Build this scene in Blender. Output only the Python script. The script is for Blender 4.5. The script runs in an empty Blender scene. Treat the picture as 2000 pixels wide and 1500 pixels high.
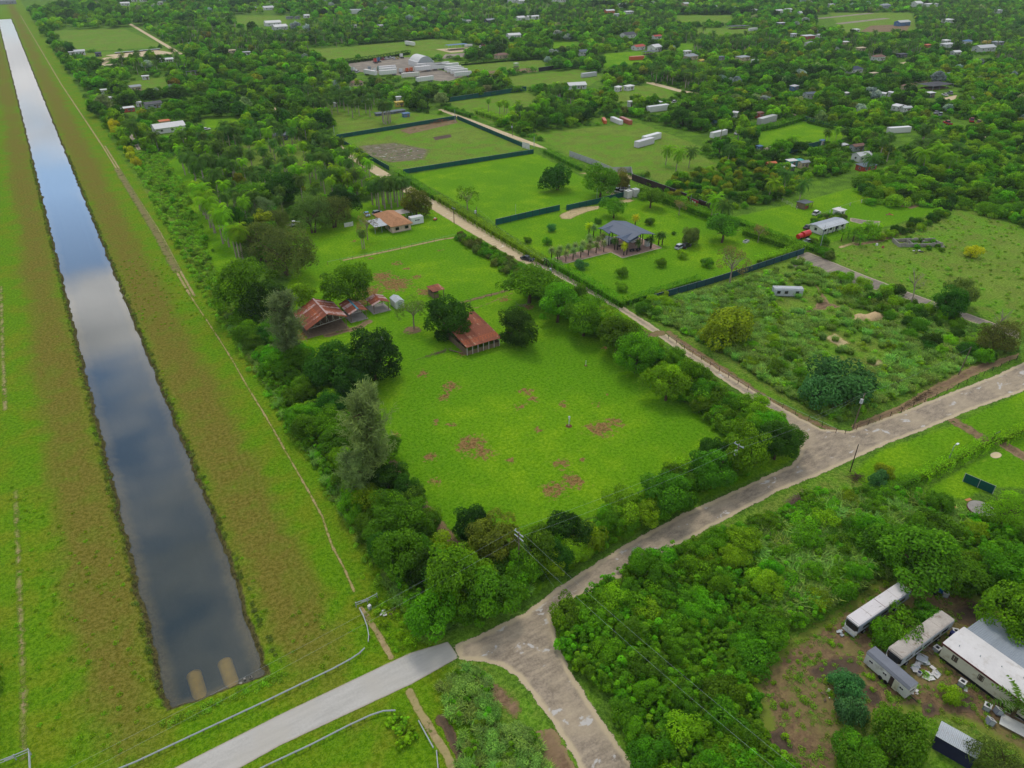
import bpy, bmesh, math, random
import numpy as np
from mathutils import Vector, Matrix
random.seed(7); RNG = np.random.default_rng(11)
SC = bpy.context.scene; COL = SC.collection
# ---------------------------------------------------------------- camera, sky, sun, exposure
FPX, CAMH = 1420.0, 92.0
PITCH = math.atan(881/FPX); YAW = math.radians(32.04)
cd = bpy.data.cameras.new('camera'); cam = bpy.data.objects.new('camera', cd); COL.objects.link(cam)
cd.sensor_width = 36; cd.lens = FPX/2000*36; cd.clip_start = 0.5; cd.clip_end = 12000
cam.location = (0, 0, CAMH); cam.rotation_euler = (math.pi/2-PITCH, 0, -YAW); SC.camera = cam
SUN_EL, SUN_AZ = math.radians(58), math.radians(20)          # azimuth clockwise from the canal direction (+Y)
world = bpy.data.worlds.new('World'); SC.world = world; world.use_nodes = True
wt = world.node_tree; wt.nodes.clear()
def wn(t, **k):
    n = wt.nodes.new(t)
    for a, b in k.items(): setattr(n, a, b)
    return n
sky = wn('ShaderNodeTexSky', sky_type='NISHITA', sun_disc=False, sun_elevation=SUN_EL, sun_rotation=SUN_AZ, air_density=1.0, dust_density=0.3, ozone_density=1.8)
tcw = wn('ShaderNodeTexCoord'); mpw = wn('ShaderNodeMapping'); mpw.inputs['Scale'].default_value = (1.5, 1.5, 4); mpw.inputs['Location'].default_value = (2.2, 0.814, 2.86)
cln = wn('ShaderNodeTexNoise'); cln.inputs['Scale'].default_value = 2.0; cln.inputs['Detail'].default_value = 7; cln.inputs['Roughness'].default_value = 0.55
crm = wn('ShaderNodeValToRGB'); crm.color_ramp.elements[0].position = 0.41; crm.color_ramp.elements[1].position = 0.57
shn = wn('ShaderNodeTexNoise'); shn.inputs['Scale'].default_value = 3.2; shn.inputs['Detail'].default_value = 4
shr = wn('ShaderNodeValToRGB'); shr.color_ramp.elements[0].position = 0.35; shr.color_ramp.elements[1].position = 0.7
shr.color_ramp.elements[0].color = (4.9, 5.0, 5.2, 1); shr.color_ramp.elements[1].color = (10.2, 10.0, 9.8, 1)
mxw = wn('ShaderNodeMix', data_type='RGBA'); bgw = wn('ShaderNodeBackground'); bgw.inputs['Strength'].default_value = 0.15; ow = wn('ShaderNodeOutputWorld')
L = wt.links.new
L(tcw.outputs['Generated'], mpw.inputs['Vector']); L(mpw.outputs['Vector'], cln.inputs['Vector']); L(mpw.outputs['Vector'], shn.inputs['Vector'])
L(cln.outputs['Fac'], crm.inputs['Fac']); L(shn.outputs['Fac'], shr.inputs['Fac'])
L(crm.outputs['Color'], mxw.inputs['Factor']); L(sky.outputs['Color'], mxw.inputs['A']); L(shr.outputs['Color'], mxw.inputs['B'])
L(mxw.outputs['Result'], bgw.inputs['Color']); L(bgw.outputs['Background'], ow.inputs['Surface'])
sd = bpy.data.lights.new('sun', 'SUN'); sd.energy = 1.3; sd.angle = math.radians(14); sd.color = (1.0, 0.93, 0.80)
sun = bpy.data.objects.new('sun', sd); COL.objects.link(sun)
sv = Vector((math.sin(SUN_AZ)*math.cos(SUN_EL), math.cos(SUN_AZ)*math.cos(SUN_EL), math.sin(SUN_EL)))
sun.rotation_euler = (-sv).to_track_quat('-Z', 'Y').to_euler()
vs = SC.view_settings; vs.view_transform = 'Standard'; vs.look = 'None'; vs.exposure = 0.0; vs.gamma = 1.0; vs.use_curve_mapping = False
HAZE = 0.00007
SC.render.engine = 'CYCLES'
SC.cycles.max_bounces = 6; SC.cycles.diffuse_bounces = 3; SC.cycles.glossy_bounces = 2; SC.cycles.transmission_bounces = 2; SC.cycles.transparent_max_bounces = 8

# ---------------------------------------------------------------- helpers
_sh, _ch, _sp, _cp = math.sin(YAW), math.cos(YAW), math.sin(PITCH), math.cos(PITCH)
def G(px, py, z=0.0):
    """photo pixel (2000 x 1500) -> world point on the level z"""
    r = (px-1000)/FPX; u = (750-py)/FPX
    d = (_sh*_cp+r*_ch+u*_sh*_sp, _ch*_cp-r*_sh+u*_ch*_sp, -_sp+u*_cp)
    t = (z-CAMH)/d[2]
    return Vector((d[0]*t, d[1]*t, z))
def depth(x, y, z=0.0): return x*_sh*_cp + y*_ch*_cp - (z-CAMH)*_sp
def mpp(px, py, z=0.0):
    p = G(px, py, z); return depth(*p)/FPX           # metres per photo pixel there
def pix(x, y, z=0.0):
    d = depth(x, y, z); r = x*_ch-y*_sh; u = x*_sh*_sp+y*_ch*_sp+(z-CAMH)*_cp
    return 1000+FPX*r/d, 750-FPX*u/d
def c3(r, g, b):
    f = lambda v: (v/255/12.92 if v/255 <= .04045 else ((v/255+.055)/1.055)**2.4)
    return (f(r), f(g), f(b), 1.0)
def tag(o, label=None, cat=None, group=None, kind=None):
    if label: o['label'] = label
    if cat: o['category'] = cat
    if group: o['group'] = group
    if kind: o['kind'] = kind
    return o
def empty(name, loc=(0, 0, 0), rz=0.0, label=None, cat=None, group=None):
    o = bpy.data.objects.new(name, None); COL.objects.link(o); o.location = loc; o.rotation_euler = (0, 0, rz); o.empty_display_size = .3
    return tag(o, label, cat, group)
def inst(name, me, parent=None, loc=(0, 0, 0), rz=0.0, sc=(1, 1, 1), color=None):
    o = bpy.data.objects.new(name, me); COL.objects.link(o); o.location = loc; o.rotation_euler = (0, 0, rz)
    o.scale = sc if hasattr(sc, '__len__') else (sc, sc, sc)
    if parent: o.parent = parent
    if color is not None: o.color = color
    return o
def np_mesh(name, V, F, mat=None, attrs=None, smooth=False, fmats=None, mats=None):
    V = np.asarray(V, dtype=np.float32); me = bpy.data.meshes.new(name)
    if isinstance(F, np.ndarray):
        n, k = F.shape
        me.vertices.add(len(V)); me.vertices.foreach_set('co', V.ravel())
        me.loops.add(n*k); me.loops.foreach_set('vertex_index', F.astype(np.int32).ravel())
        me.polygons.add(n); me.polygons.foreach_set('loop_start', np.arange(0, n*k, k, dtype=np.int32)); me.polygons.foreach_set('loop_total', np.full(n, k, dtype=np.int32))
        me.update(calc_edges=True)
    else:
        me.from_pydata(V.tolist(), [], F); me.update()
    for k_, a in (attrs or {}).items():
        at = me.attributes.new(k_, 'FLOAT', 'POINT'); at.data.foreach_set('value', np.asarray(a, dtype=np.float32).ravel())
    for m in (mats or ([mat] if mat else [])): me.materials.append(m)
    if fmats is not None: me.polygons.foreach_set('material_index', np.asarray(fmats, dtype=np.int32))
    if smooth: me.polygons.foreach_set('use_smooth', np.ones(len(me.polygons), dtype=bool))
    me.validate(); return me
class MB:
    """collects simple solids into one mesh"""
    def __init__(s): s.v = []; s.f = []
    def add(s, vs, fs):
        b = len(s.v); s.v += [tuple(v) for v in vs]; s.f += [tuple(b+i for i in f) for f in fs]; return s
    def box(s, c, d, rz=0.0, ry=0.0, rx=0.0):
        M = Matrix.Translation(c) @ Matrix.Rotation(rz, 4, 'Z') @ Matrix.Rotation(ry, 4, 'Y') @ Matrix.Rotation(rx, 4, 'X')
        x, y, z = d[0]/2, d[1]/2, d[2]/2
        P = [M @ Vector(q) for q in ((-x,-y,-z),(x,-y,-z),(x,y,-z),(-x,y,-z),(-x,-y,z),(x,-y,z),(x,y,z),(-x,y,z))]
        return s.add(P, ((0,3,2,1),(4,5,6,7),(0,1,5,4),(1,2,6,5),(2,3,7,6),(3,0,4,7)))
    def tube(s, a, b, r0, r1=None, n=8):
        a, b = Vector(a), Vector(b); r1 = r0 if r1 is None else r1
        q = (b-a).to_track_quat('Z', 'Y') if (b-a).length > 1e-6 else Matrix.Identity(3).to_quaternion()
        P = []
        for c, r in ((a, r0), (b, r1)):
            for i in range(n):
                t = 2*math.pi*i/n; P.append(c + q @ Vector((r*math.cos(t), r*math.sin(t), 0)))
        F = [(i, (i+1) % n, n+(i+1) % n, n+i) for i in range(n)] + [tuple(range(n-1, -1, -1)), tuple(range(n, 2*n))]
        return s.add(P, F)
    def path(s, pts, rad, n=6):
        for i in range(len(pts)-1):
            r0 = rad[i] if hasattr(rad, '__len__') else rad; r1 = rad[i+1] if hasattr(rad, '__len__') else rad
            s.tube(pts[i], pts[i+1], r0, r1, n)
        return s
    def prism(s, prof, y0, y1, axis='y'):
        """profile [(a,z)] extruded; axis y: a=x ; axis x: a=y"""
        n = len(prof); P = []
        for t in (y0, y1):
            for a, z in prof: P.append((a, t, z) if axis == 'y' else (t, a, z))
        F = [(i, n+i, n+(i+1) % n, (i+1) % n) for i in range(n)] + [tuple(range(n)), tuple(range(2*n-1, n-1, -1))]
        return s.add(P, F)
    def mesh(s, name, mat, smooth=False):
        me = bpy.data.meshes.new(name); me.from_pydata(s.v, [], s.f)
        bm = bmesh.new(); bm.from_mesh(me); bmesh.ops.recalc_face_normals(bm, faces=bm.faces); bm.to_mesh(me); bm.free()
        me.materials.append(mat)
        if smooth: me.polygons.foreach_set('use_smooth', np.ones(len(me.polygons), dtype=bool))
        return me
    def build(s, name, mat, parent=None, loc=(0, 0, 0), rz=0.0, smooth=False, color=None):
        return inst(name, s.mesh(name, mat, smooth), parent, loc, rz, 1, color)
def copy_tree(o, parent=None):
    c = o.copy(); COL.objects.link(c)
    if parent: c.parent = parent
    for ch in o.children: copy_tree(ch, c)
    return c
def sdf_poly(X, Y, poly):
    """signed distance (metres, + inside) of points to polygon"""
    P = np.array([(p[0], p[1]) for p in poly], dtype=float); n = len(P)
    d = np.full(X.shape, 1e18); ins = np.zeros(X.shape, dtype=bool)
    for i in range(n):
        a, b = P[i], P[(i+1) % n]; e = b-a; wx, wy = X-a[0], Y-a[1]
        t = np.clip((wx*e[0]+wy*e[1])/(e@e+1e-12), 0, 1)
        d = np.minimum(d, (wx-e[0]*t)**2+(wy-e[1]*t)**2)
        c = ((a[1] <= Y) & (b[1] > Y)) | ((a[1] > Y) & (b[1] <= Y))
        with np.errstate(divide='ignore', invalid='ignore'):
            xi = a[0]+(Y-a[1])/(b[1]-a[1]+1e-30)*e[0]
        ins ^= c & (X < xi)
    d = np.sqrt(d); return np.where(ins, d, -d)
def dist_line(X, Y, pts):
    d = np.full(X.shape, 1e18); P = [(p[0], p[1]) for p in pts]
    for a, b in zip(P[:-1], P[1:]):
        a = np.array(a); e = np.array(b)-a; wx, wy = X-a[0], Y-a[1]
        t = np.clip((wx*e[0]+wy*e[1])/(e@e+1e-12), 0, 1)
        d = np.minimum(d, (wx-e[0]*t)**2+(wy-e[1]*t)**2)
    return np.sqrt(d)
def gp(*pts): return [G(x, y) for x, y in pts]

# ---------------------------------------------------------------- materials
class NT:
    def __init__(s, name):
        s.m = bpy.data.materials.new(name); s.m.use_nodes = True; s.t = s.m.node_tree; s.t.nodes.clear()
        s.out = s.t.nodes.new('ShaderNodeOutputMaterial')
    def n(s, t, **k):
        x = s.t.nodes.new(t)
        for a, b in k.items(): setattr(x, a, b)
        return x
    def l(s, a, b): s.t.links.new(a, b)
    def put(s, sock, v):
        if isinstance(v, bpy.types.NodeSocket): s.l(v, sock)
        else: sock.default_value = v
    def math(s, op, a, b=0.0, c=None, clamp=False):
        x = s.n('ShaderNodeMath', operation=op, use_clamp=clamp); s.put(x.inputs[0], a); s.put(x.inputs[1], b)
        if c is not None: s.put(x.inputs[2], c)
        return x.outputs[0]
    def mix(s, f, a, b, blend='MIX'):
        x = s.n('ShaderNodeMix', data_type='RGBA', blend_type=blend); s.put(x.inputs['Factor'], f); s.put(x.inputs['A'], a); s.put(x.inputs['B'], b); return x.outputs['Result']
    def pos(s):
        if not hasattr(s, '_p'): s._p = s.n('ShaderNodeNewGeometry').outputs['Position']
        return s._p
    def obj(s):
        if not hasattr(s, '_o'): s._o = s.n('ShaderNodeTexCoord').outputs['Object']
        return s._o
    def map(s, vec, scale=(1, 1, 1), rot=(0, 0, 0)):
        x = s.n('ShaderNodeMapping'); s.l(vec, x.inputs['Vector']); x.inputs['Scale'].default_value = scale; x.inputs['Rotation'].default_value = rot; return x.outputs[0]
    def noise(s, vec, scale, detail=3.0, rough=.55, dist=0.0):
        x = s.n('ShaderNodeTexNoise'); s.l(vec, x.inputs['Vector']); x.inputs['Scale'].default_value = scale; x.inputs['Detail'].default_value = detail; x.inputs['Roughness'].default_value = rough; x.inputs['Distortion'].default_value = dist; return x.outputs['Fac']
    def attr(s, name): return s.n('ShaderNodeAttribute', attribute_name=name).outputs['Fac']
    def ss(s, v, a, b):
        x = s.n('ShaderNodeMapRange', interpolation_type='SMOOTHSTEP'); s.put(x.inputs['Value'], v); x.inputs['From Min'].default_value = a; x.inputs['From Max'].default_value = b; return x.outputs['Result']
    def rnd(s): return s.n('ShaderNodeObjectInfo').outputs['Random']
    def ocol(s): return s.n('ShaderNodeObjectInfo').outputs['Color']
    def hsv(s, col, h=.5, sat=1.0, v=1.0):
        x = s.n('ShaderNodeHueSaturation'); s.put(x.inputs['Hue'], h); s.put(x.inputs['Saturation'], sat); s.put(x.inputs['Value'], v); s.put(x.inputs['Color'], col); return x.outputs[0]
    def bump(s, h, strength, dist=.1):
        x = s.n('ShaderNodeBump'); x.inputs['Strength'].default_value = strength; x.inputs['Distance'].default_value = dist; s.l(h, x.inputs['Height']); return x.outputs[0]
    def finish(s, col, rough=.9, spec=.15, normal=None, metal=0.0, alpha=None):
        b = s.n('ShaderNodeBsdfPrincipled'); s.put(b.inputs['Base Color'], col); s.put(b.inputs['Roughness'], rough); s.put(b.inputs['Specular IOR Level'], spec); s.put(b.inputs['Metallic'], metal)
        if normal: s.l(normal, b.inputs['Normal'])
        sh = b.outputs[0]
        if alpha is not None:
            t = s.n('ShaderNodeBsdfTransparent'); mx = s.n('ShaderNodeMixShader'); s.put(mx.inputs[0], alpha); s.l(t.outputs[0], mx.inputs[1]); s.l(sh, mx.inputs[2]); sh = mx.outputs[0]
        s.l(sh, s.out.inputs['Surface']); return s.m
_mc = {}
def plain(name, col, rough=.7, spec=.3, var=.25, scale=.8, metal=0.0, dirt=None, streak=False, randv=0.0):
    """weathered plain surface: two noise scales, grime blotches"""
    if name in _mc: return _mc[name]
    t = NT(name); v = t.obj()
    if streak: v = t.map(v, (1, 1, .25))
    n1 = t.noise(v, scale, 4); n2 = t.noise(v, scale*7, 3)
    f = t.math('ADD', t.math('MULTIPLY', n1, .7), t.math('MULTIPLY', n2, .3))
    c = t.mix(t.ss(f, .3, .7), tuple(x*(1-var) for x in col[:3])+(1,), tuple(min(1, x*(1+var*.6)) for x in col[:3])+(1,))
    if dirt: c = t.mix(t.math('MULTIPLY', t.ss(t.noise(v, scale*1.9, 6, .65), .52, .7), .75), c, dirt)
    if randv: c = t.hsv(c, v=t.math('ADD', 1-randv, t.math('MULTIPLY', t.rnd(), 2*randv)))
    _mc[name] = t.finish(c, rough, spec, metal=metal); return _mc[name]
def paint(name, rough=.35, spec=.5):
    """paint that takes the object's own colour, with road dust"""
    if name in _mc: return _mc[name]
    t = NT(name); n = t.noise(t.obj(), 2.5, 5, .6)
    c = t.mix(t.math('MULTIPLY', t.ss(n, .45, .75), .3), t.ocol(), (.32, .29, .24, 1)); _mc[name] = t.finish(c, rough, spec); return _mc[name]
def foliage(name, sat=1.0):
    t = NT(name); tint = t.attr('tint'); ia = t.n('ShaderNodeAttribute', attribute_name='tcol', attribute_type='INSTANCER'); c = t.mix(ia.outputs['Alpha'], t.ocol(), ia.outputs['Color'])
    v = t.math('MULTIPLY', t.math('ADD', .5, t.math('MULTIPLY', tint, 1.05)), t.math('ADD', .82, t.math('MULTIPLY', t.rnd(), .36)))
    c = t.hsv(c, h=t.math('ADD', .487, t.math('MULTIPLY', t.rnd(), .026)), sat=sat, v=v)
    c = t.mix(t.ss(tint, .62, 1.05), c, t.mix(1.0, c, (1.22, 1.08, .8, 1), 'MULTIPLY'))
    d = t.n('ShaderNodeBsdfDiffuse'); t.l(c, d.inputs[0]); tr = t.n('ShaderNodeBsdfTranslucent'); t.l(c, tr.inputs[0])
    g = t.n('ShaderNodeBsdfGlossy'); g.inputs['Roughness'].default_value = .45; g.inputs['Color'].default_value = (.9, .95, 1, 1)
    m = t.n('ShaderNodeMixShader'); m.inputs[0].default_value = .43; t.l(d.outputs[0], m.inputs[1]); t.l(tr.outputs[0], m.inputs[2])
    m2 = t.n('ShaderNodeMixShader'); m2.inputs[0].default_value = .006; t.l(m.outputs[0], m2.inputs[1]); t.l(g.outputs[0], m2.inputs[2])
    t.l(m2.outputs[0], t.out.inputs['Surface']); return t.m
M_LEAF = foliage('leaf'); M_FROND = M_LEAF
M_BARK = plain('bark', c3(95, 80, 62), .95, .1, .4, 2.0, randv=.2)
M_PALE = plain('palm_bark', c3(158, 148, 130), .9, .1, .25, 1.5, randv=.15)
M_DARKBARK = plain('dark_palm_bark', c3(62, 52, 44), .95, .1, .3, 2)
M_DEAD = plain('dead_wood', c3(150, 138, 122), .95, .1, .3, 2)
# ---------------------------------------------------------------- ground
LAWN = [gp((575,650),(560,560),(590,500),(700,462),(850,430),(905,468),(1000,510),(1040,560),(1160,640),(1300,750),(1470,850),(1440,905),(1250,985),(1060,1035),(905,1080),(760,905),(640,760)),
  gp((560,455),(690,405),(740,385),(840,385),(960,455),(900,470),(700,520),(590,560)),
  gp((325,320),(350,410),(430,540),(478,515),(400,390),(352,300)),
  gp((800,342),(1042,298),(1215,385),(960,432)), gp((962,436),(1130,405),(1300,380),(1400,410),(1572,490),(1290,575),(1215,592)),
  gp((1410,430),(1560,395),(1690,360),(1850,410),(1720,445),(1600,480),(1545,470)),
  gp((1660,925),(1720,880),(1845,835),(1950,862),(1790,935),(1700,960)), gp((1845,835),(2000,765),(2080,735),(2080,830),(1960,860)),
  gp((1800,960),(1960,870),(2080,820),(2080,960),(1940,950),(1880,975)),
  gp((1035,1170),(1100,1110),(1240,1040),(1400,965),(1555,895),(1560,880),(1400,930),(1180,1030),(1050,1110)),
  gp((1085,520),(1215,600),(1290,650),(1275,655),(1070,535)), gp((1480,258),(1560,235),(1660,262),(1640,275),(1470,285)),
  gp((400,232),(480,232),(470,250),(400,250)), gp((1180,105),(1250,100),(1270,118),(1180,135)), gp((1080,82),(1130,82),(1130,95),(1080,98)), gp((1320,85),(1355,85),(1350,100),(1320,98)),
  gp((590,560),(700,520),(850,480),(905,470),(1000,520),(985,560),(830,590),(600,600))]
ROUGH = [gp((660,268),(890,230),(1035,290),(790,335)), gp((640,210),(740,215),(860,225),(890,232),(665,266)), gp((870,200),(1030,180),(1060,195),(960,240)),
  gp((1220,610),(1570,495),(1990,650),(1990,680),(1880,740),(1620,832),(1300,640)), gp((1570,490),(1700,455),(1860,410),(2080,450),(2080,640),(1990,645)),
  gp((1680,400),(1780,350),(2080,300),(2080,450),(1860,415)), gp((1040,260),(1250,240),(1380,290),(1240,340),(1120,310)), gp((1250,330),(1360,300),(1420,330),(1300,370)),
  gp((600,95),(680,92),(800,75),(900,80),(905,110),(760,112),(640,118)), gp((820,120),(960,120),(1060,118),(1070,135),(920,140)), gp((990,150),(1130,135),(1180,150),(1150,168),(1010,170)),
  gp((1200,170),(1300,165),(1320,190),(1200,200)), gp((1320,30),(1430,30),(1430,45),(1320,45)), gp((1360,55),(1460,55),(1470,68),(1360,70)), gp((100,60),(240,55),(320,90),(230,97),(150,100)),
  gp((460,30),(560,30),(560,48),(460,48)), gp((1620,25),(1780,25),(1790,60),(1650,65)), gp((430,290),(590,270),(620,330),(500,350)), gp((250,160),(320,150),(330,175),(250,178)), gp((150,105),(320,95),(340,104),(190,116)),
  gp((860,1290),(940,1295),(1030,1360),(1090,1440),(1150,1600),(700,1600),(620,1430),(790,1350)), gp((690,1150),(760,1160),(880,1250),(760,1290),(700,1230)), gp((1460,1290),(1560,1230),(1700,1130),(1900,1150),(2080,1260),(2080,1550),(1560,1560)),
  gp((255,290),(300,450),(480,700),(560,850),(700,1120),(730,1110),(600,850),(500,650),(440,560),(330,400),(275,290)),
  gp((1080,1165),(1200,1110),(1400,1030),(1580,940),(1680,900),(1700,950),(1400,1080),(1200,1170))]
gx = np.concatenate([np.arange(-3000,-200,200.), np.arange(-200,-60,10.), np.arange(-60,-12,1.5), np.arange(-12,11,.5), np.arange(11,60,1.), np.arange(60,230,1.4), np.arange(230,500,4.), np.arange(500,1500,12.), np.arange(1500,6200,200.)])
gy = np.concatenate([np.arange(-300,10,20.), np.arange(10,72,1.3), np.arange(72,84,.5), np.arange(84,200,1.3), np.arange(200,420,2.), np.arange(420,800,5.), np.arange(800,1700,12.), np.arange(1700,7000,200.)])
X, Y = np.meshgrid(gx, gy)
def fsum(v, seed, n=6, f0=.05, f1=1.2):
    r = np.random.default_rng(seed); o = np.zeros_like(v)
    for k in range(n):
        f = f0*(f1/f0)**(k/(n-1)); o += np.sin(v*f*6.283+r.uniform(0, 6.28))*f0**.35/(f**.35)
    return o/n
CX0, CX1, CY0, CY1, WZ = -7.7, 7.0, 77.6, 1215.0, -.85
def canal_sdf(X, Y):
    e0 = CX0+.9*fsum(Y, 1)+.35*fsum(Y, 8, f0=.3, f1=2.); e1 = CX1+.9*fsum(Y, 2)+.35*fsum(Y, 9, f0=.3, f1=2.)-np.clip((110-Y)/30, 0, 1)*1.3; ey = CY0+.35*fsum(X, 3, f0=.1)-.12*(X)
    return np.minimum(np.minimum(X-e0, e1-X), np.minimum(Y-ey, CY1-Y))
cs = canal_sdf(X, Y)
Z = np.interp(cs, [-1.1, -.15, .35, 2.2, 4.2], [0, -.3, -1.0, -1.9, -3.2])
def maxsdf(polys, lim=12.0):
    o = np.full(X.shape, -lim)
    for p in polys:
        xs = [q[0] for q in p]; ys = [q[1] for q in p]
        i0, i1 = np.searchsorted(gy, [min(ys)-lim, max(ys)+lim]); j0, j1 = np.searchsorted(gx, [min(xs)-lim, max(xs)+lim])
        if i1 <= i0 or j1 <= j0: continue
        s = sdf_poly(X[i0:i1, j0:j1], Y[i0:i1, j0:j1], p)
        o[i0:i1, j0:j1] = np.maximum(o[i0:i1, j0:j1], np.clip(s, -lim, lim))
    return o
A_lawn = maxsdf(LAWN); A_rough = maxsdf(ROUGH)
A_bank = np.clip(np.minimum(X+46, 29.5-X), -12, 12); A_bank = np.where((Y < 60), np.minimum(A_bank, Y-40), A_bank)
dry = np.exp(-((X+13)/6.5)**2)*1.0+np.exp(-((X-12.8)/7.)**2)*1.0+np.exp(-((X+29)/2.)**2)*.3
dry *= np.interp(Y, [55, 72, 90, 300, 800], [.35, .5, 1, .9, .75])
PATCH = [(920,868,38),(945,885,26),(1172,838,34),(1200,825,22),(1028,765,18),(1042,778,14),(825,730,16),(880,755,22),(868,775,16),(1120,940,30),(1098,905,20),(1080,958,30),(880,830,12),(852,825,12),(1015,795,14),(1100,790,14),(1165,790,12),(1050,840,12),(840,892,18),(850,940,16),(998,900,14),(770,850,14),
  (775,515,14),(795,525,10),(815,540,12),(770,555,42),(745,540,30),(830,570,22),(720,570,34),(700,590,30),(1030,600,16),(985,585,14),(905,690,16),(1180,680,10),(620,640,40),(590,655,30),(690,470,9),(725,505,10),(860,490,8),(1190,770,8),(1140,900,12)]
A_patch = np.zeros_like(X)
for px, py, r in PATCH:
    p = G(px, py); R = r*mpp(px, py)*1.25; A_patch = np.maximum(A_patch, np.exp(-((X-p.x)**2+(Y-p.y)**2)/(R*R*.9)))
gi = np.arange(X.size).reshape(X.shape)
F = np.stack([gi[:-1, :-1], gi[:-1, 1:], gi[1:, 1:], gi[1:, :-1]], -1).reshape(-1, 4)
t = NT('ground'); P_ = t.pos(); n04 = t.noise(P_, .035, 4); n1 = t.noise(P_, .16, 5); n2 = t.noise(P_, .7, 5, .62); n3 = t.noise(P_, 1.5, 5, .7); n4 = t.noise(t.map(P_, (1, 1, 1), (0, 0, .5)), 4.2, 4, .72)
fine = t.math('ADD', t.math('MULTIPLY', n3, .55), t.math('MULTIPLY', n4, .45)); fr = t.ss(fine, .41, .60)
nz = t.math('SUBTRACT', t.math('ADD', t.math('MULTIPLY', n2, .6), t.math('MULTIPLY', n3, .4)), .5)
floor = t.mix(fr, c3(56, 84, 24), c3(92, 128, 44)); floor = t.mix(t.ss(n1, .35, .65), floor, t.mix(fr, c3(76, 114, 24), c3(114, 152, 46)))
rough = t.mix(fr, c3(76, 118, 24), c3(118, 158, 48)); rough = t.mix(t.ss(n04, .44, .62), rough, t.mix(fr, c3(84, 116, 30), c3(136, 156, 66))); rough = t.mix(t.ss(n1, .42, .62), rough, t.mix(fr, c3(80, 106, 34), c3(128, 142, 62))); rough = t.mix(t.math('MULTIPLY', t.ss(n2, .56, .7), .75), rough, t.mix(fr, c3(60, 104, 22), c3(86, 142, 30)))
lawn = t.mix(fr, c3(78, 124, 6), c3(114, 160, 26)); lawn = t.mix(t.ss(n1, .4, .68), lawn, t.mix(fr, c3(92, 134, 6), c3(132, 170, 30))); lawn = t.mix(t.ss(n04, .42, .6), lawn, t.mix(fr, c3(72, 120, 6), c3(104, 152, 26)))
lawn = t.mix(t.math('MULTIPLY', t.ss(n2, .55, .72), .6), lawn, t.mix(fr, c3(104, 136, 30), c3(134, 158, 48)))
bank_g = t.mix(fr, c3(70, 112, 8), c3(110, 148, 26)); bank_g = t.mix(t.ss(n1, .4, .65), bank_g, t.mix(fr, c3(88, 112, 12), c3(126, 142, 36)))
bank_d = t.mix(fr, c3(92, 90, 26), c3(130, 122, 56)); bank_d = t.mix(t.ss(n1, .46, .66), bank_d, t.mix(fr, c3(88, 98, 22), c3(122, 128, 50)))
dv = t.math('ADD', t.attr('dry'), t.math('ADD', t.math('MULTIPLY', t.math('SUBTRACT', n1, .5), 1.1), t.math('MULTIPLY', t.math('SUBTRACT', n04, .5), .9)))
bank = t.mix(t.ss(dv, .2, .85), bank_g, bank_d); bank = t.mix(t.math('MULTIPLY', t.ss(n2, .6, .75), .55), bank, t.mix(fr, c3(76, 124, 12), c3(116, 160, 30)))
soil = t.mix(fr, c3(98, 62, 42), c3(158, 114, 84))
c = t.mix(t.ss(t.math('ADD', t.attr('rough'), t.math('MULTIPLY', nz, 5)), -.8, .8), floor, rough)
c = t.mix(t.ss(t.math('ADD', t.attr('lawn'), t.math('MULTIPLY', nz, 3)), -.6, .6), c, lawn)
c = t.mix(t.ss(t.math('ADD', t.attr('bank'), t.math('MULTIPLY', nz, 6)), -1, 1), c, bank)
pv = t.math('ADD', t.math('MULTIPLY', t.attr('patch'), .68), t.math('ADD', t.math('MULTIPLY', t.math('SUBTRACT', n2, .5), 1.3), t.math('MULTIPLY', t.math('SUBTRACT', n3, .5), .9)))
c = t.mix(t.math('MULTIPLY', t.ss(pv, .4, .6), .85), c, soil)
mud = t.mix(fr, c3(52, 52, 28), c3(100, 94, 54)); c = t.mix(t.ss(t.math('ADD', t.attr('wet_murk_shade'), t.math('MULTIPLY', nz, .9)), -.75, -.25), c, mud)
c = t.mix(t.ss(t.attr('wet_murk_shade'), .15, .6), c, t.mix(fr, c3(110, 92, 52), c3(138, 118, 74))); c = t.mix(t.ss(t.math('ADD', t.attr('wet_murk_shade'), t.math('MULTIPLY', nz, 1.2)), .6, 2.6), c, c3(30, 40, 30))  # deep bed darkened in its colour, standing in for light lost in murky water
M_GROUND = t.finish(c, .95, .02, t.bump(t.math('ADD', t.math('MULTIPLY', n2, .5), fine), .75, .35))
me = np_mesh('ground', np.stack([X, Y, Z], -1).reshape(-1, 3), F, M_GROUND, dict(lawn=A_lawn, rough=A_rough, bank=A_bank, dry=dry, patch=A_patch, wet_murk_shade=np.clip(cs, -6, 6)), smooth=True)
tag(inst('ground', me), kind='structure')
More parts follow.
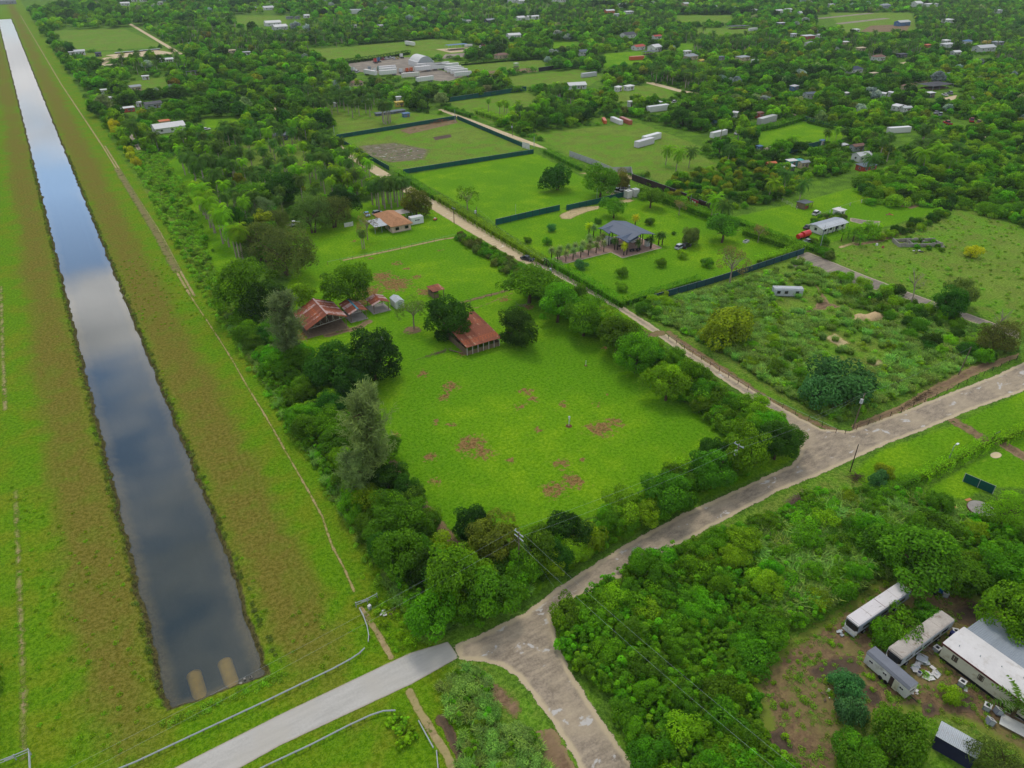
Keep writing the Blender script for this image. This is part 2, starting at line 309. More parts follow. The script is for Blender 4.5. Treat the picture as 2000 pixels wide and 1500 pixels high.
# ---------------------------------------------------------------- canal water
t = NT('canal_water'); P_ = t.pos(); rip = t.noise(t.map(P_, (1, .5, 1)), 1.6, 4, .6); rp2 = t.noise(P_, .12, 3)
fres = t.n('ShaderNodeFresnel'); fres.inputs['IOR'].default_value = 1.33; bmp = t.bump(rip, .06, .05); t.l(bmp, fres.inputs['Normal'])
gl = t.n('ShaderNodeBsdfGlossy'); gl.inputs['Roughness'].default_value = .03; gl.inputs['Color'].default_value = (1, 1, 1, 1); t.l(bmp, gl.inputs['Normal'])
df = t.n('ShaderNodeBsdfDiffuse'); t.l(t.mix(t.ss(rp2, .35, .65), (.026, .050, .036, 1), (.038, .062, .044, 1)), df.inputs['Color'])
tr = t.n('ShaderNodeBsdfTransparent'); tr.inputs['Color'].default_value = (.86, .88, .72, 1)
body = t.n('ShaderNodeMixShader'); body.inputs[0].default_value = .66; t.l(df.outputs[0], body.inputs[1]); t.l(tr.outputs[0], body.inputs[2])
mx = t.n('ShaderNodeMixShader'); t.l(t.math('MINIMUM', t.math('MULTIPLY', fres.outputs[0], 2.7), .6), mx.inputs[0]); t.l(body.outputs[0], mx.inputs[1]); t.l(gl.outputs[0], mx.inputs[2]); t.l(mx.outputs[0], t.out.inputs['Surface']); M_WATER = t.m
mb = MB(); mb.add([(CX0-1.2, CY0-1.5, WZ), (CX1+1.2, CY0-1.5, WZ), (CX1+1.2, CY1+1, WZ), (CX0-1.2, CY1+1, WZ)], [(0, 1, 2, 3)]); o = mb.build('canal_water', M_WATER); tag(o, kind='structure')
# ---------------------------------------------------------------- roads, paths and bare ground: sheets with ragged edges
def sheet(name, poly, cell, z, mat, width=None):
    """poly: outline; or with width: a centre line of that width"""
    xs = [q[0] for q in poly]; ys = [q[1] for q in poly]; m = (width or 0)/2+1.0
    ax = np.arange(min(xs)-m, max(xs)+m+cell, cell); ay = np.arange(min(ys)-m, max(ys)+m+cell, cell); XX, YY = np.meshgrid(ax, ay)
    s = (width/2-dist_line(XX, YY, poly)) if width else sdf_poly(XX, YY, poly)
    k = s > -.7-cell; idx = np.arange(XX.size).reshape(XX.shape)
    q = (k[:-1, :-1] & k[:-1, 1:] & k[1:, 1:] & k[1:, :-1]); Fq = np.stack([idx[:-1, :-1][q], idx[:-1, 1:][q], idx[1:, 1:][q], idx[1:, :-1][q]], -1)
    u, inv = np.unique(Fq, return_inverse=True); V = np.stack([XX.ravel()[u], YY.ravel()[u], np.full(len(u), z)], -1)
    o = inst(name, np_mesh(name, V, inv.reshape(-1, 4), mat, dict(edge=s.ravel()[u]))); return tag(o, kind='structure')
def road_mat(name, a, b, pale, spots=None, edge=1.2, amp=1.1, ruts=0.0, weeds=0.0, rot=0.0, spot_lv=.62, brk=0.0, an=.14):
    t = NT(name); p = t.pos(); n0 = t.noise(p, .12, 4); n1 = t.noise(p, .55, 5, .6); n2 = t.noise(p, 3.0, 5, .65); e = t.attr('edge')
    st = t.noise(t.map(p, (an, 1.0, 1), (0, 0, rot)), 1.1, 5, .65); e2 = t.math('ADD', e, t.math('MULTIPLY', t.math('SUBTRACT', t.math('ADD', t.math('MULTIPLY', n1, .65), t.math('MULTIPLY', n2, .35)), .5), amp*2))
    c = t.mix(t.ss(t.math('ADD', t.math('MULTIPLY', st, .6), t.math('MULTIPLY', n2, .4)), .34, .66), a, b)
    c = t.mix(t.math('MULTIPLY', t.ss(n0, .42, .64), .55), c, t.mix(n2, b, pale))
    if ruts: c = t.mix(t.math('MULTIPLY', t.ss(st, .55, .72), ruts), c, pale)
    if spots: 
        sp = t.noise(t.map(p, (.6, 1, 1), (0, 0, rot)), .42, 5, .62, .3); c = t.mix(t.ss(sp, spot_lv, spot_lv+.05), c, spots)
    c = t.mix(t.math('SUBTRACT', 1.0, t.ss(e2, edge*.45, edge)), c, pale)
    if weeds: c = t.mix(t.math('MULTIPLY', t.ss(t.noise(p, .9, 5, .7), .55, .66), weeds), c, t.mix(n2, c3(74, 100, 28), c3(112, 132, 46)))
    return t.finish(c, .92, .15, t.bump(t.math('ADD', n1, n2), .5, .08), alpha=t.math('MULTIPLY', t.ss(e2, -.05, .12), t.ss(t.math('ADD', t.noise(p, .33, 6, .68), t.math('MULTIPLY', n2, .12)), brk-.08, brk+.08)) if brk else t.ss(e2, -.05, .12))
M_GRAVEL = road_mat('gravel', c3(122, 111, 96), c3(166, 152, 132), c3(184, 168, 138), c3(184, 180, 174), 1.1, .9, .3, rot=.0, spot_lv=.60, an=.4)
M_LANE = road_mat('lane_gravel', c3(104, 98, 88), c3(146, 136, 124), c3(170, 158, 134), c3(176, 170, 160), .7, .5, .3, weeds=.0, rot=1.57, spot_lv=.66)
M_LIME = road_mat('lime_rock', c3(176, 156, 122), c3(206, 188, 154), c3(190, 170, 132), c3(220, 212, 196), .6, .7, .3, rot=1.57)
M_PAVE = road_mat('concrete_paving', c3(168, 165, 158), c3(184, 181, 174), c3(172, 164, 148), None, .35, .12)
M_DIRT = road_mat('dirt', c3(94, 74, 56), c3(138, 114, 88), c3(138, 118, 84), None, .8, 1.4, .3, weeds=.7, brk=.4, an=.5)
M_YARD = road_mat('yard_dirt', c3(88, 70, 52), c3(136, 112, 80), c3(110, 124, 44), None, 1.8, 2.0, .3, weeds=.95, brk=.47, an=.7)
M_BLACK = road_mat('dark_soil', c3(66, 54, 44), c3(92, 78, 64), c3(102, 84, 62), None, .5, 1.2, brk=.36, an=.8)
M_SAND = road_mat('sand', c3(164, 146, 104), c3(196, 176, 136), c3(132, 130, 66), None, .6, 1.6, weeds=.6, brk=.42, an=.6)
M_TRAIL = road_mat('trail', c3(140, 122, 86), c3(176, 156, 116), c3(120, 128, 48), None, .22, .5, weeds=.5, brk=.43)
M_RED = road_mat('brush_litter', c3(98, 78, 58), c3(144, 118, 90), c3(112, 112, 56), None, .5, 1.8, weeds=.75, brk=.45, an=.5)
PX = gp
M_FAINT = road_mat('faint_track', c3(128, 116, 76), c3(160, 146, 104), c3(112, 128, 44), None, .5, 1.0, weeds=.6, brk=.53)
M_RUT = road_mat('rutted_track', c3(98, 92, 54), c3(136, 124, 80), c3(104, 116, 46), None, .6, 1.6, .2, weeds=.8, brk=.46)
sheet('gravel_road', PX((885,1259),(930,1243),(985,1216),(1030,1194),(1085,1150),(1150,1108),(1230,1058),(1330,1005),(1420,965),(1500,928),(1545,908),(1562,888),(1562,862),(1545,835),(1500,800),(1430,755),(1340,695),(1260,640),(1200,600),(1130,563),(1070,530),(1032,514),(1048,502),(1085,516),(1120,538),(1190,582),(1270,632),(1300,652),(1340,682),(1400,720),(1480,768),(1560,815),(1605,838),(1660,842),(1760,805),(1860,765),(1940,735),(2010,702),(2150,640),(2150,700),(2010,760),(1900,800),(1800,842),(1730,868),(1650,905),(1600,928),(1520,960),(1440,1003),(1370,1040),(1300,1078),(1230,1118),(1165,1152),(1105,1178),(1078,1205),(1090,1255),(1115,1312),(1153,1370),(1192,1430),(1243,1500),(1350,1650),(1220,1650),(1132,1500),(1080,1412),(1040,1360),(1010,1322),(975,1300),(940,1293),(897,1288)), .7, .016, M_GRAVEL)
sheet('paved_road', PX((-300,1765),(340,1500),(550,1394),(756,1296),(802,1275),(875,1253),(897,1284),(805,1336),(550,1455),(470,1500),(-200,1820)), .5, .036, M_PAVE)
sheet('lime_road', [(121.4,186),(120.8,230),(121.4,420),(122.4,900),(123,1300),(126.4,1300),(126.4,900),(126.8,420),(127.4,230),(126.9,186)], 1.2, .022, M_LIME)
sheet('lime_road', [(209.3,318),(209.0,385),(209.0,420),(212.6,420),(213.2,385),(213.6,318),(212,300)], 1.2, .022, M_LIME)
sheet('side_lane', PX((1560,497),(1578,492),(1690,538),(1800,580),(1990,648),(1990,662),(1850,612),(1800,596),(1760,580),(1660,552),(1640,552),(1545,520)), .7, .018, M_LANE)
sheet('gravel_track', PX((1270,162),(1330,178),(1385,187)), 1.5, .03, M_LIME, 6.5); sheet('gravel_track', PX((1530,222),(1600,229),(1660,240)), 1.5, .03, M_LIME, 5)
sheet('gravel_track', PX((1600,36),(1700,26)), 3, .03, M_LANE, 9); sheet('gravel_track', PX((1640,46),(1730,36)), 3, .03, M_LANE, 10); sheet('gravel_track', PX((1750,126),(1790,119)), 2, .03, M_LIME, 6); sheet('gravel_track', PX((1770,162),(1830,158)), 2, .03, M_SAND, 7)
sheet('canal_trail', PX((40,30),(120,165),(200,285),(262,385),(305,455),(350,540),(372,578)), .4, .012, M_TRAIL, .9); sheet('canal_trail', PX((205,285),(268,385),(313,455),(358,540),(380,578)), .4, .013, M_TRAIL, .9); sheet('canal_trail', PX((228,330),(262,385),(305,455),(345,530)), .4, .020, M_RUT, 2.6)
sheet('canal_trail', PX((372,578),(420,650),(452,700),(480,750),(520,815),(560,885),(600,955),(630,1010),(648,1065),(672,1110),(692,1155)), .25, .012, M_TRAIL, .55)
sheet('foot_path', PX((705,1188),(735,1232),(752,1262),(764,1284)), .25, .014, M_TRAIL, 1.1)
sheet('foot_path', PX((800,1352),(820,1390),(850,1440),(870,1470),(890,1510)), .3, .014, M_TRAIL, 1.3); sheet('foot_path', PX((862,1405),(885,1445),(910,1500)), .3, .018, M_BLACK, 1.4)
sheet('canal_trail', PX((30,960),(38,1150),(45,1330),(46,1480)), .3, .012, M_FAINT, 1.0); sheet('canal_trail', PX((2,560),(5,690),(10,800)), .35, .012, M_FAINT, 1.1)
sheet('dirt_patch', PX((955,1330),(990,1345),(1020,1385),(1010,1405),(980,1385),(950,1360)), .4, .014, M_RED); sheet('dirt_patch', PX((1040,1430),(1080,1420),(1125,1500),(1160,1600),(1090,1600),(1060,1500)), .5, .012, M_DIRT)
sheet('bare_yard', PX((1465,1330),(1500,1285),(1560,1240),(1640,1190),(1720,1130),(1790,1140),(1900,1155),(1960,1210),(1900,1260),(2060,1420),(2060,1520),(1900,1420),(1790,1390),(1660,1420),(1640,1560),(1570,1560),(1500,1430)), .6, .012, M_YARD)
for q in [((1575,1310),(1620,1285),(1668,1280),(1690,1310),(1650,1335),(1600,1330)), ((1490,1430),(1530,1420),(1560,1475),(1520,1470)), ((1860,1190),(1900,1175),(1940,1195),(1915,1230),(1870,1215)), ((1795,1375),(1822,1362),(1835,1395),(1805,1400)), ((1875,1345),(1910,1360),(1905,1395),(1870,1390)), ((1680,1335),(1720,1350),(1730,1385),(1700,1380))]: sheet('dark_soil_patch', PX(*q), .35, .026, M_BLACK)
sheet('verge_strip', PX((1295,648),(1320,668),(1400,724),(1480,775),(1560,822),(1640,848),(1648,842),(1590,820),(1510,780),(1420,720),(1335,665),(1308,645)), .5, .010, M_RED)
sheet('verge_strip', PX((1660,830),(1750,795),(1830,750),(1900,715),(1990,690),(1985,700),(1900,735),(1830,772),(1750,810),(1665,842)), .5, .012, M_DIRT)
sheet('dirt_track', PX((1590,552),(1602,575),(1590,602),(1560,612),(1640,600),(1665,605),(1620,592),(1605,570)), .5, .014, M_DIRT); sheet('dirt_track', PX((1470,590),(1540,612),(1580,618)), .5, .02, M_SAND, 1.6); sheet('dirt_track', PX((1305,622),(1360,608),(1400,590),(1410,587)), .4, .016, M_SAND, 1.5)
for q in [((1610,660),(1630,650),(1660,670),(1640,680)), ((1690,705),(1740,700),(1750,710),(1700,716)), ((1725,676),(1742,672),(1740,682))]: sheet('sand_patch', PX(*q), .4, .02, M_SAND)
sheet('sand_patch', PX((1092,420),(1125,404),(1172,402),(1170,408),(1140,416),(1115,428),(1096,428)), .5, .014, M_SAND); sheet('sand_patch', PX((1195,395),(1230,388),(1240,392),(1205,402)), .5, .016, M_SAND)
sheet('muck_patch', PX((700,285),(770,278),(840,292),(830,312),(760,318),(715,302)), .8, .014, road_mat('ash_soil', c3(88, 80, 66), c3(128, 118, 98), c3(110, 116, 60), c3(180, 180, 174), 2, 3, weeds=.7, spot_lv=.6, brk=.47)); sheet('muck_patch', PX((845,268),(880,262),(882,268),(850,274)), .8, .02, M_BLACK)
sheet('truck_yard', PX((672,122),(760,112),(815,112),(830,128),(905,150),(870,160),(790,148),(700,140)), 1.5, .02, M_LANE); sheet('truck_yard', PX((850,96),(925,92),(940,98),(880,103)), 1.5, .02, M_LIME); sheet('truck_yard', PX((870,106),(930,102),(915,110),(862,115)), 1.5, .02, M_LANE)
sheet('tilled_plot', PX((935,140),(1040,132),(1050,140),(950,150)), 1.5, .02, M_RED); sheet('burnt_plot', PX((780,255),(820,240),(890,232),(895,240),(800,262)), 1, .02, M_RED)
sheet('paddock_dirt', PX((1715,385),(1770,383),(1810,398),(1780,408),(1740,398)), .8, .014, M_DIRT); sheet('house_driveway', PX((1660,425),(1690,430),(1720,432),(1715,447),(1690,440),(1660,432)), .6, .016, M_LANE); sheet('sand_patch', PX((1635,482),(1668,472),(1672,476),(1642,486)), .5, .016, M_SAND)
sheet('field_path', PX((1672,478),(1720,470),(1770,452)), .6, .018, M_DIRT, 2); sheet('sand_patch', PX((1500,288),(1530,280),(1535,290),(1505,300)), .8, .02, M_LIME); sheet('sand_patch', PX((1125,338),(1200,335),(1250,345),(1235,350)), .8, .02, M_SAND)
sheet('drive_ruts', PX((1862,822),(1890,838),(1915,853),(1925,862)), .4, .014, M_RED, 3); sheet('drive_ruts', PX((1950,862),(1980,880),(2040,915)), .4, .02, M_DIRT, 3); sheet('dirt_track', PX((640,655),(700,640),(720,628)), .4, .018, M_DIRT, 2.2); sheet('lane_strip', PX((880,592),(930,602),(985,580),(1000,572)), .5, .018, M_SAND, .5)
sheet('field_edge', PX((672,508),(760,490),(860,468),(900,462)), .5, .014, M_TRAIL, 1.4); sheet('field_edge', PX((895,462),(930,485),(985,520)), .5, .014, M_RED, 2.0); sheet('field_edge', PX((900,592),(950,578),(990,568)), .4, .02, M_RED, 1.5)
sheet('tree_bed', [G(805,645)+Vector((2.4*math.cos(a), 2.4*math.sin(a), 0)) for a in np.linspace(0, 6.28, 16)[:-1]], .35, .02, M_RED); sheet('fence_dirt', PX((762,905),(800,960),(860,1030),(905,1085)), .4, .014, M_RED, 2.6); sheet('fence_dirt', PX((1235,640),(1270,655),(1290,650)), .5, .03, M_RED, 3)
sheet('far_clearing', PX((205,108),(300,97),(340,103),(330,107),(230,113)), 2, .03, M_LIME); sheet('far_clearing', PX((180,125),(205,112),(230,112),(200,128)), 2, .035, M_LIME); sheet('far_clearing', PX((1700,50),(1780,47),(1770,62),(1680,62)), 3, .03, M_RED); sheet('far_clearing', PX((1840,192),(1870,185),(1865,195),(1842,197)), 1.5, .03, M_LIME); sheet('far_clearing', PX((380,155),(400,155),(400,168),(388,165)), 2, .03, M_LIME)
# ---------------------------------------------------------------- plant meshes (unit sized; real leaf cards)
def unit(v): return v/np.linalg.norm(v, axis=-1, keepdims=True)
def cards(pos, nrm, size, rng, asp=.55, tang=None):
    n = len(pos); t = rng.normal(size=(n, 3)) if tang is None else tang
    t = unit(t-nrm*(t*nrm).sum(1, keepdims=True)); b = np.cross(nrm, t); s = size[:, None]
    V = np.stack([pos-t*s*.5, pos+b*s*asp*.5+nrm*s*.08, pos+t*s*.5, pos-b*s*asp*.5+nrm*s*.08], 1).reshape(-1, 3)
    return V, np.arange(4*n).reshape(n, 4)
def crown(name, seed, ncl, n, leaf, rx=1., rz=.85, cz=1.1, clr=(.28, .42), zmin=-.55, flat=.45, asp=.6, spread=(.5, .82), gap=0.0, top=0.0, lump=1.0, core=None):
    r = np.random.default_rng(seed); P, N, T = [], [], []
    if core is None: core = int(n*.16)
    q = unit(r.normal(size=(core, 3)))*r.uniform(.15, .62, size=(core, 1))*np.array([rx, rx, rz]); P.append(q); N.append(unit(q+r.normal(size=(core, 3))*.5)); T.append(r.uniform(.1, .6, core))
    d = unit(r.normal(size=(ncl*4, 3))); d = d[d[:, 2] > zmin][:ncl]; ncl = len(d)
    for k in range(ncl):
        w = r.uniform(*spread)*(1+.16*math.sin(3*math.atan2(d[k][1], d[k][0])+seed)); c = d[k]*np.array([rx, rx, rz])*w; c[2] += top*(1-np.hypot(c[0], c[1])/rx)
        cr = r.uniform(clr[0]*.75, clr[1]*1.1)*lump; m = int(n/ncl*(cr/np.mean(clr))**1.5)
        e = unit(r.normal(size=(m*3, 3))); e = e[(e@d[k] > -.35) & (e[:, 2] > -.55)][:m]; m = len(e)
        rad = cr*r.uniform(.7, 1.08, size=(m, 1)); p = c+e*rad*np.array([1, 1, .85])
        q = unit(e*.75+np.array([0, 0, flat])+r.normal(size=(m, 3))*.42)
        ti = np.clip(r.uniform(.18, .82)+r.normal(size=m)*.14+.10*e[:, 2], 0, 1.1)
        if gap: g = r.random(m) > gap; p, q, ti = p[g], q[g], ti[g]
        P.append(p); N.append(q); T.append(ti)
    P = np.concatenate(P)+np.array([0, 0, cz]); N = np.concatenate(N); T = np.concatenate(T)
    V, Fc = cards(P, N, leaf*r.uniform(.65, 1.35, size=len(P)), r, asp)
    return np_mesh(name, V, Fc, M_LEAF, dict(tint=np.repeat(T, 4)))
def trunk(name, seed, h, r0, limbs=5, reach=.55, up=.6, mat=None, lean=.05, multi=1, bare=0):
    r = random.Random(seed); m = MB()
    for k in range(multi):
        a0 = r.uniform(0, 6.28); off = Vector((math.cos(a0), math.sin(a0), 0))*(.12*reach if multi > 1 else 0)
        top = Vector((r.uniform(-lean, lean), r.uniform(-lean, lean), h))+off*3; mid = top*.5+Vector((r.uniform(-lean, lean), r.uniform(-lean, lean), 0))*.6
        m.path([off+Vector((0, 0, -.05)), mid, top], [r0/multi**.5, r0*.8/multi**.5, r0*.6/multi**.5], 7)
        for i in range(limbs):
            a = 6.283*(i+r.random()*.7)/limbs; s = mid.lerp(top, r.uniform(.3, 1)); e = s+Vector((math.cos(a)*reach, math.sin(a)*reach, up*r.uniform(.5, 1.1)))
            k2 = s.lerp(e, .5)+Vector((0, 0, .08*reach)); m.path([s, k2, e], [r0*.5, r0*.34, r0*.14], 5)
            for b in range(bare):
                f = k2.lerp(e, r.random()); m.path([f, f+Vector((r.uniform(-.3, .3), r.uniform(-.3, .3), r.uniform(.1, .45)))*reach*1.6], [r0*.16, r0*.05], 4)
    return m.mesh(name, mat or M_BARK)
def fronds(name, seed, n, ln, seg, el0, el1, droop, wid, lw, up=0.0, mat=None, base=(0, 0, 0)):
    """palm head: arching rachis with rows of separate leaflets"""
    r = np.random.default_rng(seed); V, Fq, T = [], [], []; b = 0
    for k in range(n):
        az = 2.399*k+r.uniform(-.2, .2); el = el0+(el1-el0)*(k/(n-1))+r.uniform(-.08, .08); L0 = ln*r.uniform(.85, 1.1)
        p = np.array(base, float); dirh = np.array([math.cos(az), math.sin(az), 0]); side = np.array([-math.sin(az), math.cos(az), 0]); ti = np.clip(r.normal(.5, .2)-.25*(k/n)+.12, 0, 1)
        e = el
        for i in range(seg):
            t_ = (i+.5)/seg; f = dirh*math.cos(e)+np.array([0, 0, math.sin(e)]); q = p+f*(L0/seg)
            wv = wid*math.sin(math.pi*min(1, .12+t_*.86))**.7
            for sg in (-1, 1):
                for j in (0, .5):
                    a = p+(q-p)*j; a2 = p+(q-p)*(j+.42); tip = (a+a2)/2+side*sg*wv*r.uniform(.85, 1.1)+f*wv*.35-np.array([0, 0, 1])*wv*lw*r.uniform(.5, 1.2)
                    V += [a, a2, tip]; Fq.append((b, b+1, b+2)); T += [ti, ti, ti+.15]; b += 3
            p = q; e -= droop/seg*(1+t_)
    return np_mesh(name, V, np.array(Fq), mat or M_FROND, dict(tint=np.array(T)))
def blades(name, seed, n, h, spread, w, lean=.5, seg=2):
    r = np.random.default_rng(seed); V, Fq, T = [], [], []; b = 0
    for k in range(n):
        a = r.uniform(0, 6.283); rr = spread*math.sqrt(r.random()); p = np.array([math.cos(a)*rr, math.sin(a)*rr, 0]); a2 = r.uniform(0, 6.283); d = np.array([math.cos(a2), math.sin(a2), 0]); s = np.array([-d[1], d[0], 0])*w*r.uniform(.6, 1.3); H = h*r.uniform(.6, 1.1); ln = lean*r.uniform(.3, 1.3)
        t1 = p+d*ln*H*.25+np.array([0, 0, H*.65]); t2 = p+d*ln*H*.9+np.array([0, 0, H*(1.0-.35*ln)]); ti = r.uniform(.1, .95)
        V += [p-s*.4, p+s*.4, t1+s, t1-s, t2]; Fq += [(b, b+1, b+2, b+3), (b+3, b+2, b+4, b+4)]; T += [ti*.5, ti*.5, ti, ti, min(1, ti+.2)]; b += 5
    F3 = [f if f[2] != f[3] else f[:3] for f in Fq]
    return np_mesh(name, V, F3, M_LEAF, dict(tint=np.array(T)))
def casuarina(name, seed, n, h=4.2):
    r = np.random.default_rng(seed); P, N, T, D = [], [], [], []
    for k in range(n):
        z = h*(.16+.84*r.random()**.8); rad = .95*math.sin(math.pi*(.16+.74*z/h))**.8*(.5+.6*r.random()); a = r.uniform(0, 6.283); tw = int(9*r.random()); a = 6.283*tw/9+r.normal()*.28+z*.9; m = 60
        L_ = rad*r.uniform(.6, 1.1); d = np.array([math.cos(a), math.sin(a), 0.9]); tt = r.uniform(.2, 1, size=(m, 1))
        p = np.array([0, 0, z*.92])+d*tt*L_+r.normal(size=(m, 3))*.075; P.append(p); D.append(unit(d*.7+np.array([0, 0, -.1])+r.normal(size=(m, 3))*.45)); N.append(unit(r.normal(size=(m, 3))+np.array([0, 0, .5]))); T.append(np.clip(r.uniform(.25, .8)+r.normal(size=m)*.12, 0, 1))
    P, N, T, D = map(np.concatenate, (P, N, T, D)); V, Fc = cards(P, N, r.uniform(.12, .26, size=len(P)), r, .13, D)
    return np_mesh(name, V, Fc, M_LEAF, dict(tint=np.repeat(T, 4)))
PR = {}
def reg(kind, crowns, trunks, hgt): PR[kind] = (crowns, trunks, hgt)
reg('broad', [crown('broad_crown', 10+i, 34+4*i, 7600, .088, rz=.86+.05*i, cz=.98+.04*i, zmin=-.8, clr=(.25, .4)) for i in range(4)], [trunk('broad_trunk', 30+i, .85, .07) for i in range(2)], 2.0)
reg('mango', [crown('mango_crown', 60+i, 46, 8200, .085, rz=.92, cz=.93, clr=(.22, .36), zmin=-.9, flat=.3, spread=(.55, .85)) for i in range(2)], [trunk('mango_trunk', 64, .6, .08)], 1.9)
reg('umbrella', [crown('umbrella_crown', 70+i, 30, 4800, .085, rz=.42, cz=.78, clr=(.22, .34), zmin=-.25, flat=.95, asp=.5) for i in range(2)], [trunk('umbrella_trunk', 74, .55, .07, 7, .75, .3)], 1.2)
reg('bush', [crown('bush_crown', 80+i, 24, 3600, .115, rz=.85, cz=.55, zmin=-.35, clr=(.3, .46), spread=(.42, .78)) for i in range(4)], [trunk('bush_stem', 84, .5, .05, 4, .5, .4, multi=3)], 1.35)
reg('olive', [crown('olive_crown', 90+i, 40, 7600, .07, rz=.9, cz=.85, clr=(.24, .4), zmin=-.9, asp=.4, flat=.25) for i in range(2)], [trunk('olive_trunk', 94, .7, .08, multi=2)], 1.8)
reg('airy', [crown('airy_crown', 100+i, 26, 1500, .075, core=0, rz=1.0, cz=1.35, clr=(.22, .36), zmin=-.6, spread=(.35, .9)) for i in range(2)], [trunk('airy_trunk', 104, 1.3, .05, 9, .6, .75, M_DEAD, bare=4)], 2.3)
reg('pine', [casuarina('pine_crown', 110+i, 190) for i in range(2)], [trunk('pine_trunk', 114, 3.3, .08, 9, .5, .4, M_BARK, .08)], 4.6)
reg('dead', [crown('dead_tuft', 116, 6, 60, .06, core=0, rz=.6, cz=1.2)], [trunk('dead_limbs', 118, 1.9, .05, 9, .5, 1.0, M_DEAD, .2, bare=5)], 2.5)
reg('mid', [crown('mid_crown', 120+i, 20+3*i, 1900, .155, rz=.82+.06*i, cz=1.05, asp=.75) for i in range(4)], [trunk('mid_trunk', 124, .8, .085, 3)], 1.9)
reg('low', [crown('low_crown', 130+i, 14+2*i, 700, .25, rz=.8+.08*i, cz=.95, asp=.8, clr=(.34, .5)) for i in range(4)], [], 1.8)
reg('hole', [crown('hole_crown', 140+i, 14, 900, .16, rz=.6, cz=.45, zmin=-.2, asp=.6) for i in range(3)], [], 1.1)
def palm_trunk(name, h, r0, r1, bend, mat, shaft=None):
    m = MB(); pts = [Vector((bend*(i/6)**2*h, 0, h*i/6-.05)) for i in range(7)]
    m.path(pts, [r0*1.25, r0, (r0*.6+r1*.4)*1.1, (r0+r1)/2, r1*1.05, r1, r1*.9], 8); return m.mesh(name, mat), pts[-1]
pt = [palm_trunk('royal_palm_trunk', 9.0, .26, .17, b, M_PALE) for b in (.0, .03)]
reg('royal', [fronds('royal_palm_head', 150+i, 26, 3.9, 7, 1.3, -.8, 1.7, 1.0, .8, base=tuple(pt[i][1])) for i in range(2)], [p[0] for p in pt], 11)
ct = [palm_trunk('coconut_palm_trunk', 6.5, .17, .12, b, M_PALE) for b in (.1, .18)]
reg('coconut', [fronds('coconut_palm_head', 160+i, 26, 4.1, 8, 1.25, -.8, 1.3, .85, .9, base=tuple(ct[i][1])) for i in range(2)], [p[0] for p in ct], 8)
dt = palm_trunk('date_palm_trunk', 3.3, .17, .15, 0, M_DARKBARK)
reg('date', [fronds('date_palm_head', 170+i, 34, 1.8, 5, 1.4, -.5, 1.0, .46, .4, base=tuple(dt[1])) for i in range(2)], [dt[0]], 4.6)
bt = palm_trunk('banana_stem', 1.6, .14, .1, 0, M_BARK)
reg('banana', [fronds('banana_leaves', 180, 12, 2.3, 5, 1.3, .15, 1.2, .42, .3, base=(0, 0, 1.5))], [bt[0]], 3.4)
rt = palm_trunk('far_palm_trunk', 8.5, .3, .22, .02, M_PALE)
reg('farpalm', [fronds('far_palm_head', 190+i, 18, 3.7, 4, 1.25, -.6, 1.5, .95, .75, base=tuple(rt[1])) for i in range(2)], [rt[0]], 10)
W_GRASS = [blades('reed_blades', 200+i, 170, 1.0, .55, .035, .75) for i in range(3)]
W_WEED = [crown('weed_leaves', 210+i, 9, 330, .2, rz=.55, cz=.32, zmin=-.1, clr=(.3, .5), asp=.55, flat=.6) for i in range(3)]
W_LEAFY = [crown('castor_leaves', 220+i, 15, 900, .17, rz=.85, cz=.6, zmin=-.2, clr=(.22, .34), asp=.8, flat=.9, spread=(.4, .95)) for i in range(3)]
W_TUFT = [blades('grass_tuft', 230+i, 40, .34, .34, .03, .7) for i in range(2)]
KIND = dict(broad=('broadleaf_tree', 'tree'), mango=('broadleaf_tree', 'tree'), umbrella=('broadleaf_tree', 'tree'), olive=('broadleaf_tree', 'tree'), airy=('sparse_tree', 'tree'), mid=('broadleaf_tree', 'tree'), low=('broadleaf_tree', 'tree'), bush=('shrub', 'shrub'), hole=('shrub', 'shrub'),
  pine=('casuarina_tree', 'tree'), dead=('bare_tree', 'tree'), royal=('palm_tree', 'palm tree'), coconut=('palm_tree', 'palm tree'), date=('palm_tree', 'palm tree'), farpalm=('palm_tree', 'palm tree'), banana=('banana_plant', 'banana plant'))
HUES = dict(dark=c3(58, 102, 18), deep=c3(46, 84, 20), mid=c3(84, 134, 16), green=c3(96, 152, 14), lime=c3(126, 172, 20), yellow=c3(140, 158, 26), olive=c3(104, 124, 48), grey=c3(124, 146, 84), blue=c3(74, 130, 64), rust=c3(112, 118, 30), brown=c3(128, 114, 66), palm=c3(80, 118, 38), lpalm=c3(120, 170, 18), pine=c3(130, 152, 84), gold=c3(186, 196, 20), silver=c3(136, 156, 140), weed=c3(128, 178, 40), reed=c3(130, 170, 72))
TONE = dict(dark='dark green', deep='very dark green', mid='mid green', green='fresh green', lime='light green', yellow='yellow green', olive='olive green', grey='grey green', blue='bluish green', rust='rusty green', brown='brownish', palm='dark green', lpalm='light green', gold='yellow', silver='silvery', weed='green', reed='green', pine='grey green')
OWN = [False]; PLANTS = []                                                      # every tree, palm and shrub: placed first, built at the end
def jit(col, a=.1): return tuple(max(0, v*(1+random.uniform(-a, a))) for v in col[:3])+(1.0,)
def plant(kind, x, y, R, hue, label=None, group=None, z=0.0, zs=1.0, rot=None):
    d = depth(x, y); PLANTS.append(dict(kind=kind, x=x, y=y, R=R, hue=hue, label=label, group=group, z=z, zs=zs, rot=random.uniform(0, 6.28) if rot is None else rot, size=R/d, own=OWN[0], col=jit(HUES[hue])))
